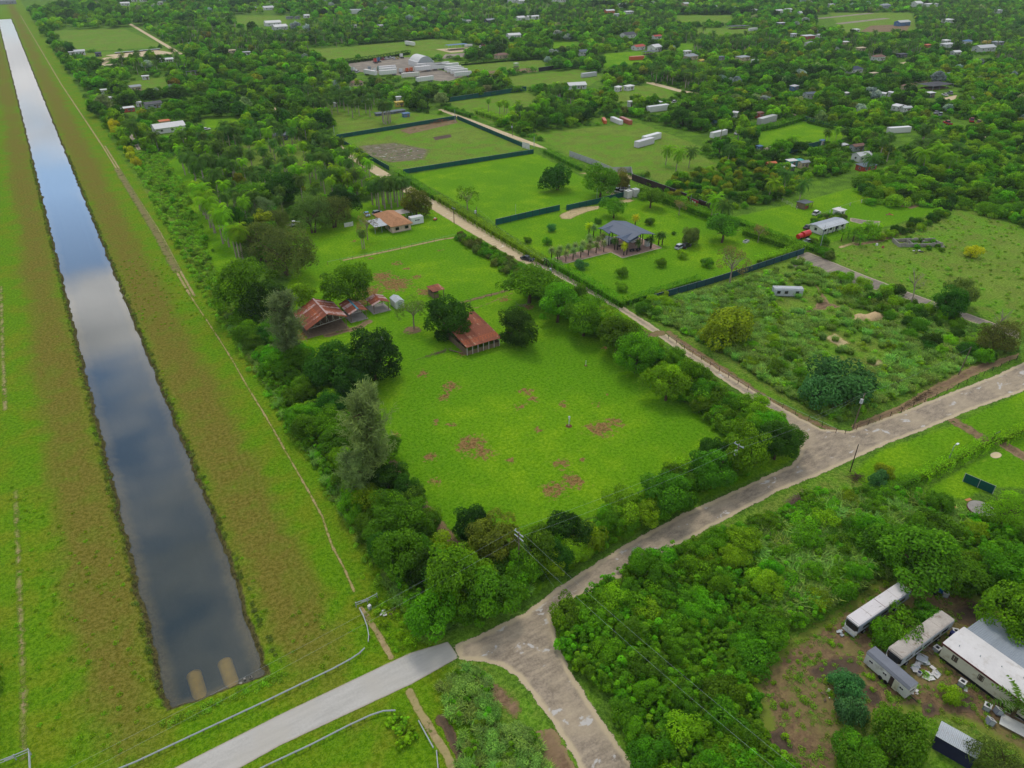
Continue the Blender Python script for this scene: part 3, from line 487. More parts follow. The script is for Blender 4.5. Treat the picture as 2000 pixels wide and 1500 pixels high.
def T(kind, px, py, rpx, hue, label=None, group=None, zs=1.0, kz=None):
    """a tree whose crown is centred at photo pixel px,py with radius rpx there"""
    cz = {'pine': 2.4, 'umbrella': .78, 'bush': .55, 'airy': 1.35}.get(kind, 1.05) if kz is None else kz
    R = rpx*mpp(px, py)
    for _ in range(4): p = G(px, py, R*cz*zs); R = rpx*depth(*p)/FPX
    OWN[0] = True; plant(kind, p.x, p.y, R, hue, label, group, zs=zs); OWN[0] = False
def PALM(kind, bx, by, hpx, hue, label=None, group=None):
    """a palm with its foot at pixel bx,by and hpx pixels tall"""
    p = G(bx, by); d = depth(*p); a = math.atan2(CAMH, math.hypot(p.x, p.y)); h = hpx*d/FPX/math.cos(a); OWN[0] = True; plant(kind, p.x, p.y, h/PR[kind][2], hue, label, group); OWN[0] = False
def inside(poly, x, y):
    c = False; n = len(poly)
    for i in range(n):
        a, b = poly[i], poly[(i+1) % n]
        if (a[1] > y) != (b[1] > y) and x < (b[0]-a[0])*(y-a[1])/(b[1]-a[1])+a[0]: c = not c
    return c
def fill(poly, step, jitter=.45):
    xs = [p[0] for p in poly]; ys = [p[1] for p in poly]; out = []; y = min(ys); k = 0
    while y < max(ys):
        x = min(xs)+(k % 2)*step/2
        while x < max(xs):
            q = (x+random.uniform(-1, 1)*step*jitter, y+random.uniform(-1, 1)*step*jitter)
            if inside(poly, *q): out.append(q)
            x += step
        y += step*.87; k += 1
    return out
ORD = ['first','second','third','fourth','fifth','sixth','seventh','eighth','ninth','tenth','eleventh','twelfth','thirteenth','fourteenth','fifteenth','sixteenth','seventeenth','eighteenth','nineteenth','twentieth']
def ordw(n):
    if n < 20: return ORD[n]
    if n >= 99: return 'hundredth' if n == 99 else 'hundred and '+ordw(n-100)
    t_ = {2:'twenty',3:'thirty',4:'forty',5:'fifty',6:'sixty',7:'seventy',8:'eighty',9:'ninety'}[(n+1)//10 % 10 or 9]
    u_ = (n+1) % 10; return t_.replace('ty', 'tieth') if u_ == 0 else t_+'-'+ORD[u_-1]
def grove(poly, step, kinds, hues, Rr, where, group, numbered=True, sort=None, zs=(.9, 1.15)):
    pts = fill(poly, step); pts.sort(key=sort or (lambda q: depth(*q)))
    for i, (x, y) in enumerate(pts):
        k = random.choice(kinds); h = random.choice(hues); R = random.uniform(*Rr)
        lab = where.format(tone=TONE[h], n=ordw(i))
        plant(k, x, y, R, h, lab, group, zs=random.uniform(*zs))
STUFF = {}                                                       # ground cover: name -> list of (mesh, x, y, scale, zscale)
def cover(name, meshes, poly, step, sc, hue, keep=None, dens=1.0):
    L_ = STUFF.setdefault((name, hue), [meshes, []])[1]
    for x, y in fill(poly, step, .6):
        if random.random() > dens or (keep and not keep(x, y)): continue
        s = random.uniform(*sc); L_.append((x, y, s, s*random.uniform(.75, 1.25)))
# ---------------------------------------------------------------- plants: the ones the photo lets you single out
T('mango', 878, 616, 46, 'dark', 'big dark round mango tree overhanging the left end of the rusty stable roof')
T('mango', 1012, 636, 40, 'dark', 'dark lumpy mango tree at the right end of the rusty stable')
T('broad', 677, 553, 46, 'green', 'round tree with yellowish left side standing behind the three rusty sheds')
T('mango', 728, 690, 56, 'deep', 'largest very dark tree in the cluster left of the paddock')
T('broad', 648, 716, 52, 'dark', 'dark spreading tree between the big rusty barn and the grey-green casuarina')
T('broad', 690, 750, 40, 'deep', 'very dark low tree under the largest tree of the paddock cluster')
T('pine', 556, 632, 46, 'grey', 'tall dark casuarina leaning over the left eave of the big rusty barn', zs=.85)
T('pine', 718, 842, 70, 'pine', 'feathery grey-green casuarina standing at the left edge of the paddock', zs=.8)
T('pine', 690, 925, 40, 'pine', 'thin grey casuarina with bare trunk below the big feathery one', zs=.75)
T('airy', 806, 606, 30, 'olive', 'sparse pale tree in a round mulched bed between the sheds and stable')
T('umbrella', 1034, 553, 55, 'green', 'wide flat-topped bright tree beside the road above the paddock')
T('broad', 1090, 590, 42, 'green', 'fresh green round tree right below the flat-topped roadside tree')
T('broad', 1142, 617, 42, 'green', 'light bushy tree on the paddock edge, third below the flat-topped tree')
T('broad', 1205, 655, 40, 'mid', 'green tree on the paddock edge halfway down the narrow road')
T('broad', 1245, 690, 42, 'green', 'bushy tree bulging into the paddock beside the narrow road')
T('broad', 1305, 745, 42, 'lime', 'light green tree furthest into the paddock from the narrow road')
T('mango', 965, 1045, 52, 'rust', 'tree with rusty orange leaves in the bottom corner of the paddock')
T('mango', 922, 1018, 36, 'deep', 'dark tree left of the rusty orange one in the paddock corner')
T('mango', 1105, 1035, 44, 'deep', 'very dark tree behind the wires right of the corner utility pole')
T('broad', 1050, 1070, 44, 'mid', 'round tree directly behind the corner utility pole')
T('broad', 1215, 990, 42, 'lime', 'brightest light green tree in the paddock hedge along the gravel road')
T('broad', 1300, 962, 46, 'mid', 'mid green tree in the roadside row left of the transformer pole')
T('broad', 1395, 915, 46, 'mid', 'mid green tree directly left of the transformer pole')
T('broad', 1455, 880, 50, 'green', 'fresh tree right of the transformer pole by the road corner')
T('broad', 1520, 862, 42, 'dark', 'dark tree rounding the corner of the road junction')
T('broad', 880, 1130, 62, 'green', 'large fresh green tree at the corner where the fence meets the road')
T('broad', 845, 1200, 52, 'green', 'bushy bright tree hanging over the edge of the paved road end')
T('broad', 955, 1165, 56, 'mid', 'spreading tree on the roadside left of the corner utility pole')
T('broad', 780, 1085, 52, 'mid', 'mid green tree behind the weedy canal gate')
T('broad', 775, 1010, 50, 'mid', 'tree in the canal-side belt just left of the brown fence line')
T('broad', 470, 558, 58, 'green', 'bright tree at the top of the canal-side belt by the tall white-trunked palms')
T('broad', 520, 585, 46, 'dark', 'dark tree between the bright belt tree and the tall casuarina')
T('broad', 590, 580, 30, 'lime', 'yellow-green tree peeking out behind the big rusty barn')
T('olive', 552, 480, 58, 'olive', 'large soft olive tree on the lawn beside the white-trunked palms')
T('olive', 500, 462, 46, 'olive', 'olive tree behind the largest soft olive tree')
T('olive', 606, 412, 42, 'olive', 'rounded olive tree at the back of the house lawn')
T('olive', 648, 408, 36, 'olive', 'darker olive tree left of the brown-roofed house')
T('broad', 668, 392, 32, 'deep', 'very dark tree in front of the royal palm stand behind the house')
T('umbrella', 494, 378, 34, 'green', 'vivid green dome tree among the palms left of the house')
T('olive', 508, 402, 30, 'grey', 'silvery grey-green tree in front of the vivid green dome tree')
T('mango', 545, 362, 36, 'dark', 'dark brownish-topped tree right of the vivid green dome tree')
T('olive', 540, 425, 26, 'olive', 'small olive tree with a forked trunk on the house lawn')
T('mango', 812, 393, 28, 'rust', 'rusty green tree at the roadside beside the white container')
T('airy', 715, 437, 24, 'brown', 'sparse brownish tree at the left end of the brown-roofed house')
T('airy', 912, 384, 25, 'mid', 'weeping tree standing alone in the square lawn by the sandy road')
T('bush', 1090, 352, 31, 'dark', 'round dark bush-like tree alone in the middle of the square lawn', zs=1.1)
T('umbrella', 1200, 404, 29, 'green', 'low spreading tree behind the blue-roofed pavilion')
T('umbrella', 1272, 384, 29, 'green', 'low spreading tree in front of the two white tanks')
T('umbrella', 1414, 444, 40, 'mid', 'wide low spreading tree at the right hedge of the pavilion lawn')
T('mango', 1349, 459, 20, 'olive', 'dense round tree behind the two parked cars')
T('broad', 1174, 352, 32, 'green', 'bright tree at the far right corner of the square lawn')
T('broad', 1212, 350, 22, 'rust', 'rusty tree at the corner where the grey wall turns')
T('airy', 1328, 402, 14, 'brown', 'small brown-leaved tree inside the right hedge of the pavilion lawn')
T('airy', 1484, 452, 17, 'brown', 'brown sparse tree inside the right hedge near the big low tree')
T('airy', 1432, 512, 34, 'brown', 'tall sparse brown tree growing through the green mesh fence', zs=1.1)
for (x, y, r), h, s in zip([(1078,446,10),(1068,472,10),(1168,432,8),(1135,518,13),(1215,533,13),(1291,514,12),(1381,514,13),(1333,498,11),(1213,562,12),(1270,434,10),(1316,456,5),(1030,470,8)], ['blue','green','mid','blue','green','green','green','lime','lime','mid','mid','mid'],
    ['left of the palm avenue','at the hedge left of the palm avenue','behind the palm avenue','in front of the near end of the paved terrace','in the middle of the front lawn','right of the lawn centre with a leaning crown','by the front hedge on the right','in front of the two parked cars','nearest the front corner hedge','behind the right end of the pavilion','between pavilion and dense round tree','nearest the long road hedge']):
    T('bush', x, y, r, h, 'lawn shrub on the pavilion lawn, '+s, 'lawn shrubs around the pavilion')
T('bush', 1416, 642, 52, 'yellow', 'large yellow-green bush on the left side of the overgrown lot')
T('bush', 1640, 752, 58, 'blue', 'large bluish green bush mass by the transformer pole on the overgrown lot')
T('bush', 1596, 770, 44, 'blue', 'bluish bush left of the large mass on the overgrown lot')
T('bush', 1695, 453, 24, 'lime', 'bright light green round tree beside the metal-roofed mobile home')
T('bush', 1900, 494, 17, 'gold', 'small yellow palm-like bush alone in the right-hand field')
T('dead', 1785, 575, 26, 'olive', 'bare pale tree with upright limbs by the narrow lane'); T('dead', 1945, 640, 24, 'olive', 'bare leaning tree at the far right of the overgrown lot')
T('broad', 1855, 590, 34, 'dark', 'dark tree over the narrow lane behind the overgrown lot'); T('broad', 1880, 570, 30, 'olive', 'olive tree right of the dark tree over the lane'); T('olive', 1955, 650, 40, 'olive', 'wispy olive tree at the right end of the overgrown lot')
T('bush', 1768, 1212, 40, 'green', 'leafy bush swallowing the roof of the second old bus', kz=1.2); T('bush', 1735, 1228, 30, 'green', 'left part of the leafy overgrowth between the two buses', kz=1.2); T('bush', 1812, 1188, 30, 'mid', 'right part of the leafy overgrowth on the second bus', kz=1.2)
T('bush', 1650, 1340, 34, 'blue', 'bluish green shrub left of the camper, upper half of the pair'); T('bush', 1662, 1385, 34, 'blue', 'bluish green shrub left of the camper, lower half of the pair')
T('bush', 1856, 1358, 22, 'lime', 'small round bright shrub in front of the cream mobile home')
T('mango', 1764, 1442, 64, 'mid', 'glossy dark tree with light leaf tips at the bottom of the yard', zs=.8); T('broad', 1668, 1460, 46, 'mid', 'green tree left of the glossy tree at the bottom of the yard', zs=.8); T('broad', 1694, 1505, 50, 'mid', 'lowest green tree of the yard at the bottom of the picture', zs=.8)
T('olive', 1965, 1478, 56, 'olive', 'soft olive tree covering the far end of the corrugated container')
T('broad', 1790, 1085, 78, 'mid', 'big spreading tree behind the two old buses', zs=.8); T('broad', 1860, 1120, 52, 'mid', 'tree over the blue bins behind the buses', zs=.8); T('broad', 1735, 1060, 50, 'mid', 'tree left of the big spreading one behind the buses', zs=.8)
T('broad', 1985, 1195, 64, 'green', 'large tree covering the right end of the grey carport roof', zs=.8); T('broad', 1990, 1110, 56, 'green', 'tree above the grey carport roof at the right edge', zs=.8)
T('olive', 1965, 985, 50, 'lime', 'yellow-green tree overlapping the round concrete slab'); T('bush', 1728, 920, 18, 'yellow', 'small yellow-green shrub at the left end of the front hedge'); T('bush', 1716, 938, 20, 'blue', 'blue-green shrub below the yellow-green one by the bare pole')
T('banana', 1985, 1385, 26, 'palm', 'banana-like plant in front of the cream mobile home wall')
for i, (x, y) in enumerate([(1645,462),(1658,456),(1668,462),(1680,470)]): T('banana', x, y, 9, 'mid', None, 'banana plants in front of the metal-roofed mobile home')
# ---------------------------------------------------------------- palms
for i, (bx, by, h, hu) in enumerate([(476,513,62,'lpalm'),(470,513,60,'lpalm'),(463,508,58,'lpalm'),(448,482,62,'lpalm'),(440,470,60,'lpalm'),(436,476,55,'lpalm'),(420,455,60,'lpalm'),(412,445,60,'lpalm'),(404,428,56,'lpalm'),(398,420,52,'lpalm'),(392,412,50,'lpalm'),(430,395,55,'palm'),(402,370,55,'palm'),(420,362,52,'palm'),(384,360,52,'palm'),(432,330,46,'palm')]):
    PALM('royal', bx, by, h*1.22, hu, ordw(i)+' palm from the near end of the row along the canal-side lawn strip', 'royal palms along the lawn strip')
for i, (bx, by, h) in enumerate([(741,410,60),(752,408,62),(765,407,60),(777,404,58),(788,402,55),(772,395,52),(760,398,54),(748,400,52),(736,402,50),(783,395,50),(795,394,48),(728,400,48),(757,390,46),(770,386,46)]):
    PALM('royal', bx, by, h, 'palm', ordw(i)+' palm from the house in the stand of royal palms behind it', 'stand of royal palms behind the brown-roofed house')
for i, (bx, by, h) in enumerate([(682,382,38),(698,380,42),(692,372,36),(668,350,38),(610,345,40),(618,350,42),(560,330,36),(575,350,36),(500,360,30),(608,365,40),(630,330,34),(640,320,34),(655,310,34),(670,306,32),(600,318,34),(690,330,40),(705,338,40),(715,350,40),(724,360,42),(676,340,40),(645,345,38),(660,335,36),(460,345,46),(470,330,40),(480,352,36),(440,360,46)]):
    PALM('royal', bx, by, h*1.2, 'palm' if i % 3 else 'lpalm', 'royal palm among scattered palms behind the house, '+ordw(i)+' from the house', 'scattered royal palms on the grass behind the house')
k_ = 0
for x, y in fill([(47, 262), (62, 268), (112, 285), (118, 330), (118, 400), (49, 400)], 8.5):
    if random.random() < .62:
        OWN[0] = True; plant('royal', x, y, random.uniform(.85, 1.15), 'palm' if random.random() < .7 else 'lpalm', 'royal palm of the grove between lawn strip and sandy road, %s planted' % ordw(k_) if False else None, 'royal palms of the grove behind the house'); OWN[0] = False; k_ += 1
for i in range(30):
    x = 604+(i*37 % 140); y = 196+(i*53 % 34)*.9; PALM('royal', x, y+4, 34, 'palm', None, 'dense royal palm stand left of the fenced field')
for i, (bx, by) in enumerate([(750,242),(754,243),(760,241),(757,236),(763,239),(748,238)]): PALM('royal', bx, by, 44, 'palm', None, 'clump of royal palms with pale trunks beside the debris')
for i, (bx, by, h) in enumerate([(954,218,26),(976,226,28),(990,228,30),(1000,236,28),(1008,233,30),(1020,243,26),(1056,226,40),(1038,228,24),(985,219,24),(1012,222,26)]): PALM('royal', bx, by, h, 'lpalm', None, 'royal palms behind the golden hedge by the far road')
for i, (bx, by) in enumerate([(1077,506),(1089,511),(1105,511),(1119,507),(1134,503),(1149,499),(1164,495),(1179,492),(1093,503),(1109,500),(1123,497),(1138,493),(1152,489),(1167,484),(1150,480),(1159,462),(1176,478)]):
    PALM('date', bx, by, 24, 'grey', ordw(i)+' palm from the road in the double avenue leading to the pavilion', 'small palms of the pavilion avenue')
for i, (bx, by, hu, lab) in enumerate([(1218,499,'gold','yellow palm at the front corner of the pavilion terrace'),(1245,492,'palm','green palm in front of the pavilion beside the white booth'),(1270,486,'palm','green palm at the right end of the terrace'),(1286,478,'palm','left palm of the pair beyond the right end of the terrace'),(1293,479,'palm','right palm of the pair beyond the right end of the terrace'),(1240,444,'gold','yellowish palm behind the pavilion roof'),(1150,460,'gold','yellow palm at the left corner of the pavilion roof'),(1200,488,'palm','green palm against the front posts of the pavilion')]): PALM('date', bx, by, 26, hu, lab)
for i, (bx, by) in enumerate([(708,486),(712,486)]): PALM('royal', bx, by, 38, 'olive', ['left','right'][i]+' thin dark twin palm on the house lawn')
for i, (x, y, r) in enumerate([(1545,278,12),(1610,262,9),(1632,258,9),(1645,260,9),(1618,266,8),(1405,410,20),(1388,400,18),(1690,320,16),(1775,375,12),(1790,290,18),(1800,310,18),(1780,300,16),(1830,300,18),(1812,285,16),(1850,315,16),(1865,300,16),(1320,310,16),(1345,305,14),(1300,300,14),(1420,300,14),(1440,290,14),(310,272,14),(355,265,14),(270,255,16),(245,262,12),(1530,350,16),(1500,365,16),(1560,370,16)]):
    T('coconut', x, y, r*1.25, 'palm' if i % 2 else 'lpalm', None)if False else PALM('coconut', x, y+r*1.6, r*2.7, 'palm' if i % 2 else 'lpalm', ordw(i)+' coconut palm counted across the far plots', 'coconut palms scattered among the far plots')
for xr, nm in ((117.2, 'left'), (130.4, 'right')):
    for i, y in enumerate(np.arange(338 if nm == 'left' else 404, 700, 5.2)):
        if not 436 < y < 474: plant('mid', xr+random.uniform(-1.2, 1.0), y, random.uniform(3.0, 4.6), random.choice(['mid', 'green', 'dark', 'dark', 'lime']), None, 'trees along the sandy road')
# ---------------------------------------------------------------- groves near the camera
belt = [(29.5,70),(40,69),(40.3,120),(40,160),(42,197),(33,199),(29,160),(28.5,110)]
grove(belt, 4.6, ['broad','broad','bush','mango'], ['green','mid','mid','dark','lime'], (2.3,3.7), '{tone} tree, {n} from the road in the canal-side belt', 'trees of the canal-side belt', zs=(.75,1.05))
grove([(40,69.5),(52,70.5),(75,71),(114,74),(113,81),(90,78.5),(70,75),(50,76),(42,76)], 3.4, ['broad','bush','bush'], ['mid','green','green','lime','dark'], (2.1,3.2), '{tone} roadside tree, {n} from the corner pole', 'trees of the paddock roadside row', sort=lambda q: q[0], zs=(.8,1.1))
grove([(108,76),(116,74),(118.5,84),(118.5,166),(110,166),(111,145),(112,120),(109.5,105),(107,92)], 3.8, ['broad','bush','bush'], ['mid','green','green','lime'], (2.3,3.6), '{tone} tree, {n} from the junction along the narrow road', 'trees of the paddock row beside the narrow road', zs=(.8,1.1))
grove([(113.5,166),(119,166),(119.5,205),(116.5,222),(113,218),(112,185)], 2.4, ['bush'], ['olive','mid','green'], (1.1,1.9), '{tone} bush, {n} from the flat-topped tree along the sandy road', 'bushes along the sandy road')
thick = gp((1092,1182),(1180,1135),(1300,1090),(1400,1050),(1480,1030),(1580,968),(1700,975),(1800,975),(1900,1020),(2070,1090),(2070,1250),(1960,1195),(1880,1140),(1780,1125),(1700,1130),(1610,1190),(1510,1262),(1462,1330),(1485,1430),(1560,1540),(1640,1680),(1400,1680),(1262,1500),(1165,1350),(1092,1265))
grove(thick, 4.0, ['bush','bush','broad'], ['green','green','green','mid','lime','mid'], (1.6,2.8), '{tone} bush of the branch-road thicket, {n} nearest', 'bushes of the roadside thicket', zs=(.8,1.1))
cover('thicket', W_LEAFY, thick, 1.7, (1.1,1.9), 'green'); cover('thicket_reeds', W_GRASS, gp((1480,1060),(1600,985),(1800,985),(1900,1030),(1760,1110),(1640,1160),(1540,1230),(1500,1180)), 1.1, (1.8,3.0), 'reed')
small = gp((855,1340),(920,1305),(955,1330),(972,1385),(945,1412),(1000,1428),(1050,1440),(1070,1500),(1110,1640),(905,1640),(895,1440))
cover('undergrowth', W_GRASS, small, .95, (.8,1.6), 'reed', dens=.7); cover('undergrowth', W_LEAFY, small, 1.9, (.6,1.2), 'green', dens=.8); cover('roadside_weeds', W_LEAFY, gp((745,1395),(790,1385),(830,1440),(800,1480),(765,1450)), 1.5, (.5,1.0), 'lime')
for x, y, r in [(905,1345,34),(950,1390,30),(1010,1440,38),(965,1455,30),(1030,1490,32)]: T('bush', x, y, r*.85, 'reed', 'bushy clump beside the branch road, '+{905:'nearest the paved road end',950:'second below the paved road end',1010:'widest, in the middle',965:'left of the widest',1030:'lowest at the picture edge'}[x], zs=.7)
cover('canal_bank_weeds', W_WEED, [(26.5,69),(30,69),(30,110),(29.5,160),(33,200),(34,232),(45,330),(47,400),(33,410),(29,300),(26.5,200),(27,140)], 1.5, (.5,1.3), 'weed', dens=.8); cover('canal_bank_reeds', W_GRASS, [(27.5,69),(31,69),(30.5,110),(30,160),(31,200),(28.5,200),(28,140)], 1.7, (1.0,1.9), 'reed'); cover('canal_bank_bushes', W_LEAFY, [(28,200),(34,205),(46,330),(46,400),(34,400),(29,300)], 4.5, (.7,1.5), 'green', dens=.5); cover('far_bank_weeds', W_WEED, [(-34,70),(-28.6,80),(-27.8,100),(-34,120)], 1.5, (1.0,1.8), 'mid')
cover('gate_weeds', W_WEED, gp((705,1170),(770,1160),(850,1230),(810,1270),(770,1275),(740,1215)), 1.2, (.5,1.1), 'lime', dens=.6)
cover('water_edge_grass', W_TUFT, [(CX0-1.0,CY0),(CX0-.2,CY0),(CX0-.2,420),(CX0-1.0,420)], .8, (.8,1.6), 'olive'); cover('water_edge_grass', W_TUFT, [(CX1+.2,CY0-.6),(CX1+1.0,CY0-.6),(CX1+1.0,420),(CX1+.2,420)], .8, (.8,1.6), 'olive'); cover('culvert_grass', W_TUFT, [(CX0-1,CY0-2.6),(CX1+1,CY0-3.6),(CX1+1,CY0-2),(CX0-1,CY0-.9)], .7, (.7,1.4), 'weed')
cover('bank_grass', W_TUFT, [(-26,60),(-9,76),(26,72),(26,90),(9,84),(8.5,200),(26,200),(24,260),(8,260),(-9,260),(-9,120),(-26,150)], 2.0, (.7,1.3), 'lime', keep=lambda x, y: (x < CX0-1 or x > CX1+1 or y < CY0-2) and not (62 < y < 70.5), dens=.5)
lot = gp((1240,606),(1400,565),(1480,540),(1560,512),(1660,556),(1800,600),(1960,660),(1985,685),(1900,710),(1780,765),(1640,825),(1560,790),(1430,700),(1320,645))
lotkeep = lambda x, y: not any(inside(q, x+random.gauss(0, 1.6), y+random.gauss(0, 1.6)) for q in LOTOPEN) or random.random() < .06
LOTOPEN = [gp((1490,590),(1590,550),(1660,600),(1660,625),(1580,620),(1500,610)), gp((1590,640),(1680,640),(1760,690),(1740,730),(1640,720),(1600,690)), gp((1500,540),(1560,515),(1580,530),(1530,560)), gp((1515,555),(1570,555),(1570,600),(1515,600)), gp((1655,605),(1745,600),(1750,635),(1650,632))]
cover('lot_weeds', W_WEED, lot, 1.5, (.5,1.4), 'weed', lotkeep, .8); cover('lot_reeds', W_GRASS, lot, 1.5, (1.1,2.2), 'reed', lotkeep, .8); cover('lot_leafy', W_LEAFY, lot, 4.2, (.8,1.6), 'lime', lotkeep, .6)
grove(gp((1620,540),(1660,545),(1800,592),(1960,655),(1980,690),(1860,720),(1790,690),(1740,640),(1680,600)), 5.2, ['bush'], ['green','mid','lime','dark'], (1.6,2.8), '{tone} bush, {n} nearest on the right of the overgrown lot', 'bushes of the overgrown lot', zs=(.8,1.05))
grove(gp((1350,640),(1500,640),(1560,720),(1600,800),(1520,760),(1420,690)), 5.5, ['bush'], ['green','mid','lime'], (1.3,2.2), '{tone} bush, {n} nearest on the left of the overgrown lot', 'bushes of the overgrown lot', zs=(.7,1.0))
grove(gp((1225,600),(1300,580),(1310,610),(1270,630)), 4, ['bush'], ['lime','mid'], (1.4,2.2), '{tone} bush at the corner of hedge and overgrown lot, {n} nearest', 'bushes of the overgrown lot')
cover('field_tufts', W_WEED, gp((1600,500),(1720,460),(1860,415),(2080,460),(2080,640),(1980,640)), 2.6, (.3,.8), 'weed', dens=.5)
grove(gp((1580,470),(1610,470),(1640,520),(1600,500)), 3.5, ['bush'], ['mid','olive'], (1.2,2.2), '{tone} bush between the red tank and the narrow lane, {n} nearest', 'bushes by the red tank')
grove(gp((1715,468),(1850,412),(1870,420),(1740,475)), 3.6, ['bush'], ['mid','dark','lime'], (1.3,2.3), '{tone} bush, {n} in the scrubby line between the right-hand fields', 'bushes between the right-hand fields')
grove(gp((1585,440),(1600,425),(1640,420),(1650,428),(1610,440)), 2.6, ['bush'], ['olive','mid','lime'], (1.0,1.8), '{tone} bush behind the metal-roofed mobile home, {n} nearest', 'bushes behind the mobile home')
wild = gp((1690,400),(1670,365),(1740,330),(1840,300),(1930,270),(2000,250),(2120,240),(2120,480),(1990,440),(1870,408))
grove(wild, 6.5, ['bush','bush','mid'], ['mid','dark','green','lime','green'], (2.0,4.2), '{tone} bush, {n} nearest in the scrub right of the paddocks', 'bushes of the wild scrub', zs=(.7,1.0)); cover('wild_scrub', W_WEED, wild, 3.0, (1.3,2.6), 'weed', dens=.9)
for x, y, r in [(1785,343,12),(1823,372,18)]: T('bush', x, y, r, 'dark', 'dark round bush standing out of the wild scrub, '+('upper' if r < 15 else 'lower')+' of two')
orch = gp((1240,395),(1330,345),(1420,320),(1480,320),(1580,345),(1600,350),(1560,372),(1500,400),(1420,412),(1350,400))
grove(orch, 4.4, ['bush','mid','bush'], ['mid','lime','green','dark','yellow'], (1.4,2.5), '{tone} orchard tree behind the dark wall, {n} nearest', 'orchard trees behind the dark wall')
for i in range(7): T('bush', 222+i*7.5-(4 if i % 2 else 0), 246+i*12, 10 if i else 12, 'gold' if i not in (3,) else 'lime', ordw(i)+' yellow tree from the far end of the yellow row by the canal bank', 'yellow trees by the canal bank', zs=1.2)
cover('belt_undergrowth', W_LEAFY, belt, 2.0, (.9,2.0), 'green'); cover('belt_undergrowth', W_LEAFY, [(41,69.5),(52,70),(75,70.8),(114,73),(119,78),(119,166),(110,166),(111,120),(107,92),(107,82),(90,79),(60,77),(42,79)], 2.0, (.8,1.9), 'green'); cover('belt_reeds', W_GRASS, [(26.5,70),(40,68.5),(48,69.5),(40,76),(31,80),(28,120)], 2.2, (1.0,2.0), 'reed'); cover('yard_weeds', W_TUFT, gp((1480,1330),(1560,1250),(1720,1140),(1900,1160),(1960,1230),(2060,1420),(1900,1420),(1790,1385),(1650,1420),(1640,1560),(1570,1560)), .9, (.6,1.5), 'weed', dens=.32); cover('yard_weeds', W_WEED, gp((1480,1330),(1560,1250),(1720,1140),(1900,1160),(1960,1230),(2060,1420),(1900,1420),(1790,1385),(1650,1420),(1640,1560),(1570,1560)), 2.6, (.3,.8), 'lime', dens=.4)
# ---------------------------------------------------------------- hedges
HN = [0]
def hedge(pts, w, h, hue, label, n=110, leaf=.27):
    r = np.random.default_rng(300+HN[0]); HN[0] += 1; w *= 1.3; h *= 1.1; P = [Vector((p[0], p[1], 0)) for p in pts]; C_, N_, T_ = [], [], []
    for a, b in zip(P[:-1], P[1:]):
        ln = (b-a).length; d = np.array((b-a)/ln); s = np.array([-d[1], d[0], 0]); m = int(ln*n*(w+2*h)/5)
        u = r.uniform(0, ln, m); q = r.uniform(-h, h+w, m); lum = 1+.16*np.sin(u*1.7+r.uniform(0, 6))+.1*np.sin(u*4.3)
        off = np.where(q < 0, -w/2, np.where(q > w, w/2, q-w/2))*lum; z = np.where(q < 0, h+q, np.where(q > w, h-(q-w), h))*(.9+.1*lum)
        nn = np.where((q < 0)[:, None], -s, np.where((q > w)[:, None], s, np.array([0, 0, 1.])))
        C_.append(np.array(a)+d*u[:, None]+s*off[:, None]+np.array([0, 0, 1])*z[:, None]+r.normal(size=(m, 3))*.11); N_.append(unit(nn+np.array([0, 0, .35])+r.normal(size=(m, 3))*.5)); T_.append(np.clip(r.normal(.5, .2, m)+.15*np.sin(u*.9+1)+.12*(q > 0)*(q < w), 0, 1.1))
    C_, N_, T_ = map(np.concatenate, (C_, N_, T_)); V, Fc = cards(C_, N_, leaf*r.uniform(.7, 1.4, len(C_)), r, .7)
    core = MB()
    for a, b in zip(P[:-1], P[1:]):
        mid = (a+b)/2; core.box(mid+Vector((0, 0, h*.26)), ((b-a).length*.98, w*.2, h*.5), math.atan2(b.y-a.y, b.x-a.x))
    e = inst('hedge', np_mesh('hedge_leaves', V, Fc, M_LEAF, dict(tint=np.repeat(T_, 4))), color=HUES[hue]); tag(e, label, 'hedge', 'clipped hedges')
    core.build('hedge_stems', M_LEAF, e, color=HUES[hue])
hedge(gp((778,343),(850,392)), 2.4, 2.4, 'green', 'tall hedge along the far stretch of the sandy road'); hedge(gp((856,392),(960,457),(1062,518)), 2.2, 2.2, 'lime', 'long yellow-green hedge along the sandy road beside the pavilion lawn')
hedge(gp((1072,518),(1140,556),(1216,602)), 2.4, 2.4, 'green', 'dense hedge along the narrow road in front of the pavilion lawn'); hedge(gp((1222,596),(1300,573),(1368,552)), 2.2, 2.0, 'mid', 'low front hedge of the pavilion lawn, left of the sparse brown tree')
hedge(gp((1478,516),(1530,502),(1572,486)), 2.4, 2.2, 'lime', 'front hedge of the pavilion lawn, right of the sparse brown tree'); hedge(gp((1290,394),(1340,412),(1392,432)), 3.0, 3.2, 'green', 'tall clipped hedge inside the dark wall behind the pavilion')
hedge(gp((1450,458),(1510,478),(1562,496)), 3.0, 2.6, 'green', 'thick hedge at the right corner of the pavilion lawn'); hedge(gp((1400,424),(1480,452),(1590,492)), 1.8, 1.8, 'mid', 'outer hedge beside the dark track right of the pavilion lawn')
hedge(gp((1795,940),(1870,900),(1945,862)), 2.0, 1.7, 'lime', 'clipped hedge with the street lamp beside it'); hedge(gp((1952,866),(2000,845),(2090,800)), 2.0, 1.7, 'lime', 'clipped hedge right of the driveway gap'); hedge(gp((1790,940),(1700,985)), 2.2, 1.5, 'mid', 'untrimmed hedge end running into the thicket')
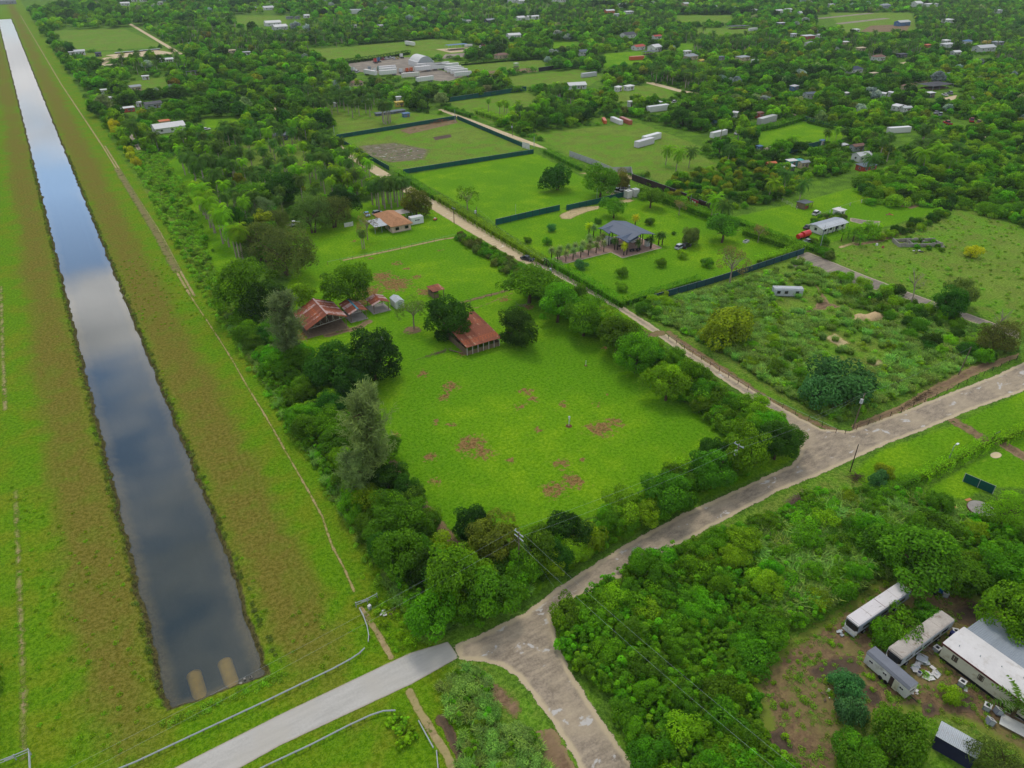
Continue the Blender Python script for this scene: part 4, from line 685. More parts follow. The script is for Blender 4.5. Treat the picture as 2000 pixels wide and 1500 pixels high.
hedge(gp((1062,298),(1110,322),(1136,334)), 2.4, 2.2, 'green', 'hedge at the far right end of the square lawn'); hedge(gp((930,222),(985,240),(1030,262)), 4, 2.8, 'lime', 'golden hedge in front of the royal palms by the far road'); hedge(gp((868,214),(920,230)), 2.2, 2.0, 'mid', 'low hedge along the brown field by the far road')
hedge(gp((1230,380),(1255,372)), 2.4, 2.4, 'lime', 'short hedge behind the two white tanks', 30); hedge(gp((1440,265),(1520,250),(1580,232)), 3.2, 2.6, 'mid', 'dark hedge behind the far rectangular lawn', 20, .5); hedge(gp((1575,240),(1670,262)), 2.6, 2.4, 'mid', 'hedge at the right side of the far rectangular lawn', 20, .5)
hedge(gp((1668,366),(1760,388),(1860,412)), 2.6, 2.2, 'dark', 'dark hedge separating the wild scrub from the paddocks', 24, .45); hedge(gp((660,126),(740,116),(800,106)), 4, 3, 'dark', 'dark hedge behind the truck yard', 10, .8); hedge(gp((700,88),(800,80),(880,72)), 4, 3, 'dark', 'long hedge behind the far trailer field', 10, .8); hedge(gp((900,128),(990,120),(1060,116)), 3, 2, 'dark', 'far hedge right of the truck yard', 10, .8)
# ---------------------------------------------------------------- building materials
def rust_mat(name, base, pale, amt):
    t = NT(name); o = t.obj(); r = t.rnd(); n1 = t.noise(t.map(o, (1, 1, 1)), .5, 5, .6); n2 = t.noise(o, 3.5, 5, .65)
    v = t.n('ShaderNodeVectorMath', operation='ADD'); t.l(o, v.inputs[0]); t.l(r, v.inputs[1]); n3 = t.noise(v.outputs[0], .9, 4, .6)
    c = t.mix(n2, base, c3(146, 82, 56)); c = t.mix(t.math('MULTIPLY', t.ss(n1, .5, .66), .7), c, c3(186, 96, 44)); c = t.mix(t.ss(n2, .52, .68), c, c3(92, 54, 42)); c = t.hsv(c, v=t.math('ADD', .75, t.math('MULTIPLY', r, .5)))
    f = t.math('ADD', t.math('MULTIPLY', t.math('SUBTRACT', r, .5), 1.0), t.math('MULTIPLY', t.math('SUBTRACT', n3, .5), 1.6))
    c = t.mix(t.math('MULTIPLY', t.ss(f, .28-amt, .5-amt), .8), c, pale); return t.finish(c, .8, .25)
M_RUST = rust_mat('rusty_sheet', c3(120, 68, 50), c3(180, 160, 156), .14); M_RUST2 = rust_mat('dark_rusty_sheet', c3(116, 70, 52), c3(170, 134, 106), .0)
M_TIMBER = plain('weathered_timber', c3(120, 104, 84), .9, .15, .3, 1.5, streak=True); M_TRUSS = plain('whitewashed_timber', c3(196, 190, 180), .8, .2, .2, 2)
M_CONC = plain('concrete', c3(150, 146, 138), .9, .2, .2, .5, dirt=c3(108, 98, 84)); M_WHITE = plain('white_panel', c3(206, 206, 202), .55, .35, .1, .4, dirt=c3(150, 146, 136))
M_WROOF = plain('white_roof', c3(206, 203, 200), .6, .3, .08, .35, dirt=c3(180, 174, 166)); M_OLDROOF = plain('stained_roof', c3(176, 168, 158), .8, .2, .2, .5, dirt=c3(120, 102, 86))
M_GREYROOF = plain('grey_metal_roof', c3(142, 150, 158), .5, .4, .12, .4, randv=.06); M_ZINC = plain('zinc', c3(176, 182, 186), .45, .45, .15, .6, dirt=c3(128, 112, 96), randv=.05)
M_SLATE = plain('blue_grey_roof', c3(66, 80, 100), .5, .35, .12, .6, randv=.03); M_TILE = plain('brown_tile', c3(176, 130, 94), .85, .2, .18, 1.2, randv=.06); M_CREAM = plain('cream_siding', c3(196, 194, 172), .7, .25, .08, .5, dirt=c3(160, 150, 124))
M_MAROON = plain('maroon_trim', c3(92, 42, 44), .6, .3, .15, 1); M_PINK = plain('pink_stucco', c3(206, 182, 166), .9, .2, .08, .7, dirt=c3(170, 140, 120)); M_GLASS = plain('dark_glass', c3(30, 34, 40), .12, .6, .2, 1)
M_BLACKM = plain('black_steel', c3(28, 30, 34), .6, .3, .2, 1); M_TYRE = plain('tyre_rubber', c3(26, 26, 27), .9, .2, .2, 3); M_RIM = plain('wheel_rim', c3(160, 162, 165), .4, .5, .1, 3); M_PAINT = paint('body_paint'); M_OBJ = paint('painted_wall', .75, .25)
M_NAVY = plain('navy_side', c3(36, 38, 66), .7, .25, .2, .5); M_GALV = plain('galvanised_steel', c3(158, 166, 168), .45, .5, .12, 1.5); M_POLE = plain('pole_timber', c3(112, 98, 82), .9, .15, .25, 1.2, streak=True)
M_GREEN = plain('green_mesh', c3(22, 84, 74), .85, .15, .2, .3, randv=.1); M_NVMESH = plain('navy_mesh', c3(38, 76, 80), .85, .15, .2, .3, randv=.1); M_DKWALL = plain('dark_wall', c3(62, 50, 44), .9, .2, .2, .4); M_GREYWALL = plain('grey_wall', c3(172, 174, 172), .85, .2, .12, .3, dirt=c3(126, 128, 120))
M_LAMP = plain('lamp_glass', c3(230, 232, 230), .3, .5, .05, 2); M_RED = plain('red_paint', c3(196, 28, 26), .35, .5, .1, 1); M_BLUE = plain('blue_plastic', c3(30, 104, 190), .5, .4, .1, 1); M_ORANGE = plain('orange_paint', c3(206, 104, 40), .5, .4, .15, 1)
def lt(name, col): return plain(name, col, .3, .5, .05, 3)
M_HEAD = lt('headlight_glass', c3(220, 224, 228)); M_TAIL = lt('taillight_glass', c3(150, 20, 20))
def sheets(parent, e0, e1, r0, n, mat, name='roof_sheet', wave=.035, thick=.02):
    """a roof slope from eave e0-e1 up to ridge r0 (above e0), laid in n separate corrugated sheets"""
    e0, e1, r0 = Vector(e0), Vector(e1), Vector(r0); step = (e1-e0)/n; up = r0-e0; nr = step.cross(up).normalized()
    if nr.z < 0: nr = -nr
    k = 6; V = []; F_ = []
    for j in (0, 1):
        for i in range(k+1): V.append(tuple(step*(i/k*1.04-.02)+up*(j*1.02-.01 if j == 0 else 1.0)+nr*(wave*(1 if i % 2 else 0))))
    for j in (0, 1):
        for i in range(k+1): V.append(tuple(Vector(V[j*(k+1)+i])-nr*thick))
    for i in range(k): F_ += [(i, i+1, k+2+i, k+1+i), (2*(k+1)+i, 3*(k+1)+i, 3*(k+1)+i+1, 2*(k+1)+i+1), (i, 2*(k+1)+i, 2*(k+1)+i+1, i+1), (k+1+i, k+2+i, 3*(k+1)+i+1, 3*(k+1)+i)]
    me = bpy.data.meshes.new(name); me.from_pydata(V, [], F_); me.materials.append(mat)
    for i in range(n): inst(name, me, parent, e0+step*i+nr*random.uniform(0, .02))
def window(parent, c, w, h, face, frame=M_WHITE, glass=M_GLASS):
    """face: 'x+','x-','y+','y-' ; a framed window 3 cm proud of the wall with its pane behind the bars"""
    m = MB(); t = .06
    ax = face[0]; s = 1 if face[1] == '+' else -1
    def bx(u, z, du, dz, off, th): return ((c[0]+(s*off if ax == 'x' else u), c[1]+(u if ax == 'x' else s*off), c[2]+z), (th if ax == 'x' else du, du if ax == 'x' else th, dz))
    for u, z, du, dz in ((-w/2, 0, t, h+t), (w/2, 0, t, h+t), (0, h/2, w-t, t), (0, -h/2, w-t, t), (0, 0, t*.7, h-t)): m.box(*bx(u, z, du, dz, .02, .06))
    f = m.build('window', frame, parent); m = MB(); m.box(*bx(0, 0, w-.02, h-.02, .004, .03)); m.build('pane', glass, f); return f
def door(parent, c, w, h, face, mat):
    ax = face[0]; s = 1 if face[1] == '+' else -1; m = MB()
    m.box((c[0]+(s*.02 if ax == 'x' else 0), c[1]+(0 if ax == 'x' else s*.02), c[2]+h/2), (.06 if ax == 'x' else w, w if ax == 'x' else .06, h)); d = m.build('door', mat, parent)
    m = MB(); m.box((c[0]+(s*.07 if ax == 'x' else w*.35), c[1]+(w*.35 if ax == 'x' else s*.07), c[2]+h*.48), (.06, .06, .12)); m.build('handle', M_BLACKM, d)
# ---------------------------------------------------------------- the three rusty sheds and the stable
def open_shed(label, x0, x1, y0, y1, eL, eR, rz, rx, mat, nsheet, slab=None, cat='shed', name='open_shed', truss=False, ridge=None):
    e = empty(name, (x0, y0, 0), 0, label, cat); w, l = x1-x0, y1-y0; r = rx-x0
    rf = MB(); rf.box((r, l/2, rz+.05), (.45, l+.3, .06)); roof = rf.build('roof', ridge or mat, e)
    n = nsheet; o = .4
    sheets(roof, (-o, -.2, eL), (-o, l+.2, eL), (r-.02, -.2, rz), n, mat); sheets(roof, (w+o, -.2, eR), (w+o, l+.2, eR), (r+.02, -.2, rz), n, mat)
    np_ = max(2, int(l/3)+1); pm = MB().box((0, 0, .5), (.16, .16, 1.0)).mesh('post', M_TIMBER)
    for i in range(np_):
        y = .15+(l-.3)*i/(np_-1)
        inst('post', pm, e, (.1, y, 0), 0, (1, 1, eL+.05)); inst('post', pm, e, (w-.1, y, 0), 0, (1, 1, eR+.05))
        if truss or i in (0, np_-1):
            m = MB(); a, b, c = Vector((.05, y, eL)), Vector((w-.05, y, eR)), Vector((r, y, rz-.12)); tr = .05
            m.tube(a, b, tr, n=4).tube(a, c, tr, n=4).tube(b, c, tr, n=4)
            for k in range(1, 6):
                lo = a.lerp(b, k/6); hi = (a.lerp(c, (lo.x-a.x)/(c.x-a.x)) if lo.x < c.x else b.lerp(c, (b.x-lo.x)/(b.x-c.x))); lo2 = a.lerp(b, (k+.8)/6.8); m.tube(lo, hi, tr*.7, n=4); m.tube(hi, lo2, tr*.6, n=4)
            m.build('truss', M_TRUSS, e)
    if slab: MB().box((w/2, l/2, .06), (w+slab, l+slab, .12)).build('floor_slab', M_CONC, e)
    return e
e = open_shed('large rusty gable barn with white lattice trusses at its open end', 45.2, 56, 174.6, 186, 2.3, 3.2, 5.4, 51, M_RUST, 12, truss=True, name='rusty_barn', cat='barn')
MB().box((5.4, 11.2, 1.1), (10.4, .1, 2.2)).build('back_wall', M_TIMBER, e); MB().box((5.4, 6, .02), (11.5, 13, .03)).build('dirt_floor', M_DIRT if False else M_TIMBER, e)
open_shed('rusty open shed with a blue ridge strip, second from the left', 58, 62.7, 176.8, 184.6, 2.55, 2.6, 3.6, 60.3, M_RUST, 9, .5, ridge=plain('blue_ridge', c3(40, 130, 150), .6, .3, .2, 1, dirt=c3(60, 70, 80)))
open_shed('rusty open shed with pale concrete pad, beside the white shed', 65.6, 70.2, 178.6, 183.6, 2.6, 2.6, 3.5, 68, M_RUST, 6, .9)
e = empty('garden_shed', (72.0, 177.8, 0), 0, 'white metal garden shed at the right end of the rusty sheds', 'shed')
MB().prism([(0, 0), (2.6, 0), (2.6, 2.1), (1.3, 2.7), (0, 2.1)], 0, 4).build('wall', M_WHITE, e); m = MB().add([(-.12, -.15, 2.1), (1.3, -.15, 2.78), (1.3, 4.15, 2.78), (-.12, 4.15, 2.1), (2.72, -.15, 2.1), (2.72, 4.15, 2.1), (-.12, -.15, 2.16), (1.3, -.15, 2.84), (1.3, 4.15, 2.84), (-.12, 4.15, 2.16), (2.72, -.15, 2.16), (2.72, 4.15, 2.16)], [(6, 7, 8, 9), (7, 10, 11, 8), (0, 3, 2, 1), (1, 2, 5, 4), (0, 1, 7, 6), (1, 4, 10, 7), (0, 6, 9, 3), (4, 5, 11, 10)]); m.build('roof', M_ZINC, e)
door(e, (1.3, 0, .1), 1.3, 1.9, 'y-', M_GALV); door(e, (2.6, 2, .1), .9, 1.9, 'x+', M_GALV)
e = empty('animal_shelter', (84.4, 178.4, 0), 0, 'small square shelter with rusty roof alone in the pasture', 'shed')
rf = MB().box((1.7, 2, 2.32), (3.3, 3.9, .08)).build('roof', M_TIMBER, e); sheets(rf, (-.3, -.3, 2.42), (3.7, -.3, 2.42), (-.3, 4.2, 2.5), 5, M_RUST2)
for x, y in ((.1, .1), (3.3, .1), (.1, 3.8), (3.3, 3.8)): MB().box((x, y, 1.15), (.15, .15, 2.3)).build('post', M_TIMBER, e)
MB().box((.1, 1.9, .7), (.08, 3.4, 1.4)).build('side_wall', M_TIMBER, e); MB().box((1.7, 3.75, .7), (3.1, .08, 1.4)).build('back_wall', M_TIMBER, e); MB().box((1.0, .1, .6), (1.3, .08, 1.2)).build('front_wall', M_TIMBER, e)
e = empty('stable', (76.2, 143.4, 0), 0, 'long stable with sloping rusty sheet roof between two dark mango trees', 'stable')
rf = MB().box((4.9, .1, 2.55), (9.6, .12, .18)).build('roof', M_TIMBER, e); sheets(rf, (-.3, -.4, 2.6), (10.1, -.4, 2.6), (-.3, 6.8, 3.6), 12, M_RUST2); sheets(rf, (-.3, 6.9, 3.58), (10.1, 6.9, 3.58), (-.3, 14.0, 4.3), 12, M_RUST2)
for i in range(7): MB().box((.1+i*1.6, .1, 1.25), (.14, .14, 2.5)).build('post', M_TRUSS, e)
for i in range(4):
    for x in (.1, 9.7): MB().box((x, 3.4+i*3.4, 1.7), (.16, .16, 3.2)).build('post', M_TIMBER, e)
for i in range(6):
    for k in range(4): MB().box((.9+i*1.6, .12, .2+k*.3), (1.44, .05, .26)).build('wall_board', M_TIMBER, e)
MB().box((.1, 7, .8), (.08, 13.6, 1.6)).build('side_wall', M_TIMBER, e); MB().box((9.7, 7, .8), (.08, 13.6, 1.6)).build('side_wall', M_TIMBER, e); MB().box((4.9, 13.9, 1.6), (9.6, .08, 3.2)).build('back_wall', M_TIMBER, e)
for i in range(3): MB().box((5, 4.2+i*3.3, .7), (9.4, .08, 1.4)).build('stall_partition', M_TIMBER, e)
o = MB().tube((-2.4, 4.6, .25), (.6, .3, .15), .14, n=7).build('timber_beam', M_TIMBER, None, (76, 143.5, 0)); tag(o, 'fallen pale beam at the near left corner of the stable', 'beam')
# ---------------------------------------------------------------- brown-roofed house
e = empty('brown_roofed_house', (96.8, 235.6, 0), 0, 'pink stucco house with brown hipped tile roof by the sandy road', 'house')
MB().box((3.7, 7.9, 1.3), (7.4, 15.2, 2.6)).build('wall', M_PINK, e)
a, b, c, d = (-.6, -.5, 2.6), (8.0, -.5, 2.6), (8.0, 16.2, 2.6), (-.6, 16.2, 2.6); r0, r1 = (3.7, 3.8, 4.5), (3.7, 12.2, 4.5); m = MB()
m.add([a, b, c, d, r0, r1, (a[0], a[1], 2.45), (b[0], b[1], 2.45), (c[0], c[1], 2.45), (d[0], d[1], 2.45)], [(0, 1, 4), (1, 2, 5, 4), (2, 3, 5), (3, 0, 4, 5), (6, 9, 8, 7), (0, 6, 7, 1), (1, 7, 8, 2), (2, 8, 9, 3), (3, 9, 6, 0)]); roof = m.build('roof', M_TILE, e)
def tiles(parent, e0, e1, r0, r1, rows, mat, name='tile_course', lift=.05):
    e0, e1, r0, r1 = map(Vector, (e0, e1, r0, r1)); n = (e1-e0).cross(r0-e0).normalized(); n = n if n.z > 0 else -n
    for i in range(rows):
        a, b, c, d = e0.lerp(r0, i/rows), e1.lerp(r1, i/rows), e1.lerp(r1, (i+1.05)/rows), e0.lerp(r0, (i+1.05)/rows)
        MB().add([a+n*lift*1.9, b+n*lift*1.9, c+n*.02, d+n*.02, a, b, c, d], [(0, 1, 2, 3), (0, 4, 5, 1), (1, 5, 6, 2), (0, 3, 7, 4)]).build(name, mat, parent)
tiles(roof, a, b, r0, r0, 11, M_TILE); tiles(roof, b, c, r0, r1, 11, M_TILE); tiles(roof, c, d, r1, r1, 11, M_TILE); tiles(roof, d, a, r1, r0, 11, M_TILE)
window(e, (1.9, 0, 1.45), 1.3, 1.0, 'y-', M_BLACKM)
MB().box((3.7, .3, .0), (7.5, .1, .3)).build('plinth', M_CONC, e); window(e, (5.6, 0, 1.45), 1.3, 1.0, 'y-', M_BLACKM)
for y in (4, 9, 13): window(e, (7.4, y, 1.45), 1.2, 1.0, 'x+', M_BLACKM)
for y in (3, 12): window(e, (0, y, 1.45), 1.2, 1.0, 'x-', M_BLACKM)
door(e, (0, 7.5, 0), 1.0, 2.1, 'x-', M_TIMBER)
def carport(label, x0, x1, y0, y1, z0, z1, mat, n, axis='y', name='carport', cat='carport', posts=2):
    e = empty(name, (x0, y0, 0), 0, label, cat); w, l = x1-x0, y1-y0
    rf = MB().box((w/2, .1, z0-.08), (w, .12, .14)).build('roof', M_GALV, e)
    if axis == 'y': sheets(rf, (0, -.2, z0), (w, -.2, z0), (0, l, z1), n, mat)
    else: sheets(rf, (0, 0, z0), (0, l, z0), (w, 0, z1), n, mat)
    for i in range(posts+1):
        for y in (.15, l-.15): MB().box((.15+(w-.3)*i/posts, y, (z0 if y < 1 or axis == 'x' else z1)/2-.03), (.12, .12, (z0 if y < 1 or axis == 'x' else z1)-.06)).build('post', M_GALV, e)
    return e
carport('pale metal carport roof on the left side of the brown-roofed house', 91.2, 96.7, 238.4, 246, 2.55, 2.75, M_ZINC, 7); carport('pale flat carport roof on the right side of the brown-roofed house', 104.5, 110, 246.4, 251, 2.65, 2.75, M_OLDROOF, 6)
# ---------------------------------------------------------------- pavilion
e = empty('pavilion', (150, 174, 0), 0, 'open pavilion with blue-grey folded gable roofs on thin black posts', 'pavilion')
def slab(mb, pts, th=.18): 
    n = len(pts); P = [Vector(p) for p in pts]; return mb.add([*P, *[p-Vector((0, 0, th)) for p in P]], [tuple(range(n)), tuple(range(2*n-1, n-1, -1))]+[(i, n+i, n+(i+1) % n, (i+1) % n) for i in range(n)])
rx0, rx1 = 4.5, 17.5
for q, nm in (([(10.5, .6, 6.6), (10.5, 16.0, 6.6), (16.6, 16.0, 5.2), (16.6, .6, 5.2)], 'roof'), ([(10.46, .6, 6.6), (5.5, .6, 5.1), (5.5, 16.0, 5.1), (10.46, 16.0, 6.6)], 'roof'), ([(3.6, 3.6, 5.4), (9.9, 3.6, 6.3), (9.9, 1.2, 5.2), (4.6, .4, 4.6)], 'gable_wing'), ([(3.6, 3.62, 5.4), (9.9, 3.62, 6.3), (9.9, 6.2, 5.6), (4.2, 6.4, 4.8)], 'gable_wing'), ([(4.0, 13.4, 5.4), (9.9, 13.4, 6.3), (9.9, 10.8, 5.3), (4.4, 10.4, 4.7)], 'gable_wing'), ([(4.0, 13.42, 5.4), (9.9, 13.42, 6.3), (9.9, 16.2, 5.5), (4.4, 16.4, 4.8)], 'gable_wing')): 
    ro = slab(MB(), q).build(nm, M_SLATE, e)
for i, (x, y, z) in enumerate([(5, 1, 4.6), (5, 6, 4.8), (5, 10.8, 4.6), (5, 15.6, 4.8), (10.5, 1.2, 6.3), (10.5, 8, 6.3), (10.5, 15.6, 6.3), (16, 1.2, 5.1), (16, 6, 5.1), (16, 11, 5.1), (16, 15.6, 5.1)]): MB().box((x, y, z/2), (.22, .22, z)).build('post', M_BLACKM, e)
MB().box((14.8, 11, 1.25), (2.2, 5, 2.5)).build('back_room', M_WHITE, e); MB().box((9, 8, .95), (3.6, .8, .1)).build('counter', M_CONC, e); MB().box((9, 8, .45), (3.4, .6, .9)).build('counter_base', M_DKWALL, e)
t = NT('brick_paving'); br = t.n('ShaderNodeTexBrick'); t.l(t.pos(), br.inputs['Vector']); br.inputs['Scale'].default_value = 1.0; br.inputs['Brick Width'].default_value = .42; br.inputs['Row Height'].default_value = .21; br.inputs['Mortar Size'].default_value = .012; br.inputs['Color1'].default_value = c3(152, 122, 108); br.inputs['Color2'].default_value = c3(172, 144, 130); br.inputs['Mortar'].default_value = c3(120, 104, 92)
M_BRICK = t.finish(t.mix(t.math('MULTIPLY', t.noise(t.pos(), .6, 5), .5), br.outputs[0], c3(136, 112, 98)), .9, .15)
terr = [(131.6, 179.7), (152.0, 179.7), (152.0, 173.6), (169.3, 173.6), (169.3, 190.6), (152.4, 190.6), (152.4, 185.7), (131.6, 185.7)]
tm = MB(); tm.add([(x, y, .10) for x, y in terr]+[(x, y, -.05) for x, y in terr], [tuple(range(8))]+[(i, 8+i, 8+(i+1) % 8, (i+1) % 8) for i in range(8)]); o = tm.build('paved_terrace', M_BRICK); tag(o, kind='structure')
k = MB()
for i in range(8):
    a, b = Vector((*terr[i], 0)), Vector((*terr[(i+1) % 8], 0)); k.box((a+b)/2+Vector((0, 0, .03)), ((b-a).length+.25, .22, .17), math.atan2(b.y-a.y, b.x-a.x))
k.build('terrace_kerb', plain('kerb', c3(190, 178, 158), .9, .2, .15, 1), o)
e = empty('kiosk', (166.2, 177.6, .1), 0, 'small white booth with black roof on the pavilion terrace', 'booth'); MB().box((0, 0, 1.1), (1.5, 1.3, 2.2)).build('wall', M_WHITE, e); MB().add([(-1, -.9, 2.2), (1, -.9, 2.2), (1, .9, 2.2), (-1, .9, 2.2), (0, 0, 2.9)], [(0, 1, 4), (1, 2, 4), (2, 3, 4), (3, 0, 4), (3, 2, 1, 0)]).build('roof', M_BLACKM, e); door(e, (0, -.65, 0), .8, 1.9, 'y-', M_GALV)
e = empty('white_gazebo_tent', (156.8, 187, .1), .2, 'white curved bar hut at the left side of the pavilion', 'bar hut'); m = MB(); pr = [(1.6*math.cos(a), 2.3*math.sin(a)) for a in np.linspace(0, math.pi, 11)]; m.prism(pr, -1.3, 1.3).build('shell', M_WHITE, e); MB().box((0, -1.38, .8), (1.6, .1, 1.6)).build('opening', M_BLACKM, e)
for i, (x, y) in enumerate([(158.4, 176.4), (160.8, 176)]):
    e = empty('picnic_table', (x, y, .1), 0, ('left' if i == 0 else 'right')+' dark table on the pavilion terrace', 'table'); MB().box((0, 0, .74), (1.8, .8, .06)).build('top', M_BLACKM, e)
    for a in (-.7, .7): MB().box((a, 0, .36), (.08, .7, .7)).build('leg', M_BLACKM, e)
    for a in (-.75, .75): MB().box((0, a, .44), (1.8, .3, .05)).build('bench', M_BLACKM, e)
# ---------------------------------------------------------------- mobile-home yard
def rv(label, x0, y0, ln, w, h, roofmat, sidemat, name='old_bus'):
    e = empty(name, (x0, y0, 0), 0, label, 'bus')
    MB().prism([(.15, .75), (w-.15, .75), (w, 1.2), (w, h-.25), (w-.2, h-.02), (.2, h-.02), (0, h-.25), (0, 1.2)], .3, ln, 'x').build('body', sidemat, e)
    MB().prism([(.05, h-.02), (w-.05, h-.02), (w-.25, h+.08), (.25, h+.08)], .25, ln+.02, 'x').build('roof', roofmat, e)
    for i in range(1, 4): MB().box((ln*i/4, w/2, h+.09), (.05, w-.3, .03)).build('roof_seam', M_MAROON if i == 2 else M_OLDROOF, e)
    m = MB().add([(.3, .1, h-.35), (.3, w-.1, h-.35), (.05, w/2+.75, h-.5), (.05, w/2-.75, h-.5), (.3, .1, 1.55), (.3, w-.1, 1.55), (.0, w/2+.75, 1.45), (.0, w/2-.75, 1.45)], [(0, 3, 7, 4), (3, 2, 6, 7), (2, 1, 5, 6), (0, 1, 2, 3), (4, 7, 6, 5)]); m.build('windscreen', M_GLASS, e)
    m = MB().add([(.3, .05, 1.5), (.3, w-.05, 1.5), (-.02, w/2+.8, 1.42), (-.02, w/2-.8, 1.42), (.3, .05, .6), (.3, w-.05, .6), (-.08, w/2+.8, .6), (-.08, w/2-.8, .6)], [(0, 3, 7, 4), (3, 2, 6, 7), (2, 1, 5, 6), (0, 1, 2, 3), (4, 7, 6, 5)]); m.build('front_panel', M_WHITE, e)
    MB().prism([(.1, h-.3), (w-.1, h-.3), (w-.1, h-.02), (.1, h-.02)], .02, .32, 'x').build('brow', roofmat, e); MB().box((-.1, w/2, .6), (.16, w-.2, .2)).build('bumper', M_GALV, e)
    for i in range(5): MB().box((ln*(.16+.17*i), -.012, h*.66), (ln*.12, .03, .55)).build('side_window', M_GLASS, e)
    for i in range(5): MB().box((ln*(.16+.17*i), w+.012, h*.66), (ln*.12, .03, .55)).build('side_window', M_GLASS, e)
    wm = MB().tube((0, -.13, 0), (0, .13, 0), .48, n=14).mesh('wheel', M_TYRE); rm = MB().tube((0, -.15, 0), (0, .15, 0), .24, n=10).mesh('rim', M_RIM)
    for x in (2.2, ln-3): 
        for y in (.14, w-.14): wo = inst('wheel', wm, e, (x, y, .48)); inst('rim', rm, wo)
    return e
t = NT('peeling_roof'); o = t.obj(); c = t.mix(t.ss(t.noise(t.map(o, (.5, 2, 1)), 1.2, 6, .7), .6, .66), c3(212, 208, 208), c3(86, 78, 74)); M_PEEL = t.finish(t.mix(t.noise(o, .7, 4), c, c3(196, 190, 188)), .7, .25)
rv('old white bus with peeling white roof beside the thicket', 83.7, 34.9, 13.2, 2.3, 3.0, M_PEEL, plain('grey_bus_side', c3(136, 144, 156), .5, .4, .12, .5)); rv('old bus with stained grey roof half buried under a bush', 83.9, 27.9, 13.2, 2.4, 3.0, M_OLDROOF, plain('pale_bus_side', c3(164, 172, 176), .5, .4, .1, .5, dirt=c3(130, 120, 100)))
e = empty('camper_trailer', (80.6, 24.6, 0), math.radians(-3), 'small white camper trailer with grey roof and dark doorway', 'camper')
MB().prism([(0, .45), (2.1, .45), (2.1, 2.3), (1.8, 2.65), (.3, 2.65), (0, 2.3)], 0, 6.9).build('body', M_WHITE, e); MB().prism([(-.02, 2.32), (.28, 2.68), (1.82, 2.68), (2.12, 2.32), (2.14, 2.4), (1.84, 2.78), (.26, 2.78), (-.04, 2.4)], -.08, 6.98).build('roof', plain('camper_roof', c3(112, 116, 124), .6, .3, .12, .6), e)
for y in (.9, 3.6, 5.9): window(e, (0, y, 1.6), .62, .42, 'x-', M_WHITE)
MB().box((.02, 2.35, 1.35), (.12, .85, 1.7)).build('doorway', M_DKWALL, e); MB().box((-.06, 1.75, 1.3), (.05, .75, 1.8)).build('door', M_CREAM, e); window(e, (1.0, 0, 1.6), 1.0, .6, 'y-', M_WHITE)
wm = MB().tube((-.1, 0, 0), (.1, 0, 0), .34, n=12).mesh('wheel', M_TYRE)
for x in (.05, 2.05):
    for y in (3.1, 4.0): inst('wheel', wm, e, (x, y, .34))
MB().tube((1.05, 0, .45), (1.05, -1.1, .42), .06).build('drawbar', M_BLACKM, e)
e = empty('mobile_home', (91.3, -12, 0), 0, 'long cream mobile home with white roof and maroon edge', 'mobile home')
LN = 38.2; MB().box((2.65, LN/2, 1.95), (5.3, LN, 2.5)).build('wall', M_CREAM, e); MB().box((2.65, LN/2, .35), (4.9, LN-.4, .7)).build('underfloor', M_BLACKM, e)
for i in range(64): MB().box((-.012, .3+i*.6, 1.95), (.03, .05, 2.4)).build('siding_batten', M_CREAM, e)
for i in range(9): MB().box((.3+i*.58, LN+.012, 1.95), (.05, .03, 2.4)).build('siding_batten', M_CREAM, e)
m = MB().prism([(-.15, 3.2), (5.45, 3.2), (5.45, 3.34), (2.65, 3.62), (-.15, 3.34)], -.2, LN+.2); m.build('roof', M_WROOF, e); MB().box((-.17, LN/2, 3.22), (.06, LN+.4, .3)).build('fascia', M_MAROON, e); MB().box((2.65, LN+.22, 3.22), (5.6, .06, .3)).build('fascia', M_MAROON, e)
for i in range(7): MB().tube((1.2+(i*37 % 29)/10, LN-1.5-i*2.6, 3.5), (1.2+(i*37 % 29)/10, LN-1.5-i*2.6, 3.78), .07, n=8).build('roof_vent', M_GALV, e)
for y in (36.2, 32.4, 24.9, 21): window(e, (0, y, 2.1), .75, .95, 'x-', M_BLACKM, plain('brown_glass', c3(84, 72, 60), .3, .5, .2, 1))
door(e, (0, 22.8, .75), .9, 2.0, 'x-', M_CREAM); MB().box((-.05, 22.0, 1.9), (.06, .06, 2.5)).build('downpipe', M_GALV, e)
rd = random.Random(4)
m = MB()
for i in range(26): m.box((-.03, 27.6+rd.uniform(-.7, .7), 2.0+rd.uniform(-.7, .7)), (.015, rd.uniform(.06, .2), rd.uniform(.06, .2)))
m.build('scorch_marks', M_BLACKM, e)
carport('long grey corrugated carport roof behind the cream mobile home', 96.9, 103, -12, 26, 3.15, 2.7, M_GREYROOF, 46, 'x', posts=2)
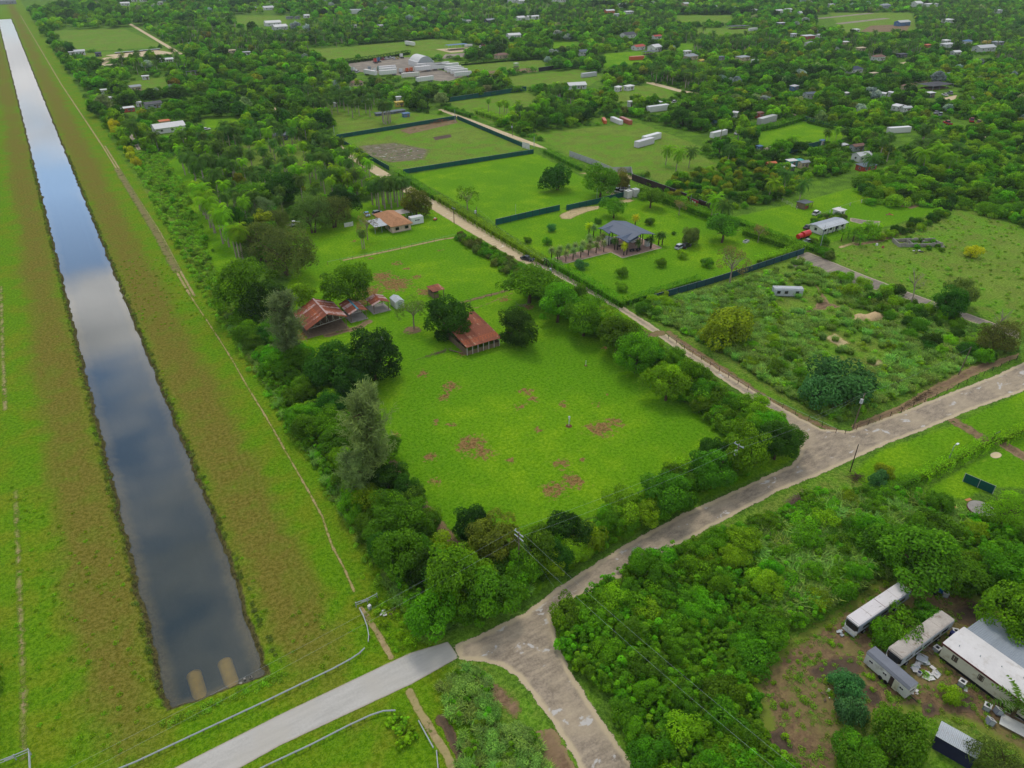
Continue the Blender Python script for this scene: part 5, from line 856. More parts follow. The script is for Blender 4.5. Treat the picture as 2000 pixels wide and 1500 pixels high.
for i, (px, py, lab) in enumerate([(1828,1272,'by the end wall of the mobile home'),(1877,1338,'in front of the second window of the mobile home'),(1926,1385,'in front of the third window of the mobile home'),(1946,1394,'tipped over in the weeds by the mobile home'),(1845,1164,'beside the blue bin under the big tree'),(1864,1239,'behind the corner of the mobile home'),(1930,1414,'half hidden in weeds below the tipped one')]):
    p = G(px, py); e = empty('air_conditioner', p, .15*i, 'grey air conditioner '+lab, 'air conditioner', 'air conditioner units around the yard')
    MB().box((0, 0, .42), (.86, .86, .84)).build('casing', plain('ac_grey', c3(112, 118, 128), .6, .35, .15, 2), e); m = MB(); 
    for a in ((-.36, 0, .2, .94), (.36, 0, .2, .94), (0, -.36, .54, .2), (0, .36, .54, .2)): m.box((a[0], a[1], .88), (a[2], a[3], .08))
    m.build('top_rim', M_WHITE, e); MB().tube((0, 0, .85), (0, 0, .9), .24, n=14).build('fan_grille', M_BLACKM, e)
    for s in (-1, 1): MB().box((s*.432, 0, .45), (.02, .7, .6)).build('louvre', M_GALV, e)
    if i in (3, 6): e.rotation_euler = (.5, .3, 1)
e = empty('corrugated_container', (79.0, 17.0, 0), math.radians(17), 'dark-sided container with shiny corrugated roof at the bottom edge', 'container')
MB().box((0, -.4, 1.25), (2.5, 4.6, 2.5)).build('body', M_NAVY, e); rf = MB().box((0, -.4, 2.52), (2.56, 4.66, .05)).build('roof', M_GALV, e)
sheets(rf, (-1.35, -2.85, 2.6), (-1.35, 2.05, 2.6), (1.35, -2.85, 2.7), 8, M_ZINC, wave=.07); MB().box((0, 1.92, 1.25), (2.3, .06, 2.3)).build('door', M_NAVY, e)
def thing(name, label, cat, px, py, parts, rz=0.0, group=None):
    e = empty(name, G(px, py), rz, label, cat, group)
    for nm, mb, mt in parts: mb.build(nm, mt, e)
    return e
def bin_(label, px, py, mat): thing('wheelie_bin', label, 'bin', px, py, [('body', MB().prism([(-.26, 0), (.26, 0), (.34, .95), (-.34, .95)], -.32, .32), mat), ('lid', MB().box((0, 0, 1.0), (.76, .74, .08), 0, .08), mat), ('wheel', MB().tube((.28, -.33, .1), (.28, .33, .1), .1), M_TYRE)])
bin_('blue wheelie bin under the big tree behind the buses', 1838, 1158, M_BLUE); bin_('dark bin left of the blue one behind the buses', 1824, 1160, M_BLACKM); bin_('dark blue bin against the end wall of the mobile home', 1858, 1244, plain('dark_blue', c3(30, 44, 110), .5, .4, .1, 1))
rd = random.Random(9)
def scrap(label, px, py, n, R, mats, sz, name='scrap_pile', cat='scrap'):
    e = empty(name, G(px, py), 0, label, cat); 
    for i in range(n): MB().box((rd.uniform(-R, R), rd.uniform(-R, R), .08+rd.uniform(0, .25)), (rd.uniform(*sz), rd.uniform(*sz)*.6, .05), rd.uniform(0, 3), rd.uniform(-.35, .35)).build('panel', rd.choice(mats), e)
scrap('heap of torn white panels between the camper and the mobile home', 1808, 1310, 16, 1.5, [M_WHITE, M_WROOF, M_ZINC], (.5, 1.6)); scrap('white debris at the open end of the camper', 1882-100, 1350, 9, .6, [M_WHITE], (.25, .8)); scrap('scattered white rubbish by the bluish shrubs', 1612, 1358, 9, .9, [M_WHITE, M_TIMBER], (.15, .6)); scrap('reddish planks beside the stained bus', 1812, 1268, 8, .7, [M_MAROON, M_TIMBER], (.6, 1.5)); scrap('white rubbish beside the dirt path at the canal gate', 748, 1200, 6, .45, [M_WHITE], (.3, .7)); scrap('burnt scrap in front of the first bus', 1643, 1238, 6, .5, [M_BLACKM, M_GALV], (.3, .9))
thing('metal_sheet', 'white corrugated sheet leaning by the stained bus', 'sheet', 1800, 1288, [('sheet', MB().box((0, 0, .35), (1.9, 1.5, .05), .4, .2), M_ZINC), ('prop', MB().box((.5, 0, .15), (.08, 1.0, .3)), M_TIMBER)]); thing('bucket', 'white bucket with dark mouth in the long grass', 'bucket', 1794, 1318, [('body', MB().tube((0, 0, 0), (0, 0, .6), .28, .34, 14), M_WHITE), ('rim', MB().tube((0, 0, .6), (0, 0, .62), .27, n=14), M_NAVY)])
thing('broken_box', 'grey broken crate in the weeds right of the canal gate path', 'crate', 769, 1199, [('base', MB().box((0, 0, .1), (1.2, .7, .08), .6), M_TIMBER), ('side', MB().box((.2, .3, .3), (1.1, .05, .4), .6), M_TIMBER), ('end', MB().box((-.5, -.1, .3), (.05, .6, .4), .6), M_TIMBER)]); thing('loose_board', 'white board lying in front of the second window of the mobile home', 'board', 1886, 1346, [('board', MB().box((0, 0, .05), (.9, .45, .04), .5), M_WHITE)]); thing('appliance', 'upright grey appliance by the canal gate', 'appliance', 722, 1188, [('body', MB().box((0, 0, .35), (.5, .45, .7), .3), M_WHITE), ('door', MB().box((0, -.27, .35), (.42, .05, .6), .3), M_GALV)])
thing('orange_tarp', 'crumpled orange tarp under the big tree', 'tarp', 1868, 1144, [('fold', MB().box((0, 0, .12), (1.3, .6, .22), .4, .1), M_ORANGE), ('flap', MB().box((.3, .5, .08), (.7, .5, .1), 1.0, .2), M_ORANGE)]); thing('metal_sheet', 'bent grey roof sheet under the big tree', 'sheet', 1888, 1146, [('sheet', MB().box((0, 0, .3), (2.6, .8, .04), -.5, .25), M_ZINC), ('edge', MB().box((0, .4, .36), (2.6, .06, .08), -.5, .25), M_GALV)]); thing('white_tarpaulin', 'white ground sheet at the lower right edge', 'tarpaulin', 1988, 1420, [('sheet', MB().box((0, 0, .25), (3.0, 4.2, .06), .3, .1), M_WHITE), ('frame', MB().box((0, 0, .1), (2.6, 3.8, .2), .3), M_TIMBER)])
e = empty('round_slab', G(1916, 995), 0, 'round pale concrete slab with red rim in the back yard', 'slab'); MB().tube((0, 0, 0), (0, 0, .22), 2.3, n=40).build('slab', M_CONC, e); MB().tube((0, 0, 0), (0, 0, .16), 2.42, n=40).build('rim', M_MAROON, e)
for px, py, lab in ((1891, 976, 'upper'), (1864, 992, 'lower')): thing('plywood_board', lab+' tan board on the grass left of the round slab', 'board', px, py, [('board', MB().box((0, 0, .04), (1.3, .55, .04), -.2), plain('plywood', c3(190, 130, 80), .8, .2, .15, 1))])
M_PSAND = road_mat('pale_sand', c3(196, 176, 138), c3(214, 196, 160), c3(196, 178, 140), None, .1, .15)
o = sheet('sand_oval', [G(1945, 889)+Vector((1.5*math.cos(a), .9*math.sin(a), 0)) for a in np.linspace(0, 6.28, 24)[:-1]], .2, .03, M_PSAND)
BLD = []
# ---------------------------------------------------------------- right-hand mobile home and its neighbours
e = empty('mobile_home', (225.6, 151.6, 0), 0, 'white mobile home with sloping metal roof in the right-hand paddock', 'mobile home')
MB().box((7, 3.5, 1.35), (13.4, 5.2, 2.5)).build('wall', M_WHITE, e); rf = MB().box((7, 3.3, 3.12), (13.9, .3, .08)).build('roof', M_ZINC, e); sheets(rf, (-.3, .2, 2.45), (14.3, .2, 2.45), (-.3, 3.3, 3.15), 14, M_ZINC); sheets(rf, (-.3, 6.3, 2.7), (14.3, 6.3, 2.7), (-.3, 3.35, 3.15), 14, M_GREYROOF)
for i in range(4): window(e, (2+3.2*i, .9, 1.6), 1.2, .9, 'y-', M_NAVY)
window(e, (.3, 3.6, 1.6), 1.0, .9, 'x-', M_BLACKM); door(e, (8.4, .9, .15), .9, 2, 'y-', M_NAVY)
for i in range(6): MB().box((.2+i*2.75, .25, 1.2), (.12, .12, 2.4)).build('post', M_NAVY, e)
e = empty('pump_house', (247.5, 161.4, 0), 0, 'small white square shed with flat white roof behind the mobile home', 'shed'); MB().box((1.7, 1.6, 1.3), (3.2, 3.0, 2.6)).build('wall', M_WHITE, e); MB().add([(-.4, -.4, 2.6), (3.8, -.4, 2.6), (3.8, 3.6, 2.6), (-.4, 3.6, 2.6), (1.7, 1.6, 3.1)], [(0, 1, 4), (1, 2, 4), (2, 3, 4), (3, 0, 4), (3, 2, 1, 0)]).build('roof', M_WROOF, e); window(e, (1.9, .1, 1.6), .8, .6, 'y-', M_BLACKM); door(e, (.1, 1.6, 0), .8, 1.9, 'x-', M_GALV)
p = G(1570, 405); e = empty('field_shelter', p, .1, 'small dark-roofed field shelter by the white rails', 'shed'); MB().box((0, 0, 2.3), (6, 4, .12), 0, .05).build('roof', plain('dark_grey_roof', c3(86, 92, 98), .6, .3, .15, .5), e); MB().box((0, 1.8, 1.1), (5.4, .1, 2.2)).build('back_wall', M_TIMBER, e); MB().box((-2.6, 0, 1.1), (.1, 3.6, 2.2)).build('side_wall', M_TIMBER, e); MB().box((-1.2, -1.7, .6), (2.6, .1, 1.2)).build('front_wall', M_RUST2, e)
for x in (-2.6, 0, 2.6): MB().box((x, -1.8, 1.1), (.14, .14, 2.2)).build('post', M_TIMBER, e)
p = G(1790, 477); e = empty('ruined_foundation', p, -.55, 'roofless grey block ruin overgrown with weeds in the right-hand field', 'ruin')
for (x, y, w, d, h) in ((0, -2.6, 15, .3, 1.6), (0, 2.6, 15, .3, 1.3), (-7.4, 0, .3, 5, 1.5), (7.4, 0, .3, 5, 1.2), (-2.5, 0, .25, 5, 1.2), (2.6, 0, .25, 5, 1.0)):
    n = int(max(w, d)/1.2)
    for i in range(n):
        t_ = (i+.5)/n-.5; MB().box((x+(t_*w if w > d else 0), y+(t_*d if d > w else 0), h*rd.uniform(.3, .55)), ((w/n*.97 if w > d else w), (d/n*.97 if d > w else d), h*rd.uniform(.7, 1.1))).build('wall_block', M_CONC, e)
for i in range(9): T('bush', 1775+i*8, 466+(i % 3)*7+i*1.0, 6, 'mid' if i % 2 else 'green', None, 'weeds growing inside the block ruin')
scrap('dark rubbish with white boards in the right-hand field', 1790, 492, 6, 1.5, [M_WHITE, M_BLACKM], (.6, 1.8)); scrap('pale slabs at the end of the block ruin', 1835, 481, 6, 1.4, [M_CONC], (.6, 1.6)); scrap('white slab by the corner of the block ruin', 1780, 476, 3, .7, [M_WHITE], (.8, 1.6)); scrap('dark blue boxes on the grass left of the block ruin', 1750, 476, 3, .6, [M_NAVY, M_ZINC], (.8, 1.3)); scrap('brown brush pile in the grazed paddock', 1737, 420, 5, .8, [M_TIMBER, M_RUST2], (.5, 1.4))
for px, py, mt, lab in ((1712, 479, M_WHITE, 'pale animal stand-in on the bare ground left of the block ruin'), (1724, 484, M_RUST2, 'brown animal stand-in beside the pale one left of the block ruin')): thing('boulder', lab, 'boulder', px, py, [('rock', MB().tube((0, 0, 0), (0, 0, .5), .55, .4, 7), mt), ('cap', MB().tube((.1, 0, .5), (.1, 0, .75), .4, .15, 7), mt)])  # rock shapes stand in for two small blobs, likely animals
e = empty('tank_trailer', G(1568, 465), .05, 'bright red tank trailer beside the right-hand hedge', 'tank'); MB().tube((-.6, 0, 1.35), (3.1, 0, 1.35), 1.1, n=18).build('tank', M_RED, e); MB().tube((-3.2, 0, 1.2), (-1.2, 0, 1.2), .85, .95, 14).build('front_tank', M_RED, e); MB().box((0, 0, .35), (6.2, 1.2, .2)).build('chassis', M_BLACKM, e)
for x in (-2, 1.2, 2.2):
    for y in (-.75, .75): MB().tube((x, y-.12, .4), (x, y+.12, .4), .4, n=12).build('wheel', M_TYRE, e)
e = empty('abandoned_trailer', G(1536, 577), -.62, 'abandoned silver trailer sunk in weeds on the overgrown lot', 'trailer'); MB().prism([(-1.2, .3), (1.2, .3), (1.2, 2.2), (.9, 2.55), (-.9, 2.55), (-1.2, 2.2)], -4.2, 4.2, 'x').build('body', M_ZINC, e); MB().prism([(-1.22, 2.2), (-.92, 2.57), (.92, 2.57), (1.22, 2.2), (.95, 2.66), (-.95, 2.66)], -4.3, 4.3, 'x').build('roof', M_ZINC, e)
for x in (-2.8, -.6, 2.6): window(e, (x, -1.2, 1.5), .9, .8, 'y-', M_BLACKM)
m = MB(); r_ = np.random.default_rng(5); nx, ny = 26, 12; V = [];
for i in range(nx):
    for j in range(ny):
        u, v = i/(nx-1)*2-1, j/(ny-1)*2-1; h = max(0, 1-u*u)**.7*max(0, 1-v*v)**.8; V.append((u*7.2, v*2.0+.5*math.sin(u*3), h*(1.1+.4*math.sin(u*9)+.25*r_.random())-.05))
me = np_mesh('sand_heap', V, np.array([[i*ny+j, (i+1)*ny+j, (i+1)*ny+j+1, i*ny+j+1] for i in range(nx-1) for j in range(ny-1)]), plain('sand_heap', c3(196, 170, 128), .95, .1, .2, .9, dirt=c3(150, 128, 92)), smooth=True)
tag(inst('sand_heap', me, None, G(1702, 620), -.52), 'long pale sand heap on the overgrown lot', 'sand heap')
def brush(label, px, py, a, b, n, rot, mat, h=.8):
    m = MB(); 
    for i in range(n):
        u, v = rd.gauss(0, .45)*a, rd.gauss(0, .4)*b; z = h*max(0, 1-(u/a)**2*.4)*rd.random(); q = rd.uniform(0, 6.28); L_ = rd.uniform(.4, 1.4); m.tube((u, v, z), (u+math.cos(q)*L_, v+math.sin(q)*L_, max(.02, z+rd.uniform(-.3, .35))), .05, .02, 4)
    tag(m.build('brush_pile', mat, None, G(px, py), rot), label, 'brush pile')
brush('long heap of cut brown branches beside the gravel road', 1462, 1045, 6, 1.6, 420, .02, plain('cut_branch', c3(132, 108, 98), .95, .1, .35, 1.5), 1.2); brush('fallen bare trunks at the right end of the overgrown lot', 1848, 642, 3.5, .8, 26, -.6, M_DEAD, .6); brush('heap of dead branches at the far end of the gravel roadside heap', 1555, 978, 4, 1, 150, .1, plain('cut_branch', c3(132, 108, 98)), .8); brush('brown branch pile by the bare pole', 1672, 935, 1.8, 1.4, 90, 0, M_BARK, .9); brush('dry brown brush heap in the burnt plot by the green fence', 858, 240, 7, 3, 160, .3, M_RUST2, 1.6); brush('dead fallen branches under the flat-topped tree', 1020, 597, 2, .8, 26, -.5, M_DEAD, .4)
brush('dark branch strip under the trees near the roadside fence', 1790, 780, 7, .7, 120, .05, M_BARK, .5)
brush('stone rubble line left of the stable', 855, 690, 4.5, .4, 90, .05, M_TIMBER, .3)
# ---------------------------------------------------------------- vehicles
def bev(mb, name, mat, w=.07, seg=2):
    me = mb.mesh(name, mat); bm = bmesh.new(); bm.from_mesh(me); bmesh.ops.bevel(bm, geom=[e for e in bm.edges if e.calc_face_angle(0) > .4], offset=w, segments=seg, affect='EDGES'); bm.to_mesh(me); bm.free(); return me
WHM = MB().tube((0, -.11, 0), (0, .11, 0), .33, n=16).mesh('wheel', M_TYRE); RMM = MB().tube((0, -.125, 0), (0, .125, 0), .2, n=12).mesh('rim', M_RIM)
def wheels(e, xs, w, s=1.0):
    for x in xs:
        for y in (-w, w): o = inst('wheel', WHM, e, (x, y, .33*s), 0, s); inst('rim', RMM, o)
def make_car(kind):
    e = empty('parked_car'); suv = kind == 'suv'; h = 1.72 if suv else 1.42; z1 = .95 if suv else .86
    inst('body', bev(MB().prism([(-2.25, .3), (2.25, .3), (2.28, .62), (2.1, z1-.1), (.95, z1), (-1.9 if suv else -1.3, z1), (-2.2, z1-.05), (-2.28, .6)], -.88, .88), 'body', M_PAINT, .09), e)
    cab = [(1.0, z1-.02), (.35, h-.06), (-1.5 if suv else -.75, h), (-2.1 if suv else -1.55, z1-.02)]
    m = MB(); lo, hi = .82, .66; n = len(cab); P = [(x, -(lo if i in (0, 3) else hi), z) for i, (x, z) in enumerate(cab)]+[(x, (lo if i in (0, 3) else hi), z) for i, (x, z) in enumerate(cab)]
    m.add(P, [(0, 1, 2, 3), (7, 6, 5, 4), (0, 4, 5, 1), (2, 6, 7, 3)]); m.build('windows', M_GLASS, e); inst('roof', bev(MB().prism([(.42, h-.1), (.3, h-.02), (-1.5 if suv else -.72, h+.03), (-1.62 if suv else -.86, h-.06)], -.68, .68), 'roof', M_PAINT, .02, 1), e)
    wheels(e, (1.4, -1.4), .8)
    for y in (-.62, .62): MB().box((2.24, y, .68), (.1, .34, .14)).build('headlight', M_HEAD, e); MB().box((-2.26, y, .74), (.08, .3, .16)).build('taillight', M_TAIL, e)
    return e
def make_pickup():
    e = empty('parked_truck'); inst('body', bev(MB().prism([(-2.7, .45), (2.6, .45), (2.65, .95), (2.4, 1.1), (1.0, 1.15), (-.7, 1.15), (-.7, 1.0), (-2.7, 1.0)], -.95, .95), 'body', M_PAINT, .07), e)
    P = [(1.1, 1.12), (.5, 1.8), (-.6, 1.8), (-.75, 1.12)]; m = MB(); m.add([(x, -(.88 if i in (0, 3) else .72), z) for i, (x, z) in enumerate(P)]+[(x, (.88 if i in (0, 3) else .72), z) for i, (x, z) in enumerate(P)], [(0, 1, 2, 3), (7, 6, 5, 4), (0, 4, 5, 1), (2, 6, 7, 3)]); m.build('windows', M_GLASS, e); MB().box((-.05, 0, 1.83), (1.1, 1.42, .06)).build('roof', M_PAINT, e); MB().box((-1.7, 0, 1.02), (1.7, 1.6, .04)).build('bed', M_BLACKM, e); wheels(e, (1.6, -1.7), .85, 1.15)
    for y in (-.7, .7): MB().box((2.62, y, .85), (.08, .3, .16)).build('headlight', M_HEAD, e)
    return e
def make_semi():
    e = empty('truck_tractor'); inst('cab', bev(MB().prism([(-.4, .9), (1.0, .9), (1.1, 1.9), (.7, 2.9), (-.9, 3.3), (-1.0, .9)], -1.15, 1.15), 'cab', M_PAINT, .1), e); inst('hood', bev(MB().prism([(1.0, .6), (2.9, .6), (2.9, 1.5), (1.0, 1.85)], -.95, .95), 'hood', M_PAINT, .12), e); MB().box((-1.6, 0, .8), (4.4, .9, .25)).build('chassis', M_BLACKM, e)
    MB().add([(1.12, -1.0, 1.95), (1.12, 1.0, 1.95), (.8, 1.0, 2.75), (.8, -1.0, 2.75)], [(0, 1, 2, 3)]).build('windscreen', M_GLASS, e)
    for y in (-1.1, 1.1): MB().tube((-.9, y, .8), (-.9, y, 3.6), .09).build('exhaust_stack', M_GALV, e)
    wheels(e, (2.1, -1.9, -3.2), .98, 1.5); return e
def make_box_trailer(ln=13.6):
    e = empty('box_trailer'); w, h = 2.55, 2.75; MB().box((0, 0, 1.2+h/2), (ln, w, h)).build('body', M_PAINT, e); MB().box((0, 0, 1.22+h), (ln+.06, w+.06, .06)).build('roof', M_WROOF, e)
    for s in (-1, 1): MB().box((ln/2+.03, s*w/4, 1.2+h/2), (.05, w/2-.06, h-.15)).build('door', M_ZINC, e)
    rib = MB().box((0, 0, 1.2+h/2), (.06, .04, h-.1)).mesh('side_rib', M_ZINC)
    for i in range(8):
        for s in (-1, 1): inst('side_rib', rib, e, (-ln/2+ln*(i+.5)/8, s*(w/2+.015), 0))
    MB().box((0, 0, 1.08), (ln*.96, 1.1, .22)).build('chassis', M_BLACKM, e); wheels(e, (ln/2-1.4, ln/2-2.7), 1.05, 1.5)
    for s in (-.8, .8): MB().box((-ln/2+2.6, s, .55), (.16, .16, 1.1)).build('landing_leg', M_BLACKM, e)
    return e
def make_container(ln=12.2):
    e = empty('shipping_container'); w, h = 2.44, 2.6; MB().box((0, 0, h/2+.12), (ln, w, h)).build('body', M_PAINT, e)
    rib = MB().box((0, 0, h/2+.12), (.12, .05, h-.2)).mesh('corrugation', M_PAINT); n = int(ln/.55)
    for i in range(n):
        for s in (-1, 1): inst('corrugation', rib, e, (-ln/2+ln*(i+.5)/n, s*(w/2+.02), 0))
    for s in (-1, 1): MB().box((ln/2+.03, s*w/4, h/2+.12), (.05, w/2-.06, h-.2)).build('door', M_PAINT, e)
    for x in (-ln/2+.1, ln/2-.1):
        for y in (-w/2+.1, w/2-.1): MB().box((x, y, .06), (.2, .2, .12)).build('corner_casting', M_BLACKM, e)
    return e
PROTO = {}
def veh(kind, px, py, rz, col, label, cat, group=None, sc=1.0, xyz=None):
    mk = dict(sedan=lambda: make_car('sedan'), suv=lambda: make_car('suv'), pickup=make_pickup, semi=make_semi, trailer=make_box_trailer, container=make_container)
    if kind not in PROTO: PROTO[kind] = mk[kind](); o = PROTO[kind]
    else: o = copy_tree(PROTO[kind])
    o.location = xyz or G(px, py); BLD.append((o.location.x, o.location.y, 8.0 if kind in ('trailer', 'container') else 4.0)); o.rotation_euler = (0, 0, math.radians(rz)); o.scale = (sc, sc, sc)
    for k in ('label', 'category', 'group'):
        if k in o: del o[k]
    tag(o, label, cat, group)
    for ch in o.children: ch.color = col
    return o
CW, CK, CS, CR, CB, CO = c3(214, 214, 212), c3(20, 24, 30), c3(150, 156, 162), c3(176, 30, 28), c3(40, 90, 140), c3(200, 92, 44)
veh('sedan', 1030, 508, -65, c3(20, 34, 52), 'dark blue car driving on the sandy road beside the pavilion hedge', 'car', sc=1.05)
veh('suv', 1328, 485, 12, c3(190, 196, 202), 'silver white car parked on the pavilion lawn under the dense round tree', 'car'); veh('suv', 1340, 483, 14, CK, 'black car parked right behind the silver white one on the pavilion lawn', 'car')
veh('sedan', 717, 421, -100, c3(90, 150, 190), 'light blue car on the grass left of the brown-roofed house', 'car'); veh('suv', 738, 419, 10, c3(170, 178, 180), 'pale car behind the far end of the brown-roofed house', 'car'); veh('pickup', 575, 441, 8, c3(200, 204, 206), 'silver car half hidden among the olive trees', 'car')
veh('suv', 1594, 419, 14, CW, 'white car on the bright paddock left of the white square shed', 'car'); veh('sedan', 1577, 446, 14, CK, 'black car beside the bushes left of the metal-roofed mobile home', 'car'); veh('sedan', 1579, 474, -10, c3(120, 124, 130), 'grey car in front of the red tank trailer', 'car')
veh('sedan', 403, 254, 5, CW, 'white car on the drive of the house with the white metal roof', 'car'); veh('suv', 1318, 201, 0, CW, 'white car on the grass near the long white container', 'car')
for i, (px, py, k, c_, lab) in enumerate([(1845,187,'sedan',CW,'white car left of two behind the black shade roof'),(1855,184,'suv',c3(120,130,140),'grey car right of two behind the black shade roof'),(1828,222,'sedan',CS,'left silver car in the cleared yard at far right'),(1836,226,'suv',CS,'right silver car in the cleared yard at far right'),(1850,243,'pickup',CR,'long red truck in the scrub at far right'),(1897,238,'pickup',CR,'red pickup at the end of the dirt drive at far right'),(1911,242,'pickup',c3(190,170,50),'yellow truck beside the red pickup at far right'),(1765,212,'suv',CW,'white van among the far-right camper trailers'),(1705,206,'pickup',CW,'white motorhome at the edge of the dark trees at far right'),(942,91,'pickup',CR,'red lorry right of the blue-roofed barn'),(938,93,'sedan',CW,'white car near the red lorry by the blue-roofed barn'),(1440,262,'sedan',CW,'white car behind the white container at mid right'),(1395,264,'sedan',c3(90,94,100),'grey car near the white container at mid right')]): veh(k, px, py, rd.uniform(0, 90), c_, lab, 'vehicle', sc=1.2)
for i, (px, py, k, c_, r) in enumerate([(733,123,'semi',CR,80),(739,121,'semi',CB,85),(748,117,'pickup',CR,60),(756,116,'suv',CW,30),(763,115,'pickup',CW,20),(770,116,'suv',CW,70),(776,115,'sedan',c3(190,170,40),50),(784,113,'semi',CW,80),(690,140,'semi',CW,20),(698,142,'suv',CW,40),(722,139,'semi',CS,70),(732,142,'semi',CW,70),(741,138,'semi',c3(40,130,110),80),(770,144,'semi',CW,60),(783,143,'semi',CW,75),(795,142,'semi',CO,80),(803,141,'semi',CO,85),(832,132,'semi',CR,90)]): veh(k, px, py, r, c_, ordw(i)+' vehicle from the left in the far truck yard', 'truck', 'vehicles in the far truck yard', 1.1)
for i, (px, py) in enumerate([(758,148),(758,143),(757,139),(826,140),(840,138),(856,137),(868,136),(830,134),(848,133),(862,132),(880,134),(885,140),(890,143),(897,146),(904,151)]): veh('trailer', px, py, -4 if i > 2 else -2, CW, ordw(i)+' white box trailer from the left in the far truck yard', 'trailer', 'white box trailers in the far truck yard', 1.0)
veh('trailer', 724, 148, 105, CW, 'white box trailer pointing away at the left end of the truck yard', 'trailer'); veh('trailer', 801, 90, 100, CW, 'lone white box trailer in the far field behind the truck yard', 'trailer'); veh('trailer', 802, 153, -4, c3(206, 200, 190), 'white trailer with orange stripe in front of the truck yard', 'trailer'); veh('trailer', 830, 161, 5, CW, 'white trailer half hidden by trees in front of the truck yard', 'trailer'); veh('trailer', 915, 92, 5, CW, 'white trailer at the right end of the blue-roofed barn', 'trailer', sc=.6)
e = make_container(5.0); e.location = (108.7, 241.0, 0); tag(e, 'white container with dark lettering beside the brown-roofed house', 'container')
for ch in e.children: ch.color = c3(212, 214, 214)
for i, w_ in enumerate((.26, .2, .1, .24, .2, .22)): MB().box((-.75+i*.3, -1.26, 1.62), (w_, .03, .42 if i % 2 else .5)).build('lettering', M_NAVY, e)
for px, py, r, c_, s, lab in [(1284,217,-2,CW,1.25,'long white container lying in the clearing at mid right'),(1403,266,8,CW,1.0,'white open-ended container behind the palms at mid right'),(1497,240,10,c3(176,176,172),1.3,'long grey trailer in front of the brown hut'),(1258,284,12,c3(200,196,200),1.1,'nearer of the two long pinkish white trailers'),(1272,274,12,CW,1.1,'farther of the two long pinkish white trailers'),(1180,239,60,CO,.7,'orange container left of the white and rusty truck bodies'),(1243,117,-12,CO,1.1,'orange container on the far bright field'),(1150,150,2,c3(186,188,190),1.1,'pale container beside the far green plot'),(1754,259,-18,CW,1.1,'long white container among trees at far right'),(1204,240,80,CW,.9,'white truck body beside the rusty one'),(1222,240,80,c3(170,90,64),.9,'rusty truck body beside the white one'),(692,27,-12,CW,2.0,'long white shed roof in the far royal palm wood'),(1926,85,0,c3(190,165,70),1.0,'yellow container in the far right settlement'),(1470,60,0,CW,1.0,'white container at the far upper right')]: veh('container', px, py, r, c_, lab, 'container', sc=s)
e = empty('ride_on_mower', G(850, 430), .6, 'small orange and white mower on the house lawn', 'mower'); MB().box((0, 0, .5), (1.5, .8, .4)).build('body', M_ORANGE, e); MB().box((-.2, 0, .85), (.5, .5, .4)).build('seat', M_WHITE, e); wheels(e, (.5, -.5), .45, .8)
thing('dumpster', 'teal dumpster under the roadside tree by the brown-roofed house', 'dumpster', 825, 413, [('body', MB().prism([(-1.0, 0), (1.0, 0), (1.2, 1.2), (-1.2, 1.2)], -.8, .8), plain('teal', c3(20, 110, 104), .6, .3, .15, 1)), ('lid', MB().box((0, 0, 1.25), (2.4, 1.7, .08), 0, .06), M_BLACKM)])
for i, (px, py) in enumerate([(1226,386),(1240,383)]): thing('water_tank', ('left' if i == 0 else 'right')+' white cube tank on the pale pad behind the low trees', 'tank', px, py, [('tank', MB().box((0, 0, 1.6), (2.4, 2.4, 2.8)), M_WHITE), ('lid', MB().tube((0, 0, 3.0), (0, 0, 3.2), .5, n=12), M_ZINC), ('base', MB().box((0, 0, .1), (2.7, 2.7, .2)), M_CONC)])
for i, (px, py, k) in enumerate([(1206,374,'suv'),(1216,371,'pickup'),(1225,369,'suv'),(1212,377,'sedan')]): veh(k, px, py, 30+i*20, CW, ['left','middle','right','nearest'][i]+' white vehicle behind the corner fence of the square lawn', 'vehicle')
for i, (px, py) in enumerate([(1180,372),(1187,377),(1196,380),(1200,383)]): thing('boulder', ordw(i)+' pale boulder from the left by the fence of the square lawn', 'boulder', px, py, [('rock', MB().tube((0, 0, 0), (0, 0, .6), .8, .5, 7), plain('sandstone', c3(198, 180, 146), .95, .1, .2, 1)), ('top', MB().tube((.1, 0, .6), (.1, .1, .9), .5, .2, 7), plain('sandstone', c3(198, 180, 146)))])
thing('water_trough', 'white trough on the pavilion lawn near the right hedge', 'trough', 1457, 473, [('trough', MB().box((0, 0, .35), (2.4, 1.2, .7), .2), M_WHITE), ('water', MB().box((0, 0, .69), (2.1, .9, .06), .2), M_GLASS)])
# ---------------------------------------------------------------- fences, walls, rails
def fence(label, pts, h, mat, post=M_BLACKM, gap=3.0, name='mesh_fence', cat='fence', wire=False, rails=0, pr=.06):
    P = [Vector((p[0], p[1], 0)) for p in pts]; e = empty(name, P[0], 0, label, cat); pm = MB().tube((0, 0, -.05), (0, 0, h+.08), pr, n=6).mesh('fence_post', post)
    for a, b in zip(P[:-1], P[1:]):
        d = b-a; n = max(1, int(d.length/gap)); rz = math.atan2(d.y, d.x)
        for i in range(n+1): inst('fence_post', pm, e, a+d*(i/n)-P[0])
        if not wire:
            ml = d.length/n; bm_ = MB().box((ml/2, .05, h/2), (ml*.985, .03, h)).mesh('mesh_panel', mat)
            for i in range(n): inst('mesh_panel', bm_, e, a+d*(i/n)-P[0], rz+random.uniform(-.012, .012))
        m = MB(); 
        for k in range(rails or 1): m.tube(a-P[0]+Vector((0, 0, h*(k+1)/(rails or 1))), b-P[0]+Vector((0, 0, h*(k+1)/(rails or 1))), .035 if not wire else .02, n=5)
        m.build('top_rail', mat if rails else M_GALV, e)
    return e
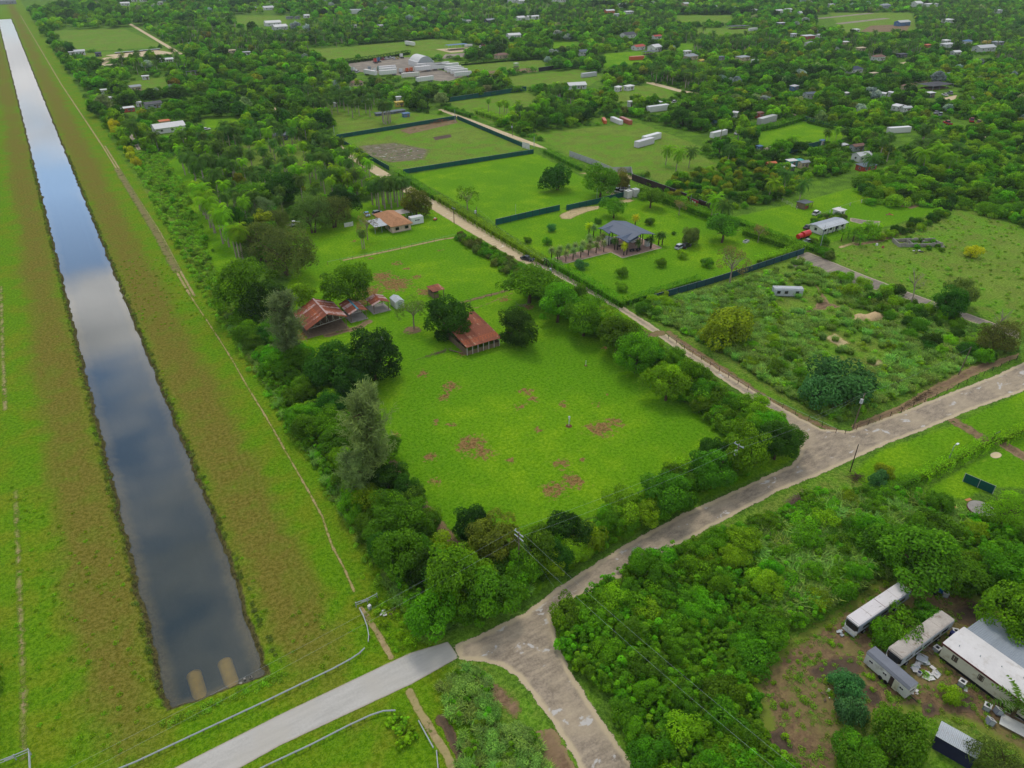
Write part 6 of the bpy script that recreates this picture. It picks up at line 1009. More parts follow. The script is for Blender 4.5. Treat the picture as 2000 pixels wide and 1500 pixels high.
fence('green mesh fence along the far side of the rough fenced field', gp((658,271),(891,233)), 2.1, M_GREEN); fence('green mesh fence along the right side of the rough fenced field', gp((893,233),(1020,287)), 2.1, M_GREEN); fence('dark green mesh fence between the rough field and the square lawn', gp((788,340),(900,322),(1042,300)), 2.1, M_GREEN); fence('green mesh fence along the left side of the rough fenced field', gp((664,278),(760,333)), 2.1, M_GREEN)
fence('green mesh fence on the near side of the square lawn, left of the gate', gp((968,440),(1040,423),(1093,411)), 2.3, M_GREEN); fence('green mesh fence on the near side of the square lawn, right of the gate', gp((1106,411),(1170,397),(1226,382)), 2.1, M_GREEN); fence('navy mesh fence in front of the pavilion lawn', gp((1268,590),(1395,553),(1480,526),(1569,496)), 2.1, M_NVMESH, gap=3.5)
fence('green mesh fence behind the brown field at the far road', gp((872,200),(960,187),(1028,177)), 2.8, M_GREEN, gap=5); fence('dark shade fence across the far tilled plot', gp((1052,140),(1120,131)), 3, M_BLACKM, gap=6); fence('green fence at the right end of the far rectangular lawn', gp((1570,236),(1668,262)), 2.6, M_GREEN, gap=5); fence('green fence on the near side of the far rectangular lawn', gp((1535,302),(1610,283)), 2.6, M_GREEN, gap=5)
fence('dark wall panels beyond the pavilion hedge', gp((1234,352),(1300,376),(1340,392)), 2.8, M_DKWALL, gap=3, name='panel_wall', cat='wall'); fence('dark wall panels right of the red gate', gp((1364,402),(1392,412)), 2.6, M_DKWALL, gap=3, name='panel_wall', cat='wall'); fence('pale grey panel wall turning a corner beside the far road', gp((1112,305),(1160,323),(1195,338),(1232,337),(1235,351)), 2.6, M_GREYWALL, M_GREYWALL, gap=4, name='panel_wall', cat='wall')
e = fence('red gate with white emblems in the dark wall', gp((1341,396),(1363,405)), 2.6, plain('gate_red', c3(150, 40, 60), .6, .3, .1, 1), gap=3.2, name='gate', cat='gate')
a, b = gp((1341,396),(1363,405)); d = (b-a).normalized(); nrm = Vector((d.y, -d.x, 0)); nrm = nrm if nrm.y < 0 or nrm.x < 0 else -nrm
for k in (.3, .5, .7): q = a.lerp(b, k)-a+nrm*.0; MB().tube(q+Vector((0, 0, 1.5))-nrm*.02, q+Vector((0, 0, 1.5))+nrm*.1, .42, n=10).build('emblem', M_WHITE, e)
fence('low green screen panel standing in the back yard at the right', gp((1880,940),(1938,965)), 2.0, M_GREEN, M_GALV, gap=2.6); fence('white gate across the far road beside the fenced field', gp((1020,288),(1034,292)), 2.8, M_WHITE, M_WHITE, gap=3, name='gate', cat='gate'); fence('dark gate in the long hedge opposite the car', gp((1062,517),(1072,522)), 2.4, M_DKWALL, gap=2.2, name='gate', cat='gate'); fence('dark gate panel in the clipped hedge gap', gp((1938,858),(1949,853)), 1.4, M_BLACKM, gap=2, name='gate', cat='gate'); fence('dark gate at the far corner of the pavilion lawn hedge', gp((1392,430),(1402,427)), 2.2, M_BLACKM, gap=2, name='gate', cat='gate')
fence('wire fence with dark posts between the house lawn and the pasture', gp((640,518),(760,493),(890,464)), 1.2, M_BLACKM, M_TIMBER, 4, 'wire_fence', wire=True); fence('post and wire fence on the near side of the pasture', gp((898,596),(960,580),(1000,569)), 1.2, M_BLACKM, M_TIMBER, 3, 'wire_fence', wire=True, rails=2); fence('rusty wire fence along the left side of the paddock', gp((758,903),(905,1088)), 1.3, M_BLACKM, M_TIMBER, 2.2, 'wire_fence', wire=True, rails=2)
fence('line of black posts along the narrow road by the overgrown lot', gp((1305,662),(1480,775),(1632,846)), 1.2, M_BLACKM, M_DKWALL, 3.2, 'wire_fence', wire=True); fence('leaning wire fence along the gravel road by the overgrown lot', gp((1650,848),(1760,805),(1870,757),(1985,703)), 1.2, M_BLACKM, M_DKWALL, 3.5, 'wire_fence', wire=True, rails=2); fence('pale rails at the far side of the bright paddock', gp((1518,389),(1556,409)), 1.3, M_TRUSS, M_TRUSS, 3, 'rail_fence', wire=False if False else True, rails=3)
fence('wire fence with white posts across the grazed paddocks', gp((1600,424),(1660,402),(1725,384)), 1.2, M_BLACKM, M_WHITE, 7, 'wire_fence', wire=True, pr=.14); fence('white picket panel at the left end of the house lawn', gp((673,444),(690,441)), 1.6, M_WHITE, M_WHITE, 2.4, 'picket_fence'); fence('row of low posts along the front lawn hedge', gp((1085,540),(1210,608)), .9, M_BLACKM, M_WHITE, 5, 'wire_fence', wire=True)
def guard_rail(label, pts, name='guard_rail'):
    P = [Vector((p[0], p[1], 0)) for p in pts]; e = empty(name, P[0], 0, label, 'guard rail'); L_ = [0]
    for a, b in zip(P[:-1], P[1:]): L_.append(L_[-1]+(b-a).length)
    m = MB(); prof = [(0, .42), (.05, .48), (0, .54), (.05, .60), (0, .66), (-.03, .66), (-.03, .42)]
    V = []; n = len(prof)
    for i, p in enumerate(P):
        d = (P[min(i+1, len(P)-1)]-P[max(i-1, 0)]).normalized(); s = Vector((d.y, -d.x, 0)); V += [p-P[0]+s*u*1.6+Vector((0, 0, z)) for u, z in prof]
    m.add(V, [(i*n+k, (i+1)*n+k, (i+1)*n+(k+1) % n, i*n+(k+1) % n) for i in range(len(P)-1) for k in range(n)]); m.build('beam', M_GALV, e)
    pm = MB().box((0, 0, .32), (.12, .14, .66)).mesh('post', M_TIMBER); k = 0; 
    for t_ in np.arange(.2, L_[-1], 1.9):
        while L_[k+1] < t_ and k < len(L_)-2: k += 1
        u = (t_-L_[k])/(L_[k+1]-L_[k]); d = P[k+1]-P[k]; inst('post', pm, e, P[k]+d*u-P[0]-Vector((d.y, -d.x, 0)).normalized()*.12, math.atan2(d.y, d.x))
guard_rail('long galvanised guard rail between the canal end and the paved road', gp((150,1540),(268,1492),(400,1430),(520,1374),(600,1335),(650,1311),(685,1292),(703,1280),(713,1270))); guard_rail('short curved guard rail beside the canal gate path', gp((703,1192),(711,1208),(718,1228),(721,1245),(720,1258))); guard_rail('curved guard rail on the near side of the paved road', gp((430,1545),(525,1498),(610,1458),(680,1422),(725,1401),(750,1393),(773,1392))); guard_rail('short fallen guard rail beside the foot path', gp((818,1412),(832,1438),(847,1465))); guard_rail('lowest guard rail piece at the foot path', gp((853,1470),(857,1515)))
def gate_arm(label, pts, sign=None):
    P = [Vector((p[0], p[1], 0)) for p in pts]; e = empty('barrier_gate', P[0], 0, label, 'gate'); m = MB()
    for a, b in zip(P[:-1], P[1:]): m.tube(a-P[0]+Vector((0, 0, 1.0)), b-P[0]+Vector((0, 0, 1.0)), .07, n=8).tube(a-P[0]+Vector((0, 0, .55)), b-P[0]+Vector((0, 0, .55)), .05, n=8)
    m.build('arm', M_GALV, e)
    for p in P: MB().tube(p-P[0], p-P[0]+Vector((0, 0, 1.15)), .08, n=8).build('post', M_GALV, e)
    if sign: q = P[0].lerp(P[1], sign)-P[0]; d = P[1]-P[0]; MB().box(q+Vector((0, 0, .8)), (1.1, .06, .5), math.atan2(d.y, d.x)).build('sign_board', M_WHITE, e)
gate_arm('metal barrier gate with white sign board on the canal bank path', gp((696,1186),(718,1178),(737,1168)), .8); gate_arm('metal barrier gate at the lower left corner', gp((-10,1500),(32,1484),(60,1472)), .75); gate_arm('short rail running down from the lower left barrier', gp((61,1474),(63,1520)))
# ---------------------------------------------------------------- poles and wires
TOPS = {}
def pole(key, px, py, ty, label, cross=0, trafo=False, mat=M_POLE, name='utility_pole', cat='utility pole', r=.15, lean=(0, 0), lamp=False):
    p = G(px, py); h = 5.0
    for _ in range(30): h += (pix(p.x, p.y, h)[1]-ty)*depth(p.x, p.y, h)/FPX*.8
    e = empty(name, p, 0, label, cat); top = Vector((lean[0], lean[1], h)); MB().tube((0, 0, -.1), top, r, r*.65, 10).build('pole', mat, e); TOPS[key] = p+top
    if cross: 
        for k in range(cross): MB().box(top+Vector((0, 0, -.25-.9*k)), (.12, 2.2, .14), .15).build('crossarm', M_GALV, e)
        for s in (-.95, 0, .95): MB().tube(top+Vector((0, s, -.18)), top+Vector((0, s, .12)), .06, n=8).build('insulator', M_WHITE, e)
    if trafo: MB().tube(top+Vector((-.45, 0, -2.3)), top+Vector((-.45, 0, -1.3)), .34, n=14).build('transformer', M_ZINC, e); MB().box(top+Vector((-.2, 0, -1.8)), (.4, .12, .3)).build('bracket', M_BLACKM, e); MB().tube(top+Vector((.1, .2, -.9)), top+Vector((.3, .2, -.4)), .06).build('fuse', M_WHITE, e)
    if lamp: MB().path([top, top+Vector((.5, 0, .25)), top+Vector((1.0, 0, .2))], .05).build('arm', M_GALV, e); MB().box(top+Vector((1.2, 0, .18)), (.7, .36, .16)).build('lamp_head', M_LAMP, e)
    return e
pole('corner', 1013, 1122, 1040, 'tall dark utility pole with crossarms at the corner of the paddock', 2); pole('trafo', 1428, 944, 868, 'utility pole with grey transformer in the roadside trees', 1, True); pole('junc', 1666, 836, 770, 'utility pole with transformer at the edge of the overgrown lot', 0, True, lean=(.6, 0)); pole('bare', 1660, 922, 868, 'dark bare pole on the verge beside the road junction', mat=M_DARKBARK, r=.12); pole('lean', 1872, 732, 680, 'leaning grey pole by the roadside trees at far right', lean=(1.2, 0)); pole('lamp', 1854, 895, 872, 'street lamp beside the clipped hedge at the lower right', name='street_lamp', cat='street lamp', r=.09, lamp=True, mat=M_GALV)
pole('h1', 887, 436, 406, 'utility pole on the verge of the sandy road by the house', 1); pole('h2', 931, 431, 404, 'utility pole with transformer behind the long hedge', 0, True); pole('h3', 1077, 542, 516, 'utility pole by the dark gate in the hedge', 0, True); pole('h4', 1007, 424, 399, 'thin pale pole inside the near fence of the square lawn', mat=M_GALV, r=.07); pole('h5', 1165, 393, 368, 'thin pale pole at the right corner of the square lawn', mat=M_GALV, r=.07); pole('h6', 1001, 265, 241, 'utility pole beside the far road opposite the fenced field', 0, True); pole('h7', 889, 238, 213, 'tall white pole at the far corner of the fenced field', mat=M_GALV); pole('h8', 1043, 288, 267, 'white pole at the near corner of the fenced field', mat=M_GALV); pole('h9', 653, 263, 245, 'white pole at the left corner of the fenced field', mat=M_GALV); pole('h10', 1578, 226, 200, 'pale pole at the far corner of the rectangular lawn', 0, True); pole('h11', 1600, 492, 440, 'thin grey pole in front of the metal-roofed mobile home', mat=M_GALV, r=.1); pole('h12', 1348, 400, 380, 'white gate lamp beside the red gate', mat=M_GALV, r=.07)
p = G(1111, 832); e = empty('standpipe', p, 0, 'white standpipe in a ring of bare soil in the middle of the paddock', 'standpipe'); MB().tube((0, 0, 0), (0, 0, 2.6), .07, n=8).build('pipe', M_WHITE, e); MB().box((0, 0, 2.3), (.3, .3, .5)).build('head', M_WHITE, e); MB().box((.1, 0, 1.5), (.2, .25, .4)).build('valve', M_GALV, e); MB().tube((0, 0, 0), (-.9, .3, 1.1), .03, n=5).build('stake', M_DEAD, e); MB().tube((0, 0, 0), (0, 0, .06), .75, .5, 12).build('soil_ring', plain('soil', c3(104, 72, 52), .95, .1, .3, 2), e)
p = G(1144, 714); e = empty('standpipe', p, 0, 'smaller white standpipe near the top of the paddock', 'standpipe'); MB().tube((0, 0, 0), (0, 0, 1.5), .06, n=8).build('pipe', M_WHITE, e); MB().tube((0, 0, 0), (0, 0, .05), .4, n=10).build('soil_ring', plain('soil', c3(104, 72, 52)), e)
def wire(label, a, b, sag=.8, r=.009, group='overhead wires'):
    a, b = Vector(a), Vector(b); m = MB(); n = 12; m.path([a.lerp(b, i/n)-Vector((0, 0, 4*sag*(i/n)*(1-i/n))) for i in range(n+1)], r, 4); tag(m.build('overhead_wire', M_ZINC), label, 'wire', group)
c_, tr_, j_ = TOPS['corner'], TOPS['trafo'], TOPS['junc']; far = c_+Vector((6, -62, 2)); wl = Vector((-60, 66.5, 8.5))
for s, nm in ((-.95, 'nearer'), (.95, 'farther')):
    v = Vector((0, s, 0)); wire(nm+' wire between the corner pole and the transformer pole', c_+v, tr_+v); wire(nm+' wire between the transformer pole and the road junction pole', tr_+v, j_+v*.2, 1.2)
    wire(nm+' wire from the corner pole over the branch road thicket', c_+Vector((s, 0, -.9)), far+Vector((s, 0, 0)), 1.2); wire(nm+' wire from the corner pole across the canal end', c_+v, wl+v*.8, 1.6)
for s, nm in ((1.0, 'left'), (2.6, 'right')): wire(nm+' guy wire of the corner pole', c_+Vector((0, 0, -1.2)), (c_.x+2.5+s, c_.y-6+s*.6, 0), 0)
wire('wire from the junction pole to the leaning pole', j_, TOPS['lean'], 1.0); wire('wire along the hedge from the house pole to the gate pole', TOPS['h2'], TOPS['h3'], 1.2)
# ---------------------------------------------------------------- culverts
m = np.linspace(0, 1, 40)
for i, (px, py, ln) in enumerate([(394, 1372, 7.0), (455, 1340, 6.4)]):
    p = G(px, py, -1.0); V = []; n = 20; k = 56
    for a in range(k):
        rr = 1.02*(1+.035*math.sin(a*2*math.pi/3.5)); yy = ln*a/(k-1)-.8
        for b in range(n): q = 2*math.pi*b/n; V.append((rr*math.cos(q), yy, rr*math.sin(q)-1.95-.035*yy))
    F_ = np.array([[a*n+b, a*n+(b+1) % n, (a+1)*n+(b+1) % n, (a+1)*n+b] for a in range(k-1) for b in range(n)])
    e = empty('culvert_pipe', (p.x, p.y, 0), 0.0, ('left' if i == 0 else 'right')+' corrugated culvert pipe just under the water at the canal end', 'culvert')
    inst('pipe', np_mesh('pipe', V, F_, plain('algae_metal', c3(200, 162, 52), .9, .2, .2, .8), smooth=True), e); yy = ln-.8
    MB().tube((0, yy-.02, -1.95-.035*yy), (0, yy+.06, -1.95-.035*yy), 1.1, n=20).build('rim', plain('algae_metal', c3(176, 150, 62)), e)
for i in range(16):
    q = rd.random(); p = G(378+q*125+rd.uniform(-4, 4), 1388-q*72+rd.uniform(-4, 6), -.7)
    o = MB().tube((0, 0, -.4), (0, 0, .1), rd.uniform(.2, .4), rd.uniform(.1, .25), 6).build('bank_stone', M_CONC, None, p); tag(o, 'loose stone at the waterline over the culvert pipes, '+ordw(i)+' of the scatter', 'stone', 'stones over the culverts')
# ---------------------------------------------------------------- the settlement in the distance
BLD += []                                                         # keep trees off these: x, y, radius
RC = dict(white=c3(206,206,204), pale=c3(186,188,188), grey=c3(140,146,150), dark=c3(58,62,70), black=c3(34,36,42), brown=c3(116,82,66), red=c3(170,66,48), orange=c3(196,104,60), blue=c3(72,110,150), tan=c3(190,172,140), teal=c3(60,160,150), slate=c3(84,96,108), navy=c3(40,52,76), yellow=c3(196,170,60))
M_ROOFC = paint('painted_roof', .65, .3)
def house(px, py, wpx, ratio, h, roof, rc, wc, label, rz=0.0, name='house', cat='house'):
    p = G(px, py); w = wpx*depth(*p)/FPX; d = w*ratio; e = empty(name, p, rz, label, cat); BLD.append((p.x, p.y, max(w, d)*.7))
    rc, wc = RC[rc], RC[wc]
    if roof == 'shade':
        for x in np.linspace(-w/2+.2, w/2-.2, 4):
            for y in (-d/2+.2, d/2-.2): MB().box((x, y, h/2), (.16, .16, h)).build('post', M_GALV, e)
        m = MB(); m.add([(-w/2, -d/2, h), (w/2, -d/2, h), (w/2, d/2, h), (-w/2, d/2, h), (0, 0, h*1.12)], [(0, 1, 4), (1, 2, 4), (2, 3, 4), (3, 0, 4)]); m.build('shade_roof', M_ROOFC, e, color=rc); MB().box((0, 0, .3), (w*.8, d*.7, .6)).build('planting_bench', M_TIMBER, e); return e
    MB().box((0, 0, h/2), (w, d, h)).build('wall', M_OBJ, e, color=wc); o = .4
    if roof == 'gable':
        rh = d*.22; m = MB()
        for s in (-1, 1): m.add([(-w/2-o, s*(d/2+o), h-.12), (w/2+o, s*(d/2+o), h-.12), (w/2+o, 0, h+rh), (-w/2-o, 0, h+rh), (-w/2-o, s*(d/2+o), h-.02), (w/2+o, s*(d/2+o), h-.02), (w/2+o, 0, h+rh+.1), (-w/2-o, 0, h+rh+.1)], [(0, 1, 2, 3), (4, 5, 6, 7), (0, 1, 5, 4), (0, 3, 7, 4), (1, 2, 6, 5)])
        m.build('roof', M_ROOFC, e, color=rc); MB().add([(w/2, -d/2, h), (w/2, d/2, h), (w/2, 0, h+rh), (-w/2, -d/2, h), (-w/2, d/2, h), (-w/2, 0, h+rh)], [(0, 1, 2), (3, 5, 4)]).build('gable_wall', M_OBJ, e, color=wc)
    elif roof == 'hip':
        rh = d*.24; a = w/2-d*.35; m = MB(); m.add([(-w/2-o, -d/2-o, h), (w/2+o, -d/2-o, h), (w/2+o, d/2+o, h), (-w/2-o, d/2+o, h), (-a, 0, h+rh), (a, 0, h+rh)], [(0, 1, 5, 4), (1, 2, 5), (2, 3, 4, 5), (3, 0, 4), (3, 2, 1, 0)]); m.build('roof', M_ROOFC, e, color=rc)
    elif roof == 'arch':
        n = 12; m = MB(); m.prism([(d/2*math.cos(math.pi*i/n), h*.02+d*.52*math.sin(math.pi*i/n)) for i in range(n+1)], -w/2, w/2, 'x'); m.build('arched_cover', M_ROOFC, e, color=rc)
        for i in range(7): MB().prism([(d/2*1.01*math.cos(math.pi*k/n), d*.527*math.sin(math.pi*k/n)) for k in range(n+1)], -w/2+w*i/6-.1, -w/2+w*i/6+.1, 'x').build('rib', M_GALV, e)
    else:
        MB().box((0, 0, h+.1), (w+2*o, d+2*o, .16), 0, 0, .05).build('roof', M_ROOFC, e, color=rc)
    if roof != 'arch':
        for x in (-w*.3, w*.05, w*.33): window(e, (x, -d/2, h*.55), min(1.3, w*.14), min(1.1, h*.36), 'y-', M_WHITE)
        window(e, (-w/2, 0, h*.55), min(1.2, d*.2), min(1.0, h*.36), 'x-', M_WHITE); door(e, (w*.2, -d/2, 0), .95, min(2.0, h*.75), 'y-', M_TIMBER)
    return e
for a in [
 (331,256,56,.5,2.8,'gable','white','white','house with long white metal roof among trees, orange patch on it',.1),(323,246,18,.6,2.9,'flat','orange','tan','orange-roofed lean-to on the white metal-roofed house',.1),(308,254,16,.6,2.6,'flat','pale','white','pale shed at the left end of the white metal-roofed house',.1),(357,280,12,.7,2.4,'flat','tan','tan','small beige shed in trees below the white metal-roofed house',0),
 (265,177,20,.6,2.8,'gable','grey','tan','grey-roofed cottage in the trees right of the canal belt',.2),(204,183,10,.7,2.6,'flat','white','white','small white hut at the tree belt edge',0),(215,197,12,.5,2.2,'flat','white','white','white shed below the small white hut',.1),(250,218,24,.5,2.4,'flat','white','red','white-roofed shack with reddish walls by the canal trees',.1),(272,208,9,.8,2.6,'flat','white','white','tall white box shed behind the reddish shack',0),(300,210,30,.5,2.6,'gable','dark','grey','dark-roofed house hidden in trees left of centre',.1),(382,208,8,1,2.6,'gable','tan','tan','tiny beige hut at the end of a drive',0),(285,155,12,.6,2.4,'flat','white','white','small white shed with dark opening on the rough field',0),(325,122,26,.35,2.6,'gable','white','white','long white-roofed building under the palms',.1),(157,107,18,.6,3.2,'gable','pale','white','white two-part house at the edge of the scrub by the canal',0),(140,107,8,.6,2.4,'flat','white','white','white box left of the two-part house',0),(193,110,10,.7,2.8,'gable','navy','navy','dark blue shed right of the two-part house',0),(188,127,16,.5,.6,'flat','pale','pale','low pale platform by the far dirt drive',.1),(216,128,22,.4,.5,'flat','tan','tan','low tan slab by the far dirt drive',0),(378,147,26,.25,3,'shade','black','black','black shade house among palms left of centre',0),
 (245,11,16,.5,3.5,'gable','white','white','white house near the upper left corner',0),(262,3,10,.6,3.5,'gable','pale','white','pale house on the top edge at left',0),(280,3,12,.6,3.5,'gable','red','white','red-walled house on the top edge at left',0),(313,9,10,.6,3.5,'flat','white','white','white shed near the top at left',0),(12,8,36,.3,5,'flat','grey','grey','grey building where the canal ends',0),
 (494,20,18,.5,3,'hip','white','orange','orange-walled house with white roof at upper left',.1),(526,19,24,.5,3,'gable','pale','white','pale long house beside the orange-walled one',.1),(533,50,30,.5,3.5,'gable','white','white','white barn, farther of the white pair at upper left',0),(547,58,26,.6,3.5,'gable','white','pale','white barn, nearer of the white pair at upper left',.1),(566,37,13,.5,2.6,'flat','dark','grey','dark-roofed shed right of the white barns',0),(581,37,9,.5,2.6,'flat','navy','grey','navy shed beside the dark-roofed one',0),(599,35,10,.8,3,'gable','white','white','small white house right of the dark sheds',0),(578,51,18,.4,2.4,'flat','slate','orange','slate-roofed shed below the small white house',0),(534,7,12,.5,3,'flat','pale','pale','pale shed near the top edge left of centre',0),(453,104,14,.5,2.6,'flat','tan','tan','tan shed under the royal palm wood',0),(482,107,14,.4,2.4,'flat','pale','pale','pale greenhouse under the royal palm wood',0),(735,54,22,.4,2.6,'flat','dark','orange','dark-roofed shed with orange front in the palm wood',0),(745,54,9,.6,2.6,'flat','white','white','white hut beside the shed with orange front',0),(692,54,9,.6,2.6,'flat','white','white','white hut left of the shed with orange front',0),
 (549,272,24,.6,2.4,'gable','slate','slate','slate-roofed shed beside the black shade house among palms',-.2),(555,268,20,.6,2.6,'shade','black','black','black shade house at the far end of the palm grass',0),(697,168,22,.6,2.8,'hip','brown','tan','brown hipped house behind the royal palm stand',.1),(714,204,14,.6,2.6,'gable','white','blue','white and blue hut behind the royal palm stand',.3),(780,208,16,.5,2.8,'flat','yellow','yellow','yellow shed behind the debris yard',0),(779,200,9,.5,3.4,'flat','white','white','white tank-like box above the yellow shed',0),(762,222,62,.16,1.2,'flat','slate','slate','long low grey roof across the debris yard',.08),(793,228,13,.6,2,'flat','blue','blue','blue tarp-covered pile in the debris yard',.1),(655,208,6,1,2.2,'flat','white','white','white beehive box in the royal palm stand',0),
 (823,128,40,.9,4,'arch','white','white','white arched tent building at the far truck yard',1.57),(892,97,44,.35,4.5,'shade','blue','blue','open barn with blue roof in the far field',.02),(957,45,20,.5,3.5,'gable','grey','dark','grey-roofed barn in the far trees',.1),(915,45,9,.6,3,'flat','white','white','white hut left of the grey-roofed far barn',0),(1016,40,18,.6,3.5,'gable','white','white','white-roofed house in the far trees, left of a long roof',.1),(1040,38,26,.3,3.5,'gable','white','white','long white roof in the far trees',0),(1003,75,26,.5,3.5,'gable','white','white','white house behind the big round far tree',-.1),(979,114,26,.5,3,'hip','brown','tan','brown hipped house behind the banana rows',.2),(1008,131,9,.8,3,'shade','white','white','white canopy in the far paddock',0),(1137,108,18,.7,3.4,'gable','slate','white','white cottage beside the dark far tree',0),(1125,173,36,.5,2.8,'gable','white','pale','white greenhouse roof beside the yellow plot',-.25),(1000,5,22,.4,4,'gable','pale','white','pale barn on the top edge at centre',0),(1018,7,14,.5,4,'gable','white','white','white barn next to the pale one on the top edge',0),(1085,3,16,.5,4,'gable','pale','white','pale building on the top edge right of centre',0),(1098,4,14,.5,4,'flat','white','white','white building on the top edge right of centre',0),
 (1216,14,20,.5,3.5,'gable','white','white','white-roofed house at the top right of centre',.1),(1228,27,18,.5,3,'flat','white','pale','white shed below the white-roofed house at top',0),(1190,26,20,.4,3.5,'gable','white','orange','white barn with orange end at the top',0),(1205,32,12,.5,3,'flat','pale','pale','pale shed beside the barn with orange end',0),(1338,12,13,.7,3.5,'gable','pale','tan','tan house near the top right of centre',0),(1226,74,28,.6,3.5,'gable','dark','white','white gabled house with dark roof slope',.1),(1282,76,18,.5,2.8,'gable','red','white','red and white roofed house in the far green',0),(1246,97,26,.5,3,'gable','red','white','red and white striped shed roof',.15),(1278,100,22,.8,4,'gable','white','white','white barn behind the dark cloth shed',.2),(1268,106,30,.4,2.6,'shade','navy','navy','navy shade house in front of the white barn',0),(1348,116,26,.6,3,'hip','grey','tan','beige house with grey hipped roof',.1),(1341,106,16,.5,2.8,'flat','white','white','white porch behind the beige house',0),(1470,24,18,.4,3.5,'flat','white','white','white flat shed at the upper right',0),(1519,26,20,.4,3.5,'gable','white','white','left white barn of the row of three at upper right',.1),(1537,24,20,.4,3.5,'gable','white','white','middle white barn of the row of three at upper right',.1),(1567,30,20,.5,3.5,'gable','pale','white','right pale barn of the row of three at upper right',-.2),(1441,56,46,.35,3,'shade','dark','dark','long dark shade house in the upper right fields',-.12),(1525,50,18,.5,3,'flat','pale','dark','dark shed with pale roof in the upper right',0),(1577,76,26,.5,3.2,'flat','pale','red','red-walled building with pale roof in the upper right',-.1),(1549,72,12,.5,3,'flat','white','pale','white shed left of the red-walled building',0),(1598,74,12,.5,3,'gable','pale','white','pale shed right of the red-walled building',0),(1580,90,20,.5,3,'hip','grey','white','grey-roofed house below the red-walled building',.2),
 (1450,118,28,.5,3,'flat','grey','tan','grey flat-roofed house amid the palms',.1),(1473,124,14,.5,2.6,'flat','white','white','white shed right of the grey flat-roofed house',.2),(1407,117,14,.5,2.6,'flat','slate','grey','slate shed left of the grey flat-roofed house',0),(1368,124,13,.5,2.6,'gable','yellow','yellow','yellow tent in the clearing amid the palms',.2),(1207,178,16,.5,2.8,'flat','white','white','left white camper by the small far field',.4),(1228,176,20,.5,2.8,'flat','white','white','right white camper by the small far field',.2),(1230,208,8,.8,3,'flat','white','white','white upright box by the thicket right of the palms',0),(1285,203,7,2,1.5,'flat','white','white','white leaning panel behind the long white container',.3),(1435,228,14,.6,2.6,'flat','white','white','white trailer under the dark palms',.6),(1482,230,14,.7,3,'hip','brown','red','small brown hut beside the long grey trailer',.1),(1393,242,10,.9,3.6,'arch','blue','blue','blue domed tank in the trees',0),(1550,176,18,.5,2.8,'flat','pale','blue','pale blue trailer hidden in dark trees',.2),(1580,192,22,.6,3,'gable','slate','pale','slate-roofed house under dark trees at right',-.3),
 (1622,14,16,.4,4,'flat','pale','pale','pale shed near the top at right',0),(1727,16,22,.5,4,'hip','grey','grey','grey hipped house near the top at right',0),(1789,13,20,.7,5,'gable','white','white','big white barn near the top at right',0),(1817,13,32,.3,4,'flat','white','white','long white roof near the top at right',-.05),(1761,50,32,.4,4,'gable','pale','blue','pale metal barn in front of the brown far field',-.05),(1850,45,24,.5,4,'flat','white','white','white boat shed in the palm wood at right',0),(1948,26,18,.4,4,'flat','pale','pale','pale barn far right near the top',0),(1670,63,16,.5,3,'flat','white','white','white shed at the left end of the brown far field',0),(1714,118,24,.6,3.2,'hip','brown','white','white house with brown hipped roof at right',-.1),(1760,112,20,.5,2.8,'flat','dark','dark','dark carport beside the grass drive',-.1),(1666,142,30,.6,3,'hip','navy','white','white house with navy hipped roof amid dark trees',-.1),(1705,149,18,.4,2.4,'flat','tan','tan','tan flat roof right of the navy hipped house',0),(1773,176,24,.7,3,'hip','brown','tan','cream house with brown roof beside the black shade house',-.05),(1825,172,64,.55,2.8,'shade','black','black','large black shade house in the right settlement',-.05),(1815,190,16,.6,3,'flat','white','dark','white-roofed carport below the black shade house',-.1),(1652,190,12,.6,2.8,'flat','white','pale','white hut among dark trees at right',0),(1724,190,14,.6,2.6,'flat','white','white','white boat cover right of the dark trees',.4),(1738,188,12,.6,2.6,'flat','white','white','second white boat cover right of the dark trees',.4),(1750,215,24,.5,2.8,'flat','white','white','left white trailer roof in the far right scrub',.2),(1768,218,18,.5,2.6,'gable','pale','white','right pale trailer roof in the far right scrub',-.3),
 (1920,100,44,.4,3.6,'gable','pale','pale','large pale metal barn in the right settlement',-.15),(1865,108,17,.6,3,'gable','white','pale','white-roofed house left of the pale metal barn',-.2),(1887,87,17,.6,3.2,'hip','blue','white','blue-roofed house in the right settlement',-.1),(1850,92,32,.4,3,'flat','pale','pale','long pale shed left of the blue-roofed house',-.05),(1846,85,18,.5,3,'flat','white','white','white shed behind the long pale shed',0),(1947,88,24,.5,3,'flat','grey','grey','grey shed right of the yellow container',0),(1811,93,14,.5,2.6,'flat','orange','orange','orange-roofed hut among the palms at right',0),(1680,100,20,.4,3,'flat','tan','tan','tan shed amid palms at right',0),(1650,88,16,.5,3,'flat','white','tan','white and tan shed amid palms at right',0),
